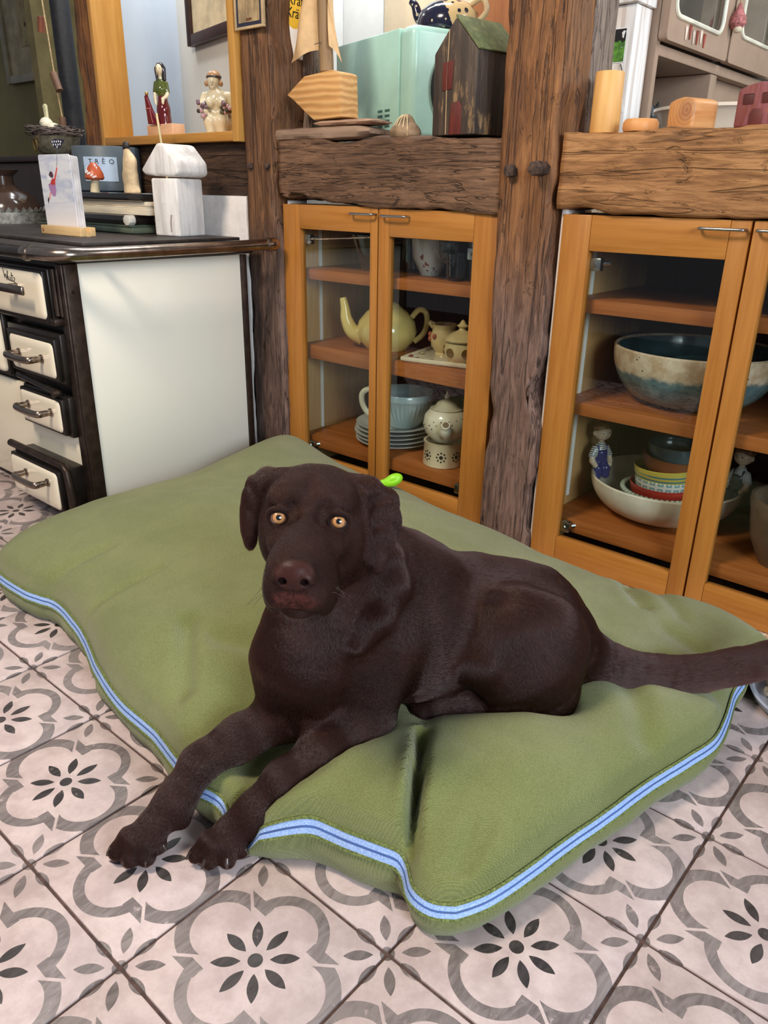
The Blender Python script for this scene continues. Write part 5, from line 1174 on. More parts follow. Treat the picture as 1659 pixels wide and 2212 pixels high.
def boy(loc, label, dung, rz, stripes):
    t = thing('boy_figurine', loc, label, 'figurine', rz)
    m = Mat('shirt_' + label[:6], 0.3)
    if stripes:
        z = m.xyz()[2]; m.base(m.mix((226, 222, 212), (44, 44, 66), (z * 1500.0).m('SINE').gt(0.25)))
    else: m.base((186, 184, 182))
    S = SDF((-0.05, -0.04, 0.0), (0.05, 0.04, 0.09), 0.0017); S.ell((0, 0, 0.052), (0.017, 0.014, 0.020), k=0.006); S.ell((0, 0, 0.070), (0.010, 0.010, 0.008), k=0.006)
    for q in (-1, 1): S.cone((0.014 * q, 0, 0.060), (0.021 * q, -0.003, 0.046), 0.0085, 0.0085, 0.005)
    fast_obj('shirt', S.mesh(1), m.m, t)
    S = SDF((-0.05, -0.05, -0.004), (0.05, 0.05, 0.145), 0.0017)
    S.cone((0, 0, 0.070), (0, 0, 0.086), 0.006, 0.006, 0.004); S.ell((0, -0.001, 0.098), (0.0195, 0.0185, 0.018), k=0.004); S.ell((0.0, -0.0205, 0.096), (0.0032, 0.0035, 0.0030), k=0.002)
    for q in (-1, 1):
        S.ell((0.0195 * q, 0.001, 0.097), (0.0035, 0.005, 0.006), k=0.002); S.chain([(0.021 * q, -0.003, 0.046), (0.022 * q, -0.008, 0.034), (0.018 * q, -0.016, 0.026)], [0.0072, 0.0062, 0.0062], 0.004)
    fast_obj('body', S.mesh(1), plain('boy_skin', (222, 196, 168), 0.25, var=0.03, coat=0.3), t)
    S = SDF((-0.04, -0.05, -0.01), (0.04, 0.04, 0.08), 0.0017); S.ell((0, 0, 0.034), (0.0185, 0.0160, 0.018), k=0.006)
    for q in (-1, 1): S.chain([(0.008 * q, 0.0, 0.030), (0.010 * q, -0.014, 0.018), (0.010 * q, -0.017, 0.002)], [0.011, 0.010, 0.009], 0.005); S.cone((0.008 * q, -0.012, 0.040), (0.010 * q, -0.006, 0.068), 0.004, 0.003, 0.003)
    S.ell((0, -0.0125, 0.050), (0.011, 0.005, 0.011), k=0.003)
    fast_obj('dungarees', S.mesh(1), Mat('dungaree_' + label[:6], 0.2, coat=0.3).base(dung).m, t)
    S = SDF((-0.04, -0.04, 0.09), (0.04, 0.04, 0.135), 0.0017); S.ell((0, 0.004, 0.108), (0.0215, 0.0195, 0.0135), k=0.004)
    fast_obj('hair', S.mesh(1), plain('boy_hair', (130, 96, 62), 0.5, var=0.3, scale=120, bump=0.001), t)
    for q in (-0.007, 0.007): obj('eye', sphere((q, -0.0185, 0.101), 0.0014, 8, 6), M_INK, t)
    obj('mouth', sphere((0.0, -0.0185, 0.090), 0.0014, 8, 6, (1.5, 0.6, 0.5)), plain('boy_lip', (190, 110, 90), 0.4), t)
    return t
boy((-0.347, 1.135, RA + 0.0700), 'boy figurine in striped shirt and blue dungarees on bowl rim', (54, 54, 116), 1.0, True)
boy((-0.065, 1.225, RA + 0.0560), 'boy figurine in white shirt at the far bowl rim', (60, 70, 74), -0.25, False)
sx0, sy0 = -0.205, 1.165
zz = RA + 0.0085
def nest(label, r, h, foot, mat, dx=0.0, dy=0.0, tilt=0.0, step=0.0, extra=None):
    global zz
    t = thing('small_bowl', (sx0 + dx, sy0 + dy, zz), label, 'bowl', group='stacked bowls in the white bowl'); t.rotation_euler = (0, tilt, 0)
    obj('bowl_body', bowl_mesh(r, h, foot, 0.004, 56), mat, t)
    if extra: extra(t)
    zz += step
def crimp(t):
    obj('crimped_rim', join(*[sphere((0.084 * math.cos(a), 0.084 * math.sin(a), 0.052), 0.0062, 8, 6, (1, 1, 0.8)) for a in np.linspace(0, 2 * math.pi, 49)[:-1]]), plain('crimp_glaze', (176, 186, 170), 0.25, coat=0.3), t)
nest('pie dish with crimped grey green rim, lowest of the stack', 0.085, 0.052, 0.045, plain('grey_green_glaze', (150, 164, 156), 0.25, coat=0.3), step=0.022, extra=crimp)
nest('red glazed bowl just above the crimped pie dish', 0.070, 0.045, 0.035, plain('red_glaze_bowl', (170, 40, 34), 0.15, coat=0.5), step=0.016)
def squares():
    m = Mat('square_print_glaze', 0.2, 0, 0.5, 0.4); x, y, z = m.xyz(); a = y.m('ARCTAN2', x) * 3.5; fa = (a.m('FRACT') - 0.5).abs(); fz = ((z * 55.0).m('FRACT') - 0.5).abs()
    d = fa.mx(fz); m.base(m.mix((226, 220, 210), (136, 168, 172), d.lt(0.36) * (1.0 - d.lt(0.12)))); return m.m
nest('white bowl printed with blue squares in the stack', 0.061, 0.044, 0.035, squares(), step=0.024)
def stripes():
    m = Mat('stripe_glaze', 0.15, 0, 0.5, 0.5); x, y, z = m.xyz(); n = m.noise(9, 2); m.base(m.mix((212, 188, 84), (84, 128, 134), ((z + n * 0.006 + x * 0.04) * 700.0).m('SINE').gt(0.25) * z.lt(0.036))); return m.m
nest('yellow bowl with blue stripes in the stack', 0.064, 0.045, 0.034, stripes(), tilt=-0.05, step=0.031)
nest('tilted rust brown bowl above the striped bowl', 0.058, 0.040, 0.030, plain('rust_glaze', (140, 76, 40), 0.3), 0.004, 0, 0.10, step=0.026)
nest('dark blue grey bowl on top of the stack', 0.058, 0.042, 0.032, plain('slate_glaze', (70, 84, 90), 0.2, var=0.2, coat=0.3), 0.014, 0.0, 0.03, step=0.02)
dk = thing('clay_bowl', (0.090, 1.100, RA), 'dark brown clay pot at the right of the white bowl', 'pot')
obj('pot_body', lathe([(0, 0), (0.060, 0), (0.082, 0.050), (0.090, 0.105), (0.094, 0.122), (0.093, 0.132), (0.086, 0.132), (0.080, 0.115), (0.07, 0.05), (0, 0.01)], 52), plain('dark_clay', (112, 88, 72), 0.5, var=0.2, bump=0.001), dk)
tin = thing('red_tin', (0.030, 1.060, RU), 'red tin with pale lettering behind the far right door', 'tin')
obj('tin_body', lathe([(0, 0), (0.048, 0), (0.050, 0.002), (0.050, 0.098), (0.046, 0.102), (0, 0.102)], 44), Mat('red_tin_paint', 0.25, coat=0.3).base((160, 22, 24)).m, tin)
a = math.radians(-118)
for k, (dz_, w_) in enumerate(((0.060, 0.3), (0.042, 0.34))):
    obj('lettering', tube([(0.0508 * math.cos(a + t), 0.0508 * math.sin(a + t), dz_ + 0.009 * math.sin(9 * t * 3 + k)) for t in np.linspace(0, w_, 26)], 0.0013, 5), plain('tin_ink%d' % k, (220, 206, 186), 0.4), tin)

# ================================================================== at the right frame edge: plant saucer with pebbles
sc = thing('plant_saucer', (0.240, 0.796, 0.0004), 'pale grey plastic saucer on the tiles past the dog bed', 'saucer')
obj('saucer_body', lathe([(0, 0), (0.096, 0), (0.105, 0.008), (0.111, 0.020), (0.107, 0.021), (0.100, 0.009), (0.093, 0.004), (0, 0.004)], 72), plain('grey_blue_plastic', (170, 176, 192), 0.35, var=0.03), sc)
rn = random.Random(8)
for k in range(19):
    a = 2.2 + 0.46 * (k % 8) if k < 8 else (0.4 + 0.9 * k if k < 14 else 2.0 + 0.5 * k); r_ = 0.074 if k < 8 else (0.040 if k < 14 else 0.060); s_ = rn.uniform(0.013, 0.0165)
    c_ = rn.choice([(92, 80, 68), (120, 104, 88), (164, 150, 132), (74, 66, 60)])
    V_, F_ = sphere((0, 0, 0), s_, 10, 7, (1, rn.uniform(0.7, 1.1), rn.uniform(0.55, 0.8)))
    V_ = [tuple(np.array(p) * (1 + 0.18 * vnoise(np.array([p]) / s_ * 1.4 + k, 4)[0])) for p in V_]
    zc_ = 0.0045 + s_ * 0.70 + (0.021 if k >= 14 else 0)
    o = obj('pebble', (V_, F_), bpy.data.materials.get('pebble%s' % (c_,)) or plain('pebble%s' % (c_,), c_, 0.7, var=0.3, scale=50, bump=0.0015), None, loc=(0.240 + r_ * math.cos(a), 0.796 + r_ * math.sin(a), zc_), rot=(rn.uniform(-.3, .3), rn.uniform(-.3, .3), rn.uniform(0, 6)))
    tag(o, 'rounded stone lying in the grey plant saucer', 'stone', 'stones in the plant saucer')
DOG_PRIMS = [
    ('c', (-0.2706, 0.1921, 0.1887), (-0.2181, 0.2899, 0.1964), 0.084, 0.106, 0.04, 0, (0.6043, 0.7966, -0.0152), 'body'),
    ('c', (-0.2181, 0.2899, 0.1964), (-0.1629, 0.3834, 0.1856), 0.104, 0.088, 0.03, 0, (0.6043, 0.7966, -0.0152), 'body'),
    ('c', (-0.1629, 0.3834, 0.1856), (-0.0984, 0.419, 0.1844), 0.088, 0.082, 0.03, 0, (0.5842, 0.7701, -0.2563), 'body'),
    ('c', (-0.1163, 0.4235, 0.1791), (-0.0615, 0.4376, 0.1526), 0.08, 0.062, 0.035, 0, (0.5373, 0.7082, -0.458), 'body'),
    ('c', (-0.2462, 0.1379, 0.2482), (-0.2313, 0.1111, 0.2055), 0.058, 0.044, 0.035, 0, (-0.099, -0.099, -0.9901), 'body'),
    ('c', (-0.2488, 0.1053, 0.2074), (-0.2392, 0.1202, 0.1403), 0.045, 0.044, 0.03, 0, (-0.099, -0.099, -0.9901), 'body'),
    ('c', (-0.2298, 0.2732, 0.26), (-0.2385, 0.2328, 0.281), 0.076, 0.072, 0.04, 0, (0.6043, 0.7966, -0.0152), 'body'),
    ('c', (-0.2358, 0.2417, 0.2431), (-0.2395, 0.1661, 0.3703), 0.08, 0.062, 0.04, 0, (0.0448, 0.5236, -0.8508), 'body'),
    ('c', (-0.2639, 0.1715, 0.3054), (-0.2487, 0.1384, 0.2333), 0.05, 0.06, 0.035, 0, (0.0499, 0.0499, -0.9975), 'body'),
    ('c', (-0.1756, 0.2011, 0.3442), (-0.1651, 0.1917, 0.3132), 0.009, 0.012, 0.024, 0, (0.1952, 0.0976, -0.9759), 'body'),
    ('c', (-0.1651, 0.1917, 0.3132), (-0.1627, 0.1674, 0.279), 0.012, 0.012, 0.024, 0, (0.1952, 0.0976, -0.9759), 'body'),
    ('c', (-0.1627, 0.1674, 0.279), (-0.1699, 0.1362, 0.2476), 0.012, 0.006, 0.024, 0, (0.1952, 0.0976, -0.9759), 'body'),
    ('c', (-0.1942, 0.201, 0.2171), (-0.18, 0.1596, 0.122), 0.058, 0.036, 0.022, 0, (-0.099, -0.099, -0.9901), 'leg'),
    ('c', (-0.18, 0.1596, 0.122), (-0.19, 0.0961, 0.106), 0.035, 0.0285, 0.016, 0, (-0.151, -0.9585, -0.2418), 'leg'),
    ('c', (-0.19, 0.0961, 0.106), (-0.2041, 0.0377, 0.086), 0.0285, 0.023, 0.016, 0, (-0.2228, -0.9223, -0.3156), 'leg'),
    ('c', (-0.2041, 0.0377, 0.086), (-0.2181, 0.0044, 0.058), 0.023, 0.0225, 0.016, 0, (-0.3066, -0.7286, -0.6125), 'leg'),
    ('c', (-0.2181, 0.0044, 0.058), (-0.2328, -0.028, 0.03), 0.0225, 0.022, 0.016, 0, (-0.3241, -0.7159, -0.6184), 'leg'),
    ('c', (-0.2715, 0.099, 0.2072), (-0.2689, 0.0994, 0.122), 0.038, 0.034, 0.022, 0, (-0.099, -0.099, -0.9901), 'leg'),
    ('c', (-0.2689, 0.0994, 0.122), (-0.2907, 0.0392, 0.104), 0.034, 0.0272, 0.016, 0, (-0.3275, -0.9053, -0.2706), 'leg'),
    ('c', (-0.2907, 0.0392, 0.104), (-0.3069, -0.0107, 0.086), 0.0272, 0.0228, 0.016, 0, (-0.2911, -0.8998, -0.3249), 'leg'),
    ('c', (-0.3069, -0.0107, 0.086), (-0.3054, -0.0493, 0.058), 0.0228, 0.0222, 0.016, 0, (0.0313, -0.8089, -0.5871), 'leg'),
    ('c', (-0.3054, -0.0493, 0.058), (-0.309, -0.0898, 0.03), 0.0222, 0.022, 0.016, 0, (-0.0737, -0.8205, -0.5668), 'leg'),
    ('c', (-0.309, -0.0898, 0.028), (-0.3188, -0.1098, 0.0305), 0.015, 0.0128, 0.005, 0, (-0.4366, -0.893, 0.1096), 'paw'),
    ('c', (-0.3188, -0.1098, 0.0305), (-0.3259, -0.1243, 0.015), 0.0128, 0.0112, 0.005, 0, (-0.3173, -0.6489, -0.6915), 'paw'),
    ('c', (-0.309, -0.0898, 0.028), (-0.3068, -0.1067, 0.0305), 0.015, 0.0128, 0.005, 0, (0.1285, -0.9814, 0.1428), 'paw'),
    ('c', (-0.3068, -0.1067, 0.0305), (-0.3052, -0.119, 0.015), 0.0128, 0.0112, 0.005, 0, (0.081, -0.6188, -0.7814), 'paw'),
    ('c', (-0.309, -0.0898, 0.028), (-0.2995, -0.0985, 0.0305), 0.015, 0.0128, 0.005, 0, (0.7243, -0.6635, 0.1874), 'paw'),
    ('c', (-0.2995, -0.0985, 0.0305), (-0.2926, -0.1048, 0.015), 0.0128, 0.0112, 0.005, 0, (0.3811, -0.3492, -0.856), 'paw'),
    ('c', (-0.309, -0.0898, 0.028), (-0.3019, -0.0879, 0.0305), 0.015, 0.0128, 0.005, 0, (0.9162, 0.2453, 0.317), 'paw'),
    ('c', (-0.3019, -0.0879, 0.0305), (-0.2967, -0.0865, 0.015), 0.0128, 0.0112, 0.005, 0, (0.3148, 0.0843, -0.9454), 'paw'),
    ('c', (-0.2328, -0.028, 0.028), (-0.2427, -0.0485, 0.0305), 0.015, 0.0128, 0.005, 0, (-0.4297, -0.8965, 0.1074), 'paw'),
    ('c', (-0.2427, -0.0485, 0.0305), (-0.2498, -0.0634, 0.015), 0.0128, 0.0112, 0.005, 0, (-0.3153, -0.6578, -0.684), 'paw'),
    ('c', (-0.2328, -0.028, 0.028), (-0.2319, -0.0459, 0.0305), 0.015, 0.0128, 0.005, 0, (0.0507, -0.9894, 0.1358), 'paw'),
    ('c', (-0.2319, -0.0459, 0.0305), (-0.2312, -0.0589, 0.015), 0.0128, 0.0112, 0.005, 0, (0.0329, -0.6426, -0.7655), 'paw'),
    ('c', (-0.2328, -0.028, 0.028), (-0.2236, -0.0368, 0.0305), 0.015, 0.0128, 0.005, 0, (0.7117, -0.6765, 0.1892), 'paw'),
    ('c', (-0.2236, -0.0368, 0.0305), (-0.2169, -0.0432, 0.015), 0.0128, 0.0112, 0.005, 0, (0.3721, -0.3536, -0.8582), 'paw'),
    ('c', (-0.2328, -0.028, 0.028), (-0.2244, -0.0255, 0.0305), 0.015, 0.0128, 0.005, 0, (0.9215, 0.2794, 0.2698), 'paw'),
    ('c', (-0.2244, -0.0255, 0.0305), (-0.2183, -0.0236, 0.015), 0.0128, 0.0112, 0.005, 0, (0.3639, 0.1103, -0.9249), 'paw'),
    ('e', (-0.2928, -0.0536, 0.035), (0.01, 0.01, 0.013), ((1.0, 0.0, 0.0), (0.0, 1.0, 0.0), (0.0, 0.0, 1.0)), 0.012, 0, (0.0, 0.0, -1.0), 'paw'),
    ('e', (-0.2069, -0.0014, 0.035), (0.01, 0.01, 0.013), ((1.0, 0.0, 0.0), (0.0, 1.0, 0.0), (0.0, 0.0, 1.0)), 0.012, 0, (0.0, 0.0, -1.0), 'paw'),
    ('e', (-0.0633, 0.3595, 0.1944), (0.083, 0.058, 0.08), ((0.7248, 0.6224, -0.2955), (-0.6515, 0.7587, 0.0), (0.2242, 0.1925, 0.9553)), 0.01, 0, (0.3509, 0.2506, -0.9023), 'body'),
    ('c', (-0.0912, 0.3421, 0.232), (-0.0901, 0.293, 0.1868), 0.042, 0.03, 0.032, 0, (0.2822, 0.1881, -0.9407), 'body'),
    ('c', (-0.0932, 0.2956, 0.1841), (-0.0621, 0.3224, 0.1181), 0.031, 0.024, 0.018, 0, (0.2762, 0.2762, -0.9206), 'body'),
    ('c', (-0.0499, 0.3552, 0.1595), (-0.0314, 0.3645, 0.1257), 0.056, 0.044, 0.03, 0, (0.2762, 0.2762, -0.9206), 'body'),
    ('c', (-0.0574, 0.3282, 0.108), (-0.1021, 0.293, 0.108), 0.02, 0.0185, 0.014, 0, (-0.7853, -0.6191, 0.0), 'body'),
    ('c', (-0.1021, 0.293, 0.108), (-0.1361, 0.2591, 0.108), 0.0185, 0.02, 0.014, 0, (-0.7092, -0.705, 0.0), 'body'),
    ('c', (-0.1361, 0.2591, 0.108), (-0.1603, 0.247, 0.104), 0.0145, 0.0105, 0.008, 0, (-0.8849, -0.4423, -0.1462), 'paw'),
    ('c', (-0.1361, 0.2591, 0.108), (-0.1541, 0.2362, 0.104), 0.0145, 0.0105, 0.008, 0, (-0.6102, -0.7804, -0.1361), 'paw'),
    ('c', (-0.1361, 0.2591, 0.108), (-0.1421, 0.2363, 0.104), 0.0145, 0.0105, 0.008, 0, (-0.2483, -0.9542, -0.167), 'paw'),
    ('c', (-0.1565, 0.29, 0.1239), (-0.1385, 0.3055, 0.1049), 0.04, 0.03, 0.03, 0, (0.4082, 0.4082, -0.8165), 'body'),
    ('c', (-0.0529, 0.4449, 0.1544), (-0.044, 0.4511, 0.1501), 0.05, 0.0443, 0.012, 0, (0.762, 0.5348, -0.3651), 'tail'),
    ('c', (-0.044, 0.4511, 0.1501), (-0.0311, 0.4602, 0.1439), 0.0443, 0.0386, 0.012, 0, (0.7621, 0.5349, -0.3647), 'tail'),
    ('c', (-0.0311, 0.4602, 0.1439), (-0.0172, 0.47, 0.1377), 0.0386, 0.0329, 0.012, 0, (0.7684, 0.5404, -0.3429), 'tail'),
    ('c', (-0.0172, 0.47, 0.1377), (-0.0045, 0.4789, 0.1328), 0.0329, 0.0291, 0.012, 0, (0.7796, 0.5501, -0.2994), 'tail'),
    ('c', (-0.0045, 0.4789, 0.1328), (0.0078, 0.4876, 0.1285), 0.0291, 0.0272, 0.012, 0, (0.7856, 0.5539, -0.276), 'tail'),
    ('c', (0.0078, 0.4876, 0.1285), (0.0204, 0.4965, 0.1248), 0.0272, 0.0254, 0.012, 0, (0.7936, 0.5627, -0.2314), 'tail'),
    ('c', (0.0204, 0.4965, 0.1248), (0.0337, 0.5061, 0.1222), 0.0254, 0.0235, 0.012, 0, (0.8018, 0.5757, -0.1604), 'tail'),
    ('c', (0.0337, 0.5061, 0.1222), (0.0485, 0.5167, 0.1205), 0.0235, 0.0232, 0.012, 0, (0.809, 0.5808, -0.0902), 'tail'),
    ('c', (0.0485, 0.5167, 0.1205), (0.0641, 0.528, 0.1198), 0.0232, 0.0229, 0.012, 0, (0.8105, 0.5845, -0.0378), 'tail'),
    ('c', (0.0641, 0.528, 0.1198), (0.0796, 0.5395, 0.1201), 0.0229, 0.0226, 0.012, 0, (0.8021, 0.597, 0.0158), 'tail'),
    ('c', (0.0796, 0.5395, 0.1201), (0.0939, 0.5509, 0.1216), 0.0226, 0.0225, 0.012, 0, (0.781, 0.6193, 0.0811), 'tail'),
    ('c', (0.0939, 0.5509, 0.1216), (0.1073, 0.5622, 0.1244), 0.0225, 0.0225, 0.012, 0, (0.7527, 0.6398, 0.1553), 'tail'),
    ('c', (0.1073, 0.5622, 0.1244), (0.1204, 0.5737, 0.1281), 0.0225, 0.0225, 0.012, 0, (0.7344, 0.6457, 0.2091), 'tail'),
    ('c', (0.1204, 0.5737, 0.1281), (0.1336, 0.5853, 0.1324), 0.0225, 0.0225, 0.012, 0, (0.7317, 0.6389, 0.2375), 'tail'),
    ('c', (0.1336, 0.5853, 0.1324), (0.1473, 0.5968, 0.1371), 0.0225, 0.0221, 0.012, 0, (0.7382, 0.6235, 0.2576), 'tail'),
    ('c', (0.1473, 0.5968, 0.1371), (0.1611, 0.6084, 0.1425), 0.0221, 0.0216, 0.012, 0, (0.7337, 0.6158, 0.2871), 'tail'),
    ('c', (0.1611, 0.6084, 0.1425), (0.1746, 0.6202, 0.1486), 0.0216, 0.0212, 0.012, 0, (0.7161, 0.621, 0.3188), 'tail'),
    ('c', (0.1746, 0.6202, 0.1486), (0.1878, 0.6324, 0.1555), 0.0212, 0.0203, 0.012, 0, (0.6821, 0.6376, 0.3582), 'tail'),
    ('c', (0.1878, 0.6324, 0.1555), (0.2016, 0.6464, 0.1641), 0.0203, 0.0189, 0.012, 0, (0.6447, 0.6492, 0.4036), 'tail'),
    ('c', (0.2016, 0.6464, 0.1641), (0.2142, 0.6595, 0.1726), 0.0189, 0.0174, 0.012, 0, (0.6275, 0.6531, 0.424), 'tail'),
    ('c', (0.2142, 0.6595, 0.1726), (0.2229, 0.6686, 0.1785), 0.0174, 0.016, 0.012, 0, (0.6271, 0.6532, 0.4244), 'tail'),
    ('e', (-0.2426, 0.1377, 0.4068), (0.057, 0.066, 0.05), ((0.7813, 0.6231, -0.0346), (0.6212, -0.7712, 0.1392), (-0.0601, 0.1302, 0.9897)), 0.02, 0, (-0.6232, 0.782, 0.0092), 'head'),
    ('e', (-0.2396, 0.1352, 0.4296), (0.05, 0.05, 0.03), ((0.7813, 0.6231, -0.0346), (0.6212, -0.7712, 0.1392), (-0.0601, 0.1302, 0.9897)), 0.02, 0, (-0.6232, 0.782, 0.0092), 'head'),
    ('e', (-0.2242, 0.1161, 0.435), (0.044, 0.04, 0.026), ((0.7813, 0.6231, -0.0346), (0.6212, -0.7712, 0.1392), (-0.0601, 0.1302, 0.9897)), 0.02, 0, (-0.6232, 0.782, 0.0092), 'head'),
    ('e', (-0.2385, 0.0862, 0.4406), (0.018, 0.016, 0.0105), ((0.7311, 0.6343, 0.2513), (0.6212, -0.7712, 0.1392), (-0.2821, -0.0543, 0.9579)), 0.014, 0, (-0.6232, 0.782, 0.0092), 'head'),
    ('e', (-0.264, 0.0941, 0.383), (0.019, 0.04, 0.034), ((0.7813, 0.6231, -0.0346), (0.6212, -0.7712, 0.1392), (-0.0601, 0.1302, 0.9897)), 0.025, 0, (-0.6232, 0.782, 0.0092), 'head'),
    ('e', (-0.224, 0.0658, 0.3992), (0.015, 0.026, 0.018), ((0.7813, 0.6231, -0.0346), (0.6212, -0.7712, 0.1392), (-0.0601, 0.1302, 0.9897)), 0.016, 0, (-0.6232, 0.782, 0.0092), 'head'),
    ('e', (-0.1811, 0.027, 0.3807), (0.017, 0.042, 0.0265), ((0.7813, 0.6231, -0.0346), (0.6212, -0.7712, 0.1392), (-0.0601, 0.1302, 0.9897)), 0.012, 0, (-0.5665, 0.6849, -0.4583), 'head'),
    ('e', (-0.1604, 0.0076, 0.3824), (0.0165, 0.021, 0.02), ((0.7813, 0.6231, -0.0346), (0.6212, -0.7712, 0.1392), (-0.0601, 0.1302, 0.9897)), 0.008, 0, (-0.5545, 0.6677, -0.4968), 'lip'),
    ('e', (-0.1948, 0.0332, 0.3618), (0.0135, 0.036, 0.0255), ((0.7813, 0.6231, -0.0346), (0.6212, -0.7712, 0.1392), (-0.0601, 0.1302, 0.9897)), 0.012, 0, (-0.5545, 0.6677, -0.4968), 'head'),
    ('e', (-0.1916, 0.1236, 0.4386), (0.018, 0.016, 0.0105), ((0.7657, 0.5594, -0.3175), (0.6212, -0.7712, 0.1392), (0.167, 0.3038, 0.938)), 0.014, 0, (-0.6232, 0.782, 0.0092), 'head'),
    ('e', (-0.1968, 0.1477, 0.38), (0.019, 0.04, 0.034), ((0.7813, 0.6231, -0.0346), (0.6212, -0.7712, 0.1392), (-0.0601, 0.1302, 0.9897)), 0.025, 0, (-0.6232, 0.782, 0.0092), 'head'),
    ('e', (-0.1771, 0.1031, 0.3972), (0.015, 0.026, 0.018), ((0.7813, 0.6231, -0.0346), (0.6212, -0.7712, 0.1392), (-0.0601, 0.1302, 0.9897)), 0.016, 0, (-0.6232, 0.782, 0.0092), 'head'),
    ('e', (-0.1498, 0.0519, 0.3793), (0.017, 0.042, 0.0265), ((0.7813, 0.6231, -0.0346), (0.6212, -0.7712, 0.1392), (-0.0601, 0.1302, 0.9897)), 0.012, 0, (-0.5665, 0.6849, -0.4583), 'head'),
    ('e', (-0.1354, 0.0275, 0.3813), (0.0165, 0.021, 0.02), ((0.7813, 0.6231, -0.0346), (0.6212, -0.7712, 0.1392), (-0.0601, 0.1302, 0.9897)), 0.008, 0, (-0.5545, 0.6677, -0.4968), 'lip'),
    ('e', (-0.1539, 0.0659, 0.36), (0.0135, 0.036, 0.0255), ((0.7813, 0.6231, -0.0346), (0.6212, -0.7712, 0.1392), (-0.0601, 0.1302, 0.9897)), 0.012, 0, (-0.5545, 0.6677, -0.4968), 'head'),
    ('e', (-0.1741, 0.0511, 0.3971), (0.03, 0.06, 0.025), ((0.7813, 0.6231, -0.0346), (0.6212, -0.7712, 0.1392), (-0.0601, 0.1302, 0.9897)), 0.016, 0, (-0.6232, 0.782, 0.0092), 'head'),
    ('c', (-0.2039, 0.0894, 0.4115), (-0.15, 0.0215, 0.4055), 0.022, 0.0195, 0.018, 0, (-0.6232, 0.782, 0.0092), 'head'),
    ('e', (-0.1473, 0.0168, 0.382), (0.012, 0.0165, 0.0185), ((0.7813, 0.6231, -0.0346), (0.6212, -0.7712, 0.1392), (-0.0601, 0.1302, 0.9897)), 0.008, 0, (-0.5545, 0.6677, -0.4968), 'lip'),
    ('e', (-0.1657, 0.0382, 0.3523), (0.022, 0.034, 0.0125), ((0.7813, 0.6231, -0.0346), (0.6212, -0.7712, 0.1392), (-0.0601, 0.1302, 0.9897)), 0.006, 0, (-0.6232, 0.782, 0.0092), 'head'),
    ('e', (-0.2127, 0.097, 0.3493), (0.034, 0.055, 0.026), ((0.7813, 0.6231, -0.0346), (0.6212, -0.7712, 0.1392), (-0.0601, 0.1302, 0.9897)), 0.03, 0, (-0.6232, 0.782, 0.0092), 'head'),
    ('e', (-0.1392, 0.0055, 0.3623), (0.014, 0.01, 0.0014), ((0.7813, 0.6231, -0.0346), (0.6212, -0.7712, 0.1392), (-0.0601, 0.1302, 0.9897)), 0.003, 1, (-0.6232, 0.782, 0.0092), 'head'),
    ('c', (-0.1387, -0.0015, 0.3643), (-0.1575, -0.007, 0.3603), 0.0012, 0.0014, 0.003, 1, (-0.6232, 0.782, 0.0092), 'head'),
    ('c', (-0.1575, -0.007, 0.3603), (-0.1852, 0.0127, 0.3489), 0.0014, 0.0012, 0.003, 1, (-0.6232, 0.782, 0.0092), 'head'),
    ('c', (-0.1324, 0.0035, 0.364), (-0.1231, 0.0204, 0.3588), 0.0012, 0.0014, 0.003, 1, (-0.6232, 0.782, 0.0092), 'head'),
    ('c', (-0.1231, 0.0204, 0.3588), (-0.1368, 0.0514, 0.3468), 0.0014, 0.0012, 0.003, 1, (-0.6232, 0.782, 0.0092), 'head'),
    ('e', (-0.1396, 0.0083, 0.4048), (0.0185, 0.0115, 0.013), ((0.7813, 0.6231, -0.0346), (0.6212, -0.7712, 0.1392), (-0.0601, 0.1302, 0.9897)), 0.004, 0, (-0.6232, 0.782, 0.0092), 'nose'),
    ('e', (-0.1416, 0.0114, 0.4129), (0.018, 0.011, 0.0085), ((0.7813, 0.6231, -0.0346), (0.6212, -0.7712, 0.1392), (-0.0601, 0.1302, 0.9897)), 0.005, 0, (-0.6232, 0.782, 0.0092), 'nose'),
    ('e', (-0.1485, -0.0022, 0.4042), (0.0085, 0.0085, 0.0095), ((0.7813, 0.6231, -0.0346), (0.6212, -0.7712, 0.1392), (-0.0601, 0.1302, 0.9897)), 0.004, 0, (-0.6232, 0.782, 0.0092), 'nose'),
    ('e', (-0.1416, -0.0065, 0.4034), (0.0044, 0.011, 0.0038), ((0.7257, 0.4991, -0.4735), (0.6212, -0.7712, 0.1392), (0.2957, 0.3951, 0.8697)), 0.0015, 1, (-0.6232, 0.782, 0.0092), 'head'),
    ('c', (-0.1415, -0.0087, 0.4014), (-0.1521, -0.0076, 0.3976), 0.0018, 0.0014, 0.0015, 1, (-0.6232, 0.782, 0.0092), 'head'),
    ('e', (-0.1274, 0.0146, 0.4032), (0.0085, 0.0085, 0.0095), ((0.7813, 0.6231, -0.0346), (0.6212, -0.7712, 0.1392), (-0.0601, 0.1302, 0.9897)), 0.004, 0, (-0.6232, 0.782, 0.0092), 'nose'),
    ('e', (-0.1247, 0.0069, 0.4027), (0.0044, 0.011, 0.0038), ((0.672, 0.6156, 0.4117), (0.6212, -0.7712, 0.1392), (-0.4032, -0.1622, 0.9006)), 0.0015, 1, (-0.6232, 0.782, 0.0092), 'head'),
    ('c', (-0.1227, 0.0062, 0.4006), (-0.1217, 0.0167, 0.3962), 0.0018, 0.0014, 0.0015, 1, (-0.6232, 0.782, 0.0092), 'head'),
    ('c', (-0.1308, -0.003, 0.3998), (-0.1339, -0.0002, 0.379), 0.0012, 0.0009, 0.003, 1, (-0.6232, 0.782, 0.0092), 'head'),
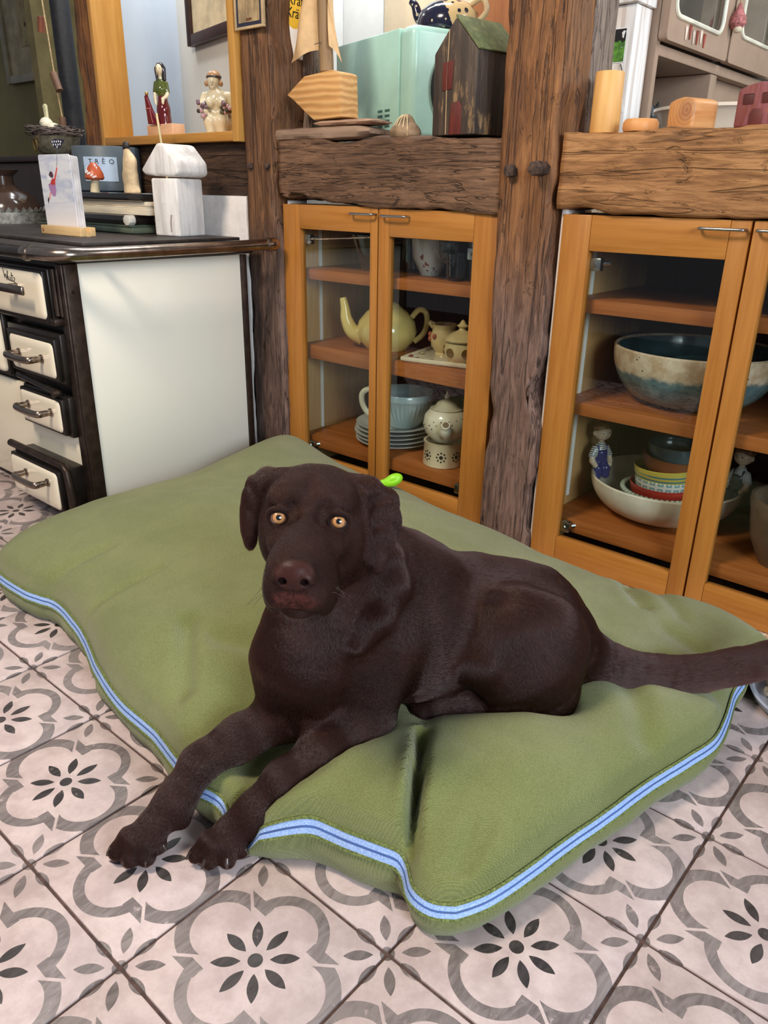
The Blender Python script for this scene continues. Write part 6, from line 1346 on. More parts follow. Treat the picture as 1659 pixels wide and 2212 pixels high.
    ('e', (-0.2283, 0.0669, 0.4243), (0.0122, 0.0115, 0.012), ((0.7813, 0.6231, -0.0346), (0.6212, -0.7712, 0.1392), (-0.0601, 0.1302, 0.9897)), 0.005, 1, (-0.6232, 0.782, 0.0092), 'head'),
    ('c', (-0.2388, 0.062, 0.4235), (-0.2381, 0.0625, 0.4272), 0.0025, 0.0031, 0.003, 0, (-0.6232, 0.782, 0.0092), 'head'),
    ('c', (-0.2381, 0.0625, 0.4272), (-0.236, 0.0631, 0.4305), 0.0031, 0.0031, 0.003, 0, (-0.6232, 0.782, 0.0092), 'head'),
    ('c', (-0.236, 0.0631, 0.4305), (-0.2327, 0.064, 0.433), 0.0031, 0.0031, 0.003, 0, (-0.6232, 0.782, 0.0092), 'head'),
    ('c', (-0.2327, 0.064, 0.433), (-0.229, 0.0652, 0.4344), 0.0031, 0.0031, 0.003, 0, (-0.6232, 0.782, 0.0092), 'head'),
    ('c', (-0.229, 0.0652, 0.4344), (-0.226, 0.0676, 0.4343), 0.0031, 0.0031, 0.003, 0, (-0.6232, 0.782, 0.0092), 'head'),
    ('c', (-0.226, 0.0676, 0.4343), (-0.224, 0.071, 0.4327), 0.0031, 0.0031, 0.003, 0, (-0.6232, 0.782, 0.0092), 'head'),
    ('c', (-0.224, 0.071, 0.4327), (-0.2226, 0.0738, 0.4299), 0.0031, 0.0031, 0.003, 0, (-0.6232, 0.782, 0.0092), 'head'),
    ('c', (-0.2226, 0.0738, 0.4299), (-0.2217, 0.0756, 0.4265), 0.0031, 0.0031, 0.003, 0, (-0.6232, 0.782, 0.0092), 'head'),
    ('c', (-0.2217, 0.0756, 0.4265), (-0.2213, 0.076, 0.4227), 0.0031, 0.0025, 0.003, 0, (-0.6232, 0.782, 0.0092), 'head'),
    ('c', (-0.2213, 0.076, 0.4227), (-0.2213, 0.0748, 0.42), 0.0025, 0.0025, 0.003, 0, (-0.6232, 0.782, 0.0092), 'head'),
    ('c', (-0.2213, 0.0748, 0.42), (-0.2219, 0.0722, 0.4178), 0.0025, 0.0025, 0.003, 0, (-0.6232, 0.782, 0.0092), 'head'),
    ('c', (-0.2219, 0.0722, 0.4178), (-0.223, 0.0688, 0.4164), 0.0025, 0.0025, 0.003, 0, (-0.6232, 0.782, 0.0092), 'head'),
    ('c', (-0.223, 0.0688, 0.4164), (-0.2248, 0.0652, 0.4157), 0.0025, 0.0025, 0.003, 0, (-0.6232, 0.782, 0.0092), 'head'),
    ('c', (-0.2248, 0.0652, 0.4157), (-0.2279, 0.0628, 0.4159), 0.0025, 0.0025, 0.003, 0, (-0.6232, 0.782, 0.0092), 'head'),
    ('c', (-0.2279, 0.0628, 0.4159), (-0.2317, 0.0618, 0.4168), 0.0025, 0.0025, 0.003, 0, (-0.6232, 0.782, 0.0092), 'head'),
    ('c', (-0.2317, 0.0618, 0.4168), (-0.2353, 0.0616, 0.4184), 0.0025, 0.0025, 0.003, 0, (-0.6232, 0.782, 0.0092), 'head'),
    ('c', (-0.2353, 0.0616, 0.4184), (-0.2378, 0.0617, 0.4208), 0.0025, 0.0025, 0.003, 0, (-0.6232, 0.782, 0.0092), 'head'),
    ('c', (-0.2378, 0.0617, 0.4208), (-0.2388, 0.062, 0.4235), 0.0025, 0.0025, 0.003, 0, (-0.6232, 0.782, 0.0092), 'head'),
    ('c', (-0.2133, 0.0692, 0.4136), (-0.1954, 0.0592, 0.4079), 0.003, 0.002, 0.006, 1, (-0.6232, 0.782, 0.0092), 'head'),
    ('e', (-0.1759, 0.1086, 0.422), (0.0122, 0.0115, 0.012), ((0.7813, 0.6231, -0.0346), (0.6212, -0.7712, 0.1392), (-0.0601, 0.1302, 0.9897)), 0.005, 1, (-0.6232, 0.782, 0.0092), 'head'),
    ('c', (-0.1689, 0.1177, 0.4204), (-0.1693, 0.1174, 0.4241), 0.0025, 0.0031, 0.003, 0, (-0.6232, 0.782, 0.0092), 'head'),
    ('c', (-0.1693, 0.1174, 0.4241), (-0.1702, 0.1156, 0.4276), 0.0031, 0.0031, 0.003, 0, (-0.6232, 0.782, 0.0092), 'head'),
    ('c', (-0.1702, 0.1156, 0.4276), (-0.1716, 0.1127, 0.4303), 0.0031, 0.0031, 0.003, 0, (-0.6232, 0.782, 0.0092), 'head'),
    ('c', (-0.1716, 0.1127, 0.4303), (-0.1736, 0.1094, 0.432), 0.0031, 0.0031, 0.003, 0, (-0.6232, 0.782, 0.0092), 'head'),
    ('c', (-0.1736, 0.1094, 0.432), (-0.1766, 0.107, 0.4321), 0.0031, 0.0031, 0.003, 0, (-0.6232, 0.782, 0.0092), 'head'),
    ('c', (-0.1766, 0.107, 0.4321), (-0.1804, 0.1057, 0.4307), 0.0031, 0.0031, 0.003, 0, (-0.6232, 0.782, 0.0092), 'head'),
    ('c', (-0.1804, 0.1057, 0.4307), (-0.1837, 0.1049, 0.4282), 0.0031, 0.0031, 0.003, 0, (-0.6232, 0.782, 0.0092), 'head'),
    ('c', (-0.1837, 0.1049, 0.4282), (-0.1858, 0.1043, 0.4249), 0.0031, 0.0031, 0.003, 0, (-0.6232, 0.782, 0.0092), 'head'),
    ('c', (-0.1858, 0.1043, 0.4249), (-0.1864, 0.1038, 0.4212), 0.0031, 0.0025, 0.003, 0, (-0.6232, 0.782, 0.0092), 'head'),
    ('c', (-0.1864, 0.1038, 0.4212), (-0.1854, 0.1034, 0.4184), 0.0025, 0.0025, 0.003, 0, (-0.6232, 0.782, 0.0092), 'head'),
    ('c', (-0.1854, 0.1034, 0.4184), (-0.1829, 0.1033, 0.4161), 0.0025, 0.0025, 0.003, 0, (-0.6232, 0.782, 0.0092), 'head'),
    ('c', (-0.1829, 0.1033, 0.4161), (-0.1794, 0.1036, 0.4144), 0.0025, 0.0025, 0.003, 0, (-0.6232, 0.782, 0.0092), 'head'),
    ('c', (-0.1794, 0.1036, 0.4144), (-0.1755, 0.1045, 0.4136), 0.0025, 0.0025, 0.003, 0, (-0.6232, 0.782, 0.0092), 'head'),
    ('c', (-0.1755, 0.1045, 0.4136), (-0.1725, 0.107, 0.4134), 0.0025, 0.0025, 0.003, 0, (-0.6232, 0.782, 0.0092), 'head'),
    ('c', (-0.1725, 0.107, 0.4134), (-0.1706, 0.1106, 0.4141), 0.0025, 0.0025, 0.003, 0, (-0.6232, 0.782, 0.0092), 'head'),
    ('c', (-0.1706, 0.1106, 0.4141), (-0.1695, 0.114, 0.4155), 0.0025, 0.0025, 0.003, 0, (-0.6232, 0.782, 0.0092), 'head'),
    ('c', (-0.1695, 0.114, 0.4155), (-0.169, 0.1166, 0.4177), 0.0025, 0.0025, 0.003, 0, (-0.6232, 0.782, 0.0092), 'head'),
    ('c', (-0.169, 0.1166, 0.4177), (-0.1689, 0.1177, 0.4204), 0.0025, 0.0025, 0.003, 0, (-0.6232, 0.782, 0.0092), 'head'),
    ('c', (-0.1821, 0.0941, 0.4122), (-0.1766, 0.0742, 0.4071), 0.003, 0.002, 0.006, 1, (-0.6232, 0.782, 0.0092), 'head'),
    ('c', (-0.2148, 0.1062, 0.4672), (-0.1945, 0.0794, 0.4437), 0.003, 0.002, 0.01, 1, (-0.6232, 0.782, 0.0092), 'head'),
    ('c', (-0.2117, 0.0751, 0.4392), (-0.2051, 0.0677, 0.4264), 0.0035, 0.0025, 0.012, 1, (-0.6232, 0.782, 0.0092), 'head'),
    ('c', (-0.1867, 0.095, 0.4381), (-0.1817, 0.0864, 0.4254), 0.0035, 0.0025, 0.012, 1, (-0.6232, 0.782, 0.0092), 'head'),
    ('e', (-0.1949, 0.1791, 0.4376), (0.02, 0.0095, 0.013), ((0.4425, 0.7226, -0.5311), (0.8964, -0.392, 0.2068), (0.1239, 0.3997, 0.9082)), 0.007, 0, (0.0725, -0.1456, -0.9867), 'ear'),
    ('e', (-0.1793, 0.1858, 0.4195), (0.0235, 0.0068, 0.022), ((0.417, 0.9041, -0.0936), (0.9028, -0.4, 0.158), (-0.0601, 0.1302, 0.9897)), 0.007, 0, (0.0725, -0.1456, -0.9867), 'ear'),
    ('e', (-0.1691, 0.1799, 0.3987), (0.0215, 0.0062, 0.028), ((0.417, 0.9041, -0.0936), (0.9028, -0.4, 0.158), (-0.0601, 0.1302, 0.9897)), 0.007, 0, (0.0725, -0.1456, -0.9867), 'ear'),
    ('e', (-0.163, 0.1677, 0.3754), (0.016, 0.0058, 0.024), ((0.417, 0.9041, -0.0936), (0.9028, -0.4, 0.158), (-0.021, 0.1612, 0.9867)), 0.007, 0, (0.0725, -0.1456, -0.9867), 'ear'),
    ('e', (-0.1598, 0.1578, 0.3567), (0.0085, 0.0054, 0.014), ((0.417, 0.9041, -0.0936), (0.9028, -0.4, 0.158), (0.018, 0.1916, 0.9813)), 0.007, 0, (0.0725, -0.1456, -0.9867), 'ear'),
    ('c', (-0.2061, 0.1644, 0.4419), (-0.1938, 0.1777, 0.4389), 0.012, 0.011, 0.012, 0, (0.595, 0.3486, -0.7242), 'ear'),
    ('c', (-0.1842, 0.1592, 0.4378), (-0.1666, 0.1465, 0.3608), 0.0042, 0.0036, 0.005, 0, (0.0601, -0.1302, -0.9897), 'ear'),
    ('e', (-0.2915, 0.1046, 0.4416), (0.018, 0.0095, 0.013), ((-0.911, 0.1644, -0.3782), (-0.2115, -0.9532, 0.2159), (-0.2197, -0.001, 0.9756)), 0.007, 0, (0.0725, -0.1456, -0.9867), 'ear'),
    ('e', (-0.301, 0.094, 0.4252), (0.022, 0.0066, 0.022), ((-0.9658, 0.2431, -0.0906), (-0.2524, -0.9612, 0.1112), (-0.0601, 0.1302, 0.9897)), 0.007, 0, (0.0725, -0.1456, -0.9867), 'ear'),
    ('e', (-0.3029, 0.0864, 0.4059), (0.02, 0.0064, 0.026), ((-0.9658, 0.2431, -0.0906), (-0.2524, -0.9612, 0.1112), (-0.0601, 0.1302, 0.9897)), 0.007, 0, (0.0725, -0.1456, -0.9867), 'ear'),
    ('e', (-0.2976, 0.0795, 0.3869), (0.0155, 0.006, 0.02), ((-0.9658, 0.2431, -0.0906), (-0.2524, -0.9612, 0.1112), (-0.0601, 0.1302, 0.9897)), 0.007, 0, (0.0725, -0.1456, -0.9867), 'ear'),
    ('e', (-0.2899, 0.0755, 0.3737), (0.0085, 0.0056, 0.012), ((-0.9658, 0.2431, -0.0906), (-0.2524, -0.9612, 0.1112), (-0.0601, 0.1302, 0.9897)), 0.007, 0, (0.0725, -0.1456, -0.9867), 'ear'),
    ('c', (-0.2733, 0.1108, 0.4449), (-0.2864, 0.1063, 0.4427), 0.012, 0.011, 0.012, 0, (-0.51, -0.5327, -0.6754), 'ear'),
]
HEAD = ((-0.2045, 0.0907, 0.4214), (0.7813, 0.6231, -0.0346), (0.6212, -0.7712, 0.1392), (-0.0601, 0.1302, 0.9897))
CLAWS = [((-0.3296, -0.132, 0.018), (-0.3331, -0.1392, 0.0075)), ((-0.3041, -0.1274, 0.018), (-0.303, -0.1353, 0.0075)), ((-0.2863, -0.1106, 0.018), (-0.2805, -0.116, 0.0075)), ((-0.2885, -0.0843, 0.018), (-0.2808, -0.0823, 0.0075)), ((-0.2535, -0.0711, 0.018), (-0.2569, -0.0783, 0.0075)), ((-0.2308, -0.0674, 0.018), (-0.2304, -0.0754, 0.0075)), ((-0.2107, -0.049, 0.018), (-0.2049, -0.0546, 0.0075)), ((-0.2102, -0.0212, 0.018), (-0.2025, -0.0188, 0.0075)), ((-0.1675, 0.2435, 0.106), (-0.1728, 0.2408, 0.098)), ((-0.159, 0.2299, 0.106), (-0.1627, 0.2252, 0.098)), ((-0.1441, 0.2285, 0.106), (-0.1456, 0.2227, 0.098))]
# ================================================================== dog bed
def canvas():
    m = Mat('green_canvas', 0.85, 0, 0.25, sheen=0.25)
    x, y, z = m.xyz(); n = m.noise(9, 4, 0.6); f = m.noise(520, 2, 0.5); j = m.noise(60, 2, 0.5) * 3.0
    weave = ((x + z * 0.5) * 2300.0 + j).m('SINE') * ((y + z * 0.5) * 2300.0 + j).m('SINE') * 0.5 + 0.5
    c = m.mix((114, 120, 64), (138, 142, 88), (n * 0.5 + f * 0.6).ramp(0.38, 0.72)); c = m.mix((88, 95, 50), c, weave * 0.6 + 0.4)
    m.base(c); m.bump(weave + f * 0.4, 0.0007); return m.m
M_CANVAS = canvas()
zip_pts = [(-1.160, 0.120), (-1.085, 0.082), (-0.968, 0.081), (-0.890, 0.098), (-0.815, 0.090), (-0.736, 0.073), (-0.647, 0.043), (-0.580, 0.026), (-0.517, 0.016), (-0.440, 0.012), (-0.372, -0.001), (-0.312, -0.010), (-0.266, -0.006), (-0.228, -0.014), (-0.187, -0.002), (-0.146, 0.028), (-0.120, 0.037), (-0.093, 0.043), (-0.060, 0.053), (-0.036, 0.062), (-0.020, 0.060), (0.000, 0.046), (0.022, 0.046), (0.042, 0.060)]
right_pts = [(0.042, 0.060), (0.058, 0.092), (0.071, 0.142), (0.086, 0.223), (0.103, 0.305), (0.119, 0.388), (0.136, 0.455), (0.150, 0.520), (0.146, 0.580), (0.134, 0.650), (0.132, 0.700), (0.126, 0.755), (0.138, 0.818)]
back_pts = [(-1.175, 0.925), (-1.0, 0.912), (-0.8, 0.902), (-0.6, 0.868), (-0.4, 0.842), (-0.25, 0.815), (-0.10, 0.806), (0.03, 0.826), (0.138, 0.818)]
left_pts = [(-1.160, 0.120), (-1.190, 0.22), (-1.200, 0.38), (-1.196, 0.55), (-1.190, 0.72), (-1.175, 0.925)]
NU, NV = 220, 150
def coons():
    def arc(pts, n):
        d = spline(pts, 900); s = np.r_[0, np.cumsum(np.linalg.norm(np.diff(d, axis=0), axis=1))]; t = np.linspace(0, s[-1], n)
        return np.stack([np.interp(t, s, d[:, k]) for k in range(2)], 1)
    B, T, L, R = arc(zip_pts, NU), arc(back_pts, NU), arc(left_pts, NV), arc(right_pts, NV)
    u = np.linspace(0, 1, NU)[None, :, None]; v = np.linspace(0, 1, NV)[:, None, None]
    P = (1 - v) * B[None] + v * T[None] + (1 - u) * L[:, None] + u * R[:, None] - ((1 - u) * (1 - v) * B[0] + u * (1 - v) * B[-1] + (1 - u) * v * T[0] + u * v * T[-1])
    return P
def seg_d(P, a, b):
    a = np.array(a); b = np.array(b); ab = b - a; t = np.clip(((P - a) @ ab) / (ab @ ab), 0, 1)
    return np.linalg.norm(P - a - t[..., None] * ab, axis=-1), t, (P[..., 0] - a[0]) * ab[1] - (P[..., 1] - a[1]) * ab[0]
SEAM = 0.060
def bed_height(P, U, Vv):
    """top of the filled bed above the seam"""
    s = np.abs(2 * U - 1); t = np.abs(2 * Vv - 1)
    prof = ((1 - s ** 2.8) * (1 - t ** 2.8)).clip(0) ** 0.38
    h = 0.098 * prof
    x, y = P[..., 0], P[..., 1]
    def g(cx, cy, sx, sy, a, rot=0.0):
        c, q = math.cos(rot), math.sin(rot); dx = x - cx; dy = y - cy
        return a * np.exp(-((c * dx + q * dy) / sx) ** 2 - ((-q * dx + c * dy) / sy) ** 2)
    damp = np.clip(prof / 0.6, 0, 1)
    d = g(-0.20, 0.30, 0.17, 0.115, -0.052, 0.78) + g(-0.31, 0.09, 0.075, 0.10, -0.030, 0.2)        # hollow under the dog
    d += g(-0.25, 0.05, 0.07, 0.06, -0.040) + g(0.02, 0.22, 0.10, 0.11, 0.020) + g(0.09, 0.64, 0.13, 0.12, -0.012)
    d += g(-0.75, 0.45, 0.30, 0.25, 0.016) + g(-1.08, 0.80, 0.16, 0.16, 0.016) + g(-0.55, 0.10, 0.12, 0.05, 0.008)
    d += g(-0.02, 0.30, 0.05, 0.06, 0.008) + g(0.10, 0.42, 0.07, 0.12, 0.006)
    h = h + d * damp
    # creases: (from, to, depth, width, step) ; step lifts the right-hand side
    for a, b, dep, wd, st_ in (((-0.108, 0.190), (-0.024, 0.062), -0.038, 0.0075, 0.018), ((-0.07, 0.135), (-0.024, 0.062), -0.035, 0.007, 0.012), ((-0.105, 0.175), (-0.135, 0.235), -0.008, 0.014, 0.0), ((0.020, 0.12), (0.030, 0.076), -0.010, 0.008, 0.0), ((0.035, 0.13), (0.040, 0.082), -0.008, 0.007, 0.0),
                               ((-0.735, 0.085), (-0.700, 0.20), -0.006, 0.012, 0.004), ((-0.90, 0.10), (-0.86, 0.20), -0.006, 0.014, 0.003), ((-0.42, 0.05), (-0.52, 0.13), -0.016, 0.016, 0.006), ((-0.46, 0.14), (-0.34, 0.21), -0.010, 0.022, 0.006),
                               ((0.10, 0.40), (0.02, 0.50), -0.012, 0.022, 0.004), ((0.13, 0.58), (0.06, 0.58), -0.010, 0.018, 0.0), ((-0.10, 0.77), (-0.04, 0.70), -0.014, 0.016, 0.006), ((-0.05, 0.79), (0.02, 0.72), -0.008, 0.014, 0.0), ((0.12, 0.66), (0.03, 0.66), -0.008, 0.02, 0.0)):
        dd, tt, side = seg_d(P, a, b)
        e = np.exp(-(dd / wd) ** 2)
        h = h + dep * e * np.clip(prof * 3.5, 0, 1) + st_ * np.exp(-(dd / (wd * 2.2)) ** 2) * (side > 0) * (1 - e) * np.clip(prof * 2, 0, 1)
    w3 = np.stack([x.ravel() * 7, y.ravel() * 7, x.ravel() * 0], 1)
    h = h + (fbm(w3, 3, 31) * 0.0045).reshape(h.shape) * damp
    return np.maximum(h, 0.0)
def corner_lift(x, y):
    """the back left corner is pushed up against the cabinet, the front seam rides up between paws and fold"""
    front = np.interp(x, [-0.30, -0.20, -0.15, -0.06, -0.034, -0.018, 0.004, 0.03], [0, 0.015, 0.022, 0.021, 0.018, 0.008, 0.003, 0]) * np.clip((0.20 - y) / 0.10, 0, 1)
    return 0.062 * np.exp(-((x + 1.17) / 0.20) ** 2 - ((y - 0.93) / 0.17) ** 2) + front + 0.022 * np.exp(-((x - 0.05) / 0.16) ** 2 - ((y - 0.83) / 0.09) ** 2)
BP = coons()
BU, BV = np.meshgrid(np.linspace(0, 1, NU), np.linspace(0, 1, NV))
BH = bed_height(BP, BU, BV) + corner_lift(BP[..., 0], BP[..., 1])
def dog_underside(P):
    """lowest point of the dog above each bed point (large where there is none)"""
    x, y = P[..., 0], P[..., 1]; lim = np.full(x.shape, 9.0)
    def ball(c, rx, rz):
        nonlocal lim
        q = ((x - c[0]) ** 2 + (y - c[1]) ** 2) / rx ** 2; lim = np.where(q < 1, np.minimum(lim, c[2] - rz * np.sqrt(np.clip(1 - q, 0, 1))), lim)
    for q in DOG_PRIMS:
        if q[0] == 'c' and not q[6] and min(q[1][2], q[2][2]) < 0.30:
            A, B = np.array(q[1]), np.array(q[2])
            for t in np.linspace(0, 1, 12): r_ = q[3] + (q[4] - q[3]) * t; ball(A + (B - A) * t, r_, r_)
        elif q[0] == 'e' and not q[5] and q[7] == 'body': ball(q[1], max(q[2][:2]) * 0.9, q[2][2])
    return lim
def blur(a, n):
    for _ in range(n):
        b = np.pad(a, 1, mode='edge'); a = (b[:-2, 1:-1] + b[2:, 1:-1] + b[1:-1, :-2] + b[1:-1, 2:] + 2 * b[1:-1, 1:-1]) / 6
    return a
_z = SEAM + BH
_d = np.clip(_z - (dog_underside(BP) + 0.003), 0, None); _d = np.minimum(_d, np.clip(_z - 0.014, 0, None))
_d = np.maximum(blur(_d, 3), np.maximum(_d, 0.75 * blur(_d, 60)))
BH = BH - blur(_d, 1)
def bed_z(x, y):
    """height of the bed's top at a point"""
    k = np.argmin((BP[..., 0] - x) ** 2 + (BP[..., 1] - y) ** 2); return SEAM + BH.ravel()[k]
bed = thing('dog_bed', (-0.5, 0.45, 0.0), 'large olive green canvas dog bed with pale blue zip', 'dog bed'); BO = np.array(bed.location)
V = np.concatenate([BP.reshape(-1, 2), (SEAM + BH).reshape(-1, 1)], 1)
F = [(j * NU + i, j * NU + i + 1, (j + 1) * NU + i + 1, (j + 1) * NU + i) for j in range(NV - 1) for i in range(NU - 1)]
top_o = obj('top_cover', (V - BO, F), M_CANVAS, bed, angle=180)
# boundary loop, counter-clockwise
loop_i = list(range(NU)) + [j * NU + NU - 1 for j in range(1, NV)] + [(NV - 1) * NU + i for i in range(NU - 2, -1, -1)] + [j * NU for j in range(NV - 2, 0, -1)]
Lp = BP.reshape(-1, 2)[loop_i]; nl = len(Lp); LZ = BH.ravel()[loop_i]
tg = np.roll(Lp, -1, 0) - np.roll(Lp, 1, 0); tg /= np.linalg.norm(tg, axis=1)[:, None] + 1e-9
nrm = np.stack([tg[:, 1], -tg[:, 0]], 1)
for _ in range(6): nrm = (np.roll(nrm, 1, 0) + nrm * 2 + np.roll(nrm, -1, 0)) / 4
nrm /= np.linalg.norm(nrm, axis=1)[:, None]
arcl = np.r_[0, np.cumsum(np.linalg.norm(np.diff(Lp, axis=0), axis=1))]
puck = fbm(np.stack([arcl * 16, arcl * 0, arcl * 0 + 2], 1), 3, 41)
V = []; F = []
rows = [(0.0, SEAM), (0.004, SEAM - 0.006), (0.010, SEAM - 0.020), (0.011, SEAM - 0.034), (0.006, 0.008), (-0.006, 0.0006), (-0.10, 0.0006)]
for k, (o_, z_) in enumerate(rows):
    for i in range(nl):
        q = Lp[i] + nrm[i] * (o_ + (0.0035 * puck[i] if 1 < k < 5 else 0)); V.append((q[0], q[1], z_ + LZ[i] * min(1.0, z_ / SEAM) * (z_ > 0.004)))
for k in range(len(rows) - 1):
    for i in range(nl): j = (i + 1) % nl; F.append((k * nl + i, (k + 1) * nl + i, (k + 1) * nl + j, k * nl + j))
obj('side_panel', (np.array(V) - BO, F), M_CANVAS, bed, angle=180)
# the zip: two woven tapes and a coil following the front and right seams
n_front = NU + NV - 1
def band(lo, hi, off, a=2, b=n_front - 2):
    V, F = [], []
    for i in range(a, b):
        for z_, o_ in ((lo, off), (hi, off), (hi, off - 0.0016), (lo, off - 0.0016)):
            zz_ = SEAM - 0.009 + z_; out = np.interp(zz_, [0.026, 0.040, 0.054, 0.060], [0.0115, 0.010, 0.004, 0.0005])
            q = Lp[i] + nrm[i] * (out + o_ + 0.0022); V.append((q[0], q[1], zz_ + 0.0012 * puck[i] + LZ[i] * min(1.0, zz_ / SEAM)))
    m_ = b - a
    for i in range(m_ - 1):
        for k in range(4): F.append((i * 4 + k, i * 4 + (k + 1) % 4, (i + 1) * 4 + (k + 1) % 4, (i + 1) * 4 + k))
    F += [(0, 3, 2, 1), tuple((m_ - 1) * 4 + k for k in range(4))]
    return np.array(V) - BO, F
def zipm():
    m = Mat('zip_tape', 0.6); n = m.noise(700, 1); m.base(m.mix((132, 164, 218), (168, 192, 232), n.ramp(0.4, 0.6))); m.bump(n, 0.0004); return m.m
M_ZIP = zipm()
zp = obj('zip', band(-0.0065, -0.0008, 0.0), M_ZIP, bed, angle=60); zp['label'] = 'pale blue zip along the seam'
obj('tape', band(0.0008, 0.0065, 0.0), M_ZIP, zp, angle=60); obj('coil', band(-0.0010, 0.0010, 0.0003), plain('zip_coil', (72, 100, 158), 0.5), zp, angle=60)
M_PIPE = plain('green_seam', (104, 114, 62), 0.9, var=0.3, scale=400)
for z0_ in (-0.0085, 0.0066): obj('seam_fold', band(z0_, z0_ + 0.0022, 0.0012), M_PIPE, bed, angle=60)

# ------------------------------------------------------------------ lime green toy behind the dog
toy = thing('dog_toy', (-0.690, 0.810, 0.147), 'bright lime green rubber toy lying behind the dog', 'toy', 0.75)
S = SDF((-0.06, -0.03, -0.02), (0.05, 0.03, 0.04), 0.0018)
S.ell((0.004, 0, 0.006), (0.022, 0.012, 0.0145), [(0.9, 0, 0.43), (0, 1, 0), (-0.43, 0, 0.9)], 0.006); S.chain([(-0.012, 0, 0.0), (-0.032, 0.004, -0.006), (-0.048, 0.010, -0.004)], [0.009, 0.008, 0.012], 0.006)
S.cone((-0.004, -0.012, 0.006), (0.014, -0.012, 0.013), 0.0022, 0.0018, 0.002, sub=True)
fast_obj('toy_body', S.mesh(1), plain('lime_rubber', (150, 222, 40), 0.4, var=0.05), toy)
# ================================================================== the dog
def dog_sdf(res):
    S = SDF((-0.43, -0.165, -0.004), (0.27, 0.72, 0.505), res)
    for q in DOG_PRIMS:
        if q[0] == 'c': S.cone(q[1], q[2], q[3], q[4], q[5], bool(q[6]))
        else: S.ell(q[1], q[2], q[3], q[4], bool(q[5]))
    return S
HO, HL, HF, HU = [np.array(q) for q in HEAD]
def head_local(V): D = V - HO; return np.stack([D @ HL, D @ HF, D @ HU], 1)
def build_dog(res, n_hair):
    S = dog_sdf(res); V, Q = S.mesh(1)
    nz = fbm(V * 26, 3, 51); hl = head_local(V)
    # faces' normals -> vertex normals
    n = np.cross(V[Q[:, 2]] - V[Q[:, 0]], V[Q[:, 3]] - V[Q[:, 1]]); N = np.zeros_like(V)
    for i in range(4): np.add.at(N, Q[:, i], n)
    N /= np.linalg.norm(N, axis=1)[:, None] + 1e-12
    inhead = (np.linalg.norm((hl - np.array((0, 0.02, -0.02))) / np.array((0.1, 0.13, 0.09)), axis=1) < 1)
    V = V + N * (nz * np.where(inhead, 0.0004, 0.0016))[:, None]
    # colour masks: bare nose leather, lip skin, eye rims with painted nostril shade
    dn = np.linalg.norm((hl - np.array((0, 0.103, -0.029))) / np.array((0.0205, 0.016, 0.0155)), axis=1)
    dl = np.linalg.norm((hl - np.array((0, 0.098, -0.056))) / np.array((0.026, 0.020, 0.0135)), axis=1)
    nose = np.clip((1.06 - dn) / 0.12, 0, 1); lip = np.clip((1.05 - dl) / 0.30, 0, 1) * (1 - nose)
    rim = np.zeros(len(V))
    for s in (-1, 1):
        de = np.linalg.norm((hl - np.array((s * 0.0335, 0.004, 0.0))) / np.array((0.0136, 0.02, 0.0128)), axis=1); rim = np.maximum(rim, np.clip((1.0 - de) / 0.18, 0, 1))
        dv = np.linalg.norm((hl - np.array((s * 0.0116, 0.107, -0.0347))) / np.array((0.0056, 0.0085, 0.0044)), axis=1); rim = np.maximum(rim, np.clip((1.0 - dv) / 0.25, 0, 1))  # shade of the nostril hollows painted dark, likewise slits and philtrum crease below
        ds = np.linalg.norm((hl - np.array((s * 0.0165, 0.108, -0.0382))) / np.array((0.0050, 0.009, 0.0018)), axis=1); rim = np.maximum(rim, np.clip((1.0 - ds) / 0.3, 0, 0.9))
        dp = np.linalg.norm((hl - np.array((0.0, 0.112, -0.047))) / np.array((0.0016, 0.012, 0.011)), axis=1); rim = np.maximum(rim, np.clip((1.0 - dp) / 0.4, 0, 0.8))
    o = fast_obj('dog', (V, Q), None); o.data.materials.clear()
    att = o.data.attributes.new('mask', 'FLOAT_COLOR', 'POINT')
    att.data.foreach_set('color', np.stack([nose, lip, rim, np.ones(len(V))], 1).astype(np.float32).ravel())
    m = Mat('chocolate_coat', 0.75, 0, 0.12)
    at = m.node('ShaderNodeAttribute'); at.attribute_name = 'mask'; sep = m.node('ShaderNodeSeparateColor'); m.nt.links.new(at.outputs['Color'], sep.inputs[0])
    mn_, ml_, mr_ = [X(m.nt, sep.outputs[i]) for i in range(3)]
    c = m.mix(COAT_D, COAT_L, m.noise(24, 4, 0.6).ramp(0.35, 0.7)); c = m.mix(c, (84, 44, 38), ml_ * (m.noise(160, 3, 0.6).ramp(0.36, 0.6) * 0.7 + 0.2))
    c = m.mix(c, (58, 33, 29), mn_); c = m.mix(c, (34, 20, 18), mr_); m.base(c)
    m.bump(m.voro(520) * mn_ * 0.22 + m.noise(300, 3) * (1.0 - mn_), 0.0006); m.rough(mn_ * -0.36 + 0.75)
    o.data.materials.append(m.m)
    tag(o, 'chocolate brown labrador lying on the green dog bed', 'dog')
    # ---- short coat: hair curves combed along the body
    rng = np.random.default_rng(7)
    tri = np.concatenate([Q[:, [0, 1, 2]], Q[:, [0, 2, 3]]]); a, b, c_ = V[tri[:, 0]], V[tri[:, 1]], V[tri[:, 2]]
    ar = np.linalg.norm(np.cross(b - a, c_ - a), axis=1)
    t = rng.choice(len(tri), n_hair, p=ar / ar.sum()); u = rng.random((n_hair, 2)); fl = u.sum(1) > 1; u[fl] = 1 - u[fl]
    w = np.stack([1 - u.sum(1), u[:, 0], u[:, 1]], 1)
    R = (V[tri[t]] * w[..., None]).sum(1); NN = (N[tri[t]] * w[..., None]).sum(1); NN /= np.linalg.norm(NN, axis=1)[:, None]
    bare = ((np.maximum(nose, rim) + lip * 0.6)[tri[t]] * w).sum(1)
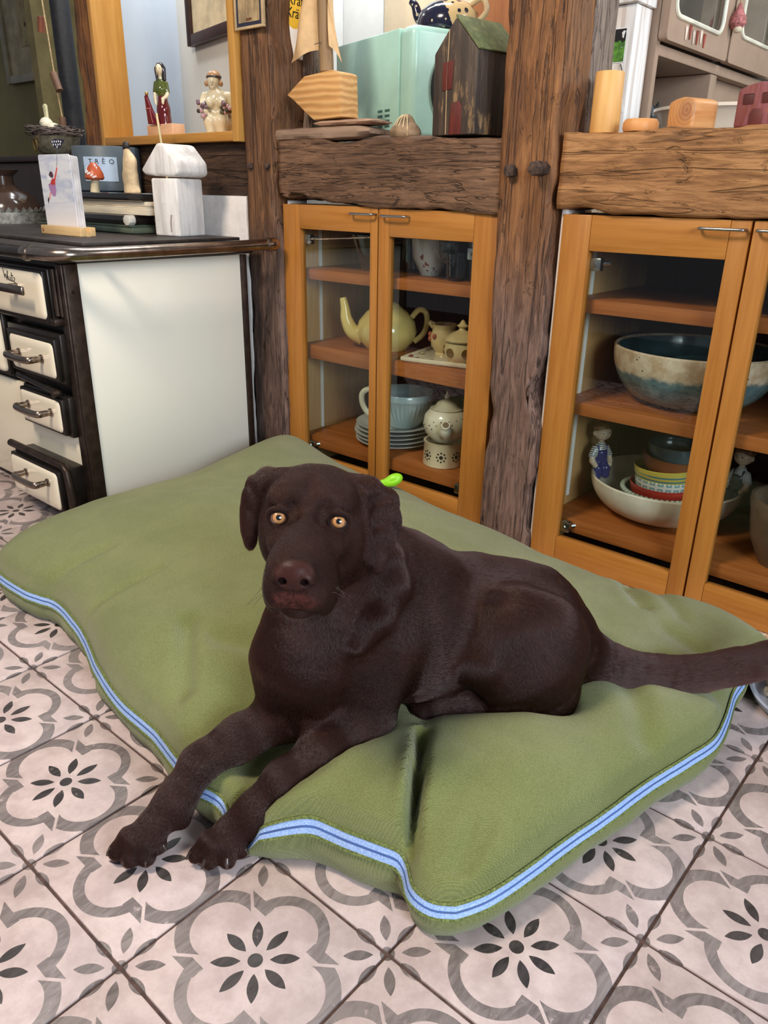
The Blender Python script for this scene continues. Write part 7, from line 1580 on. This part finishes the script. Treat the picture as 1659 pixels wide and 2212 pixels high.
    flow = np.zeros((n_hair, 3)); ln = np.zeros(n_hair); ws = np.zeros(n_hair)
    LEN = {'body': 0.0072, 'leg': 0.0046, 'head': 0.0030, 'ear': 0.0045, 'paw': 0.0040, 'tail': 0.020, 'lip': 0.0018, 'nose': 0.001}
    for q in DOG_PRIMS:
        if q[6 if q[0] == 'c' else 5]: continue
        if q[0] == 'c':
            A, B = np.array(q[1]), np.array(q[2]); ab = B - A; tt = np.clip(((R - A) @ ab) / (ab @ ab + 1e-12), 0, 1)
            dd = np.linalg.norm(R - A - tt[:, None] * ab, axis=1) - (q[3] + (q[4] - q[3]) * tt); f_, tg_ = q[7], q[8]
        else:
            p_ = np.stack([(R - np.array(q[1])) @ np.array(q[3][i]) / q[2][i] for i in range(3)], 1); k_ = np.linalg.norm(p_, axis=1); dd = (k_ - 1) * min(q[2]); f_, tg_ = q[6], q[7]
        wt = np.exp(-np.maximum(dd, -0.01) / 0.007); flow += wt[:, None] * np.array(f_); ln += wt * LEN[tg_]; ws += wt
    ln /= ws + 1e-12; flow /= np.linalg.norm(flow, axis=1)[:, None] + 1e-9
    sw = np.stack([fbm(R * 13 + 3 * k, 2, 60 + k) for k in range(3)], 1); flow = flow + sw * 0.22 + rng.normal(0, 0.05, flow.shape)
    flow -= NN * (flow * NN).sum(1)[:, None]; flow /= np.linalg.norm(flow, axis=1)[:, None] + 1e-9
    keep = (bare < 0.35) & (ws > 1e-6) & (R[:, 2] > 0.004) & ~((NN[:, 2] < -0.55) & (R[:, 2] < 0.2))
    R, NN, flow, ln = R[keep], NN[keep], flow[keep], ln[keep]; n_ = len(R)
    ln = ln * rng.uniform(0.65, 1.15, n_)
    lift = 0.10 + rng.uniform(-0.04, 0.06, n_)
    p1 = R + (flow * 0.45 + NN * (lift * 0.55)[:, None]) * ln[:, None]; p2 = R + (flow * 0.98 + NN * (lift * 0.60)[:, None]) * ln[:, None]
    pts = np.stack([R - NN * 0.0006, p1, p2], 1).reshape(-1, 3)
    hc = bpy.data.hair_curves.new('coat'); hc.add_curves([3] * n_)
    hc.position_data.foreach_set('vector', pts.astype(np.float32).ravel())
    ra = hc.attributes.new('radius', 'FLOAT', 'POINT'); ra.data.foreach_set('value', np.tile(np.array((0.00012, 0.00010, 0.00003), np.float32), n_))
    hm = bpy.data.materials.new('coat_hair'); hm.use_nodes = True; nt = hm.node_tree; nt.nodes.clear()
    ou = nt.nodes.new('ShaderNodeOutputMaterial'); hb = nt.nodes.new('ShaderNodeBsdfHairPrincipled'); hb.parametrization = 'COLOR'
    hb.inputs['Color'].default_value = (*lin(HAIR_C), 1); hb.inputs['Roughness'].default_value = 0.20; hb.inputs['Radial Roughness'].default_value = 0.30
    for ip in hb.inputs:
        if ip.name in ('Random Color', 'Random Roughness', 'Random'): ip.default_value = 0.25
    hb.inputs['IOR'].default_value = 1.44
    nt.links.new(hb.outputs[0], ou.inputs[0]); hc.materials.append(hm)
    ho = bpy.data.objects.new('coat', hc); COL.objects.link(ho); ho.parent = o; ho['kind'] = 'stuff'
    return o
COAT_D, COAT_L, HAIR_C = (34, 18, 14), (46, 26, 21), (40, 18, 13)
dog = build_dog(0.0023, 700000)
cam_p = np.array(SC.camera.matrix_world.translation)
def eye_mat():
    m = Mat('amber_eye', 0.03, 0, 0.6, 1.0); x, y, z = m.xyz(); r = (x * x + y * y).m('SQRT'); f = z.gt(0.0)
    n = m.noise(500, 3, 0.6)
    iris = m.mix((190, 136, 86), (134, 84, 46), (r * 140.0 + n * 0.5 - 0.4).ramp(0.55, 1.0)); iris = m.mix(iris, (70, 38, 22), r.ramp(0.0064, 0.0074))
    c = m.mix(iris, (120, 92, 78), r.ramp(0.0074, 0.0079)); c = m.mix(c, (70, 40, 34), r.ramp(0.0082, 0.0090)); c = m.mix(c, (8, 8, 12), r.ramp(0.0033, 0.0030) * f); m.base(c); return m.m
M_EYE = eye_mat()
for s in (-1, 1):
    c = HO + HL * (s * 0.0335) + HF * 0.0005
    e = obj('eye', sphere((0, 0, 0), 0.0098, 32, 20), M_EYE, dog, angle=180); e.location = c
    g = cam_p - c; g = g / np.linalg.norm(g) ; e.rotation_euler = Vector(g).to_track_quat('Z', 'Y').to_euler()
M_CLAW = plain('dark_claw', (58, 46, 42), 0.25, var=0.2, coat=0.3)
for a, b in CLAWS:
    a, b = np.array(a), np.array(b); obj('claw', tube([a - (b - a) * 0.4, a, a * 0.7 + b * 0.3 + np.array((0, 0, 0.001)), a * 0.45 + b * 0.55], [0.0030, 0.0030, 0.0024, 0.0010], 10), M_CLAW, dog)
rn = random.Random(12); wk = []
for s in (-1, 1):
    for k in range(4):
        p = HO + HL * (s * (0.024 + 0.004 * rn.random())) + HF * (0.055 + 0.03 * rn.random()) + HU * (-0.045 - 0.018 * rn.random()); d_ = HL * s * 0.9 + HF * rn.uniform(-0.3, 0.3) + HU * rn.uniform(-0.7, 0.0)
        L = rn.uniform(0.018, 0.034); wk.append(tube([p, p + d_ * L * 0.5, p + d_ * L + HU * (-0.25 * L)], [0.0003, 0.00025, 0.0001], 4))
o = obj('whiskers', join(*wk), plain('whisker', (84, 62, 54), 0.4), dog); o['kind'] = 'stuff'
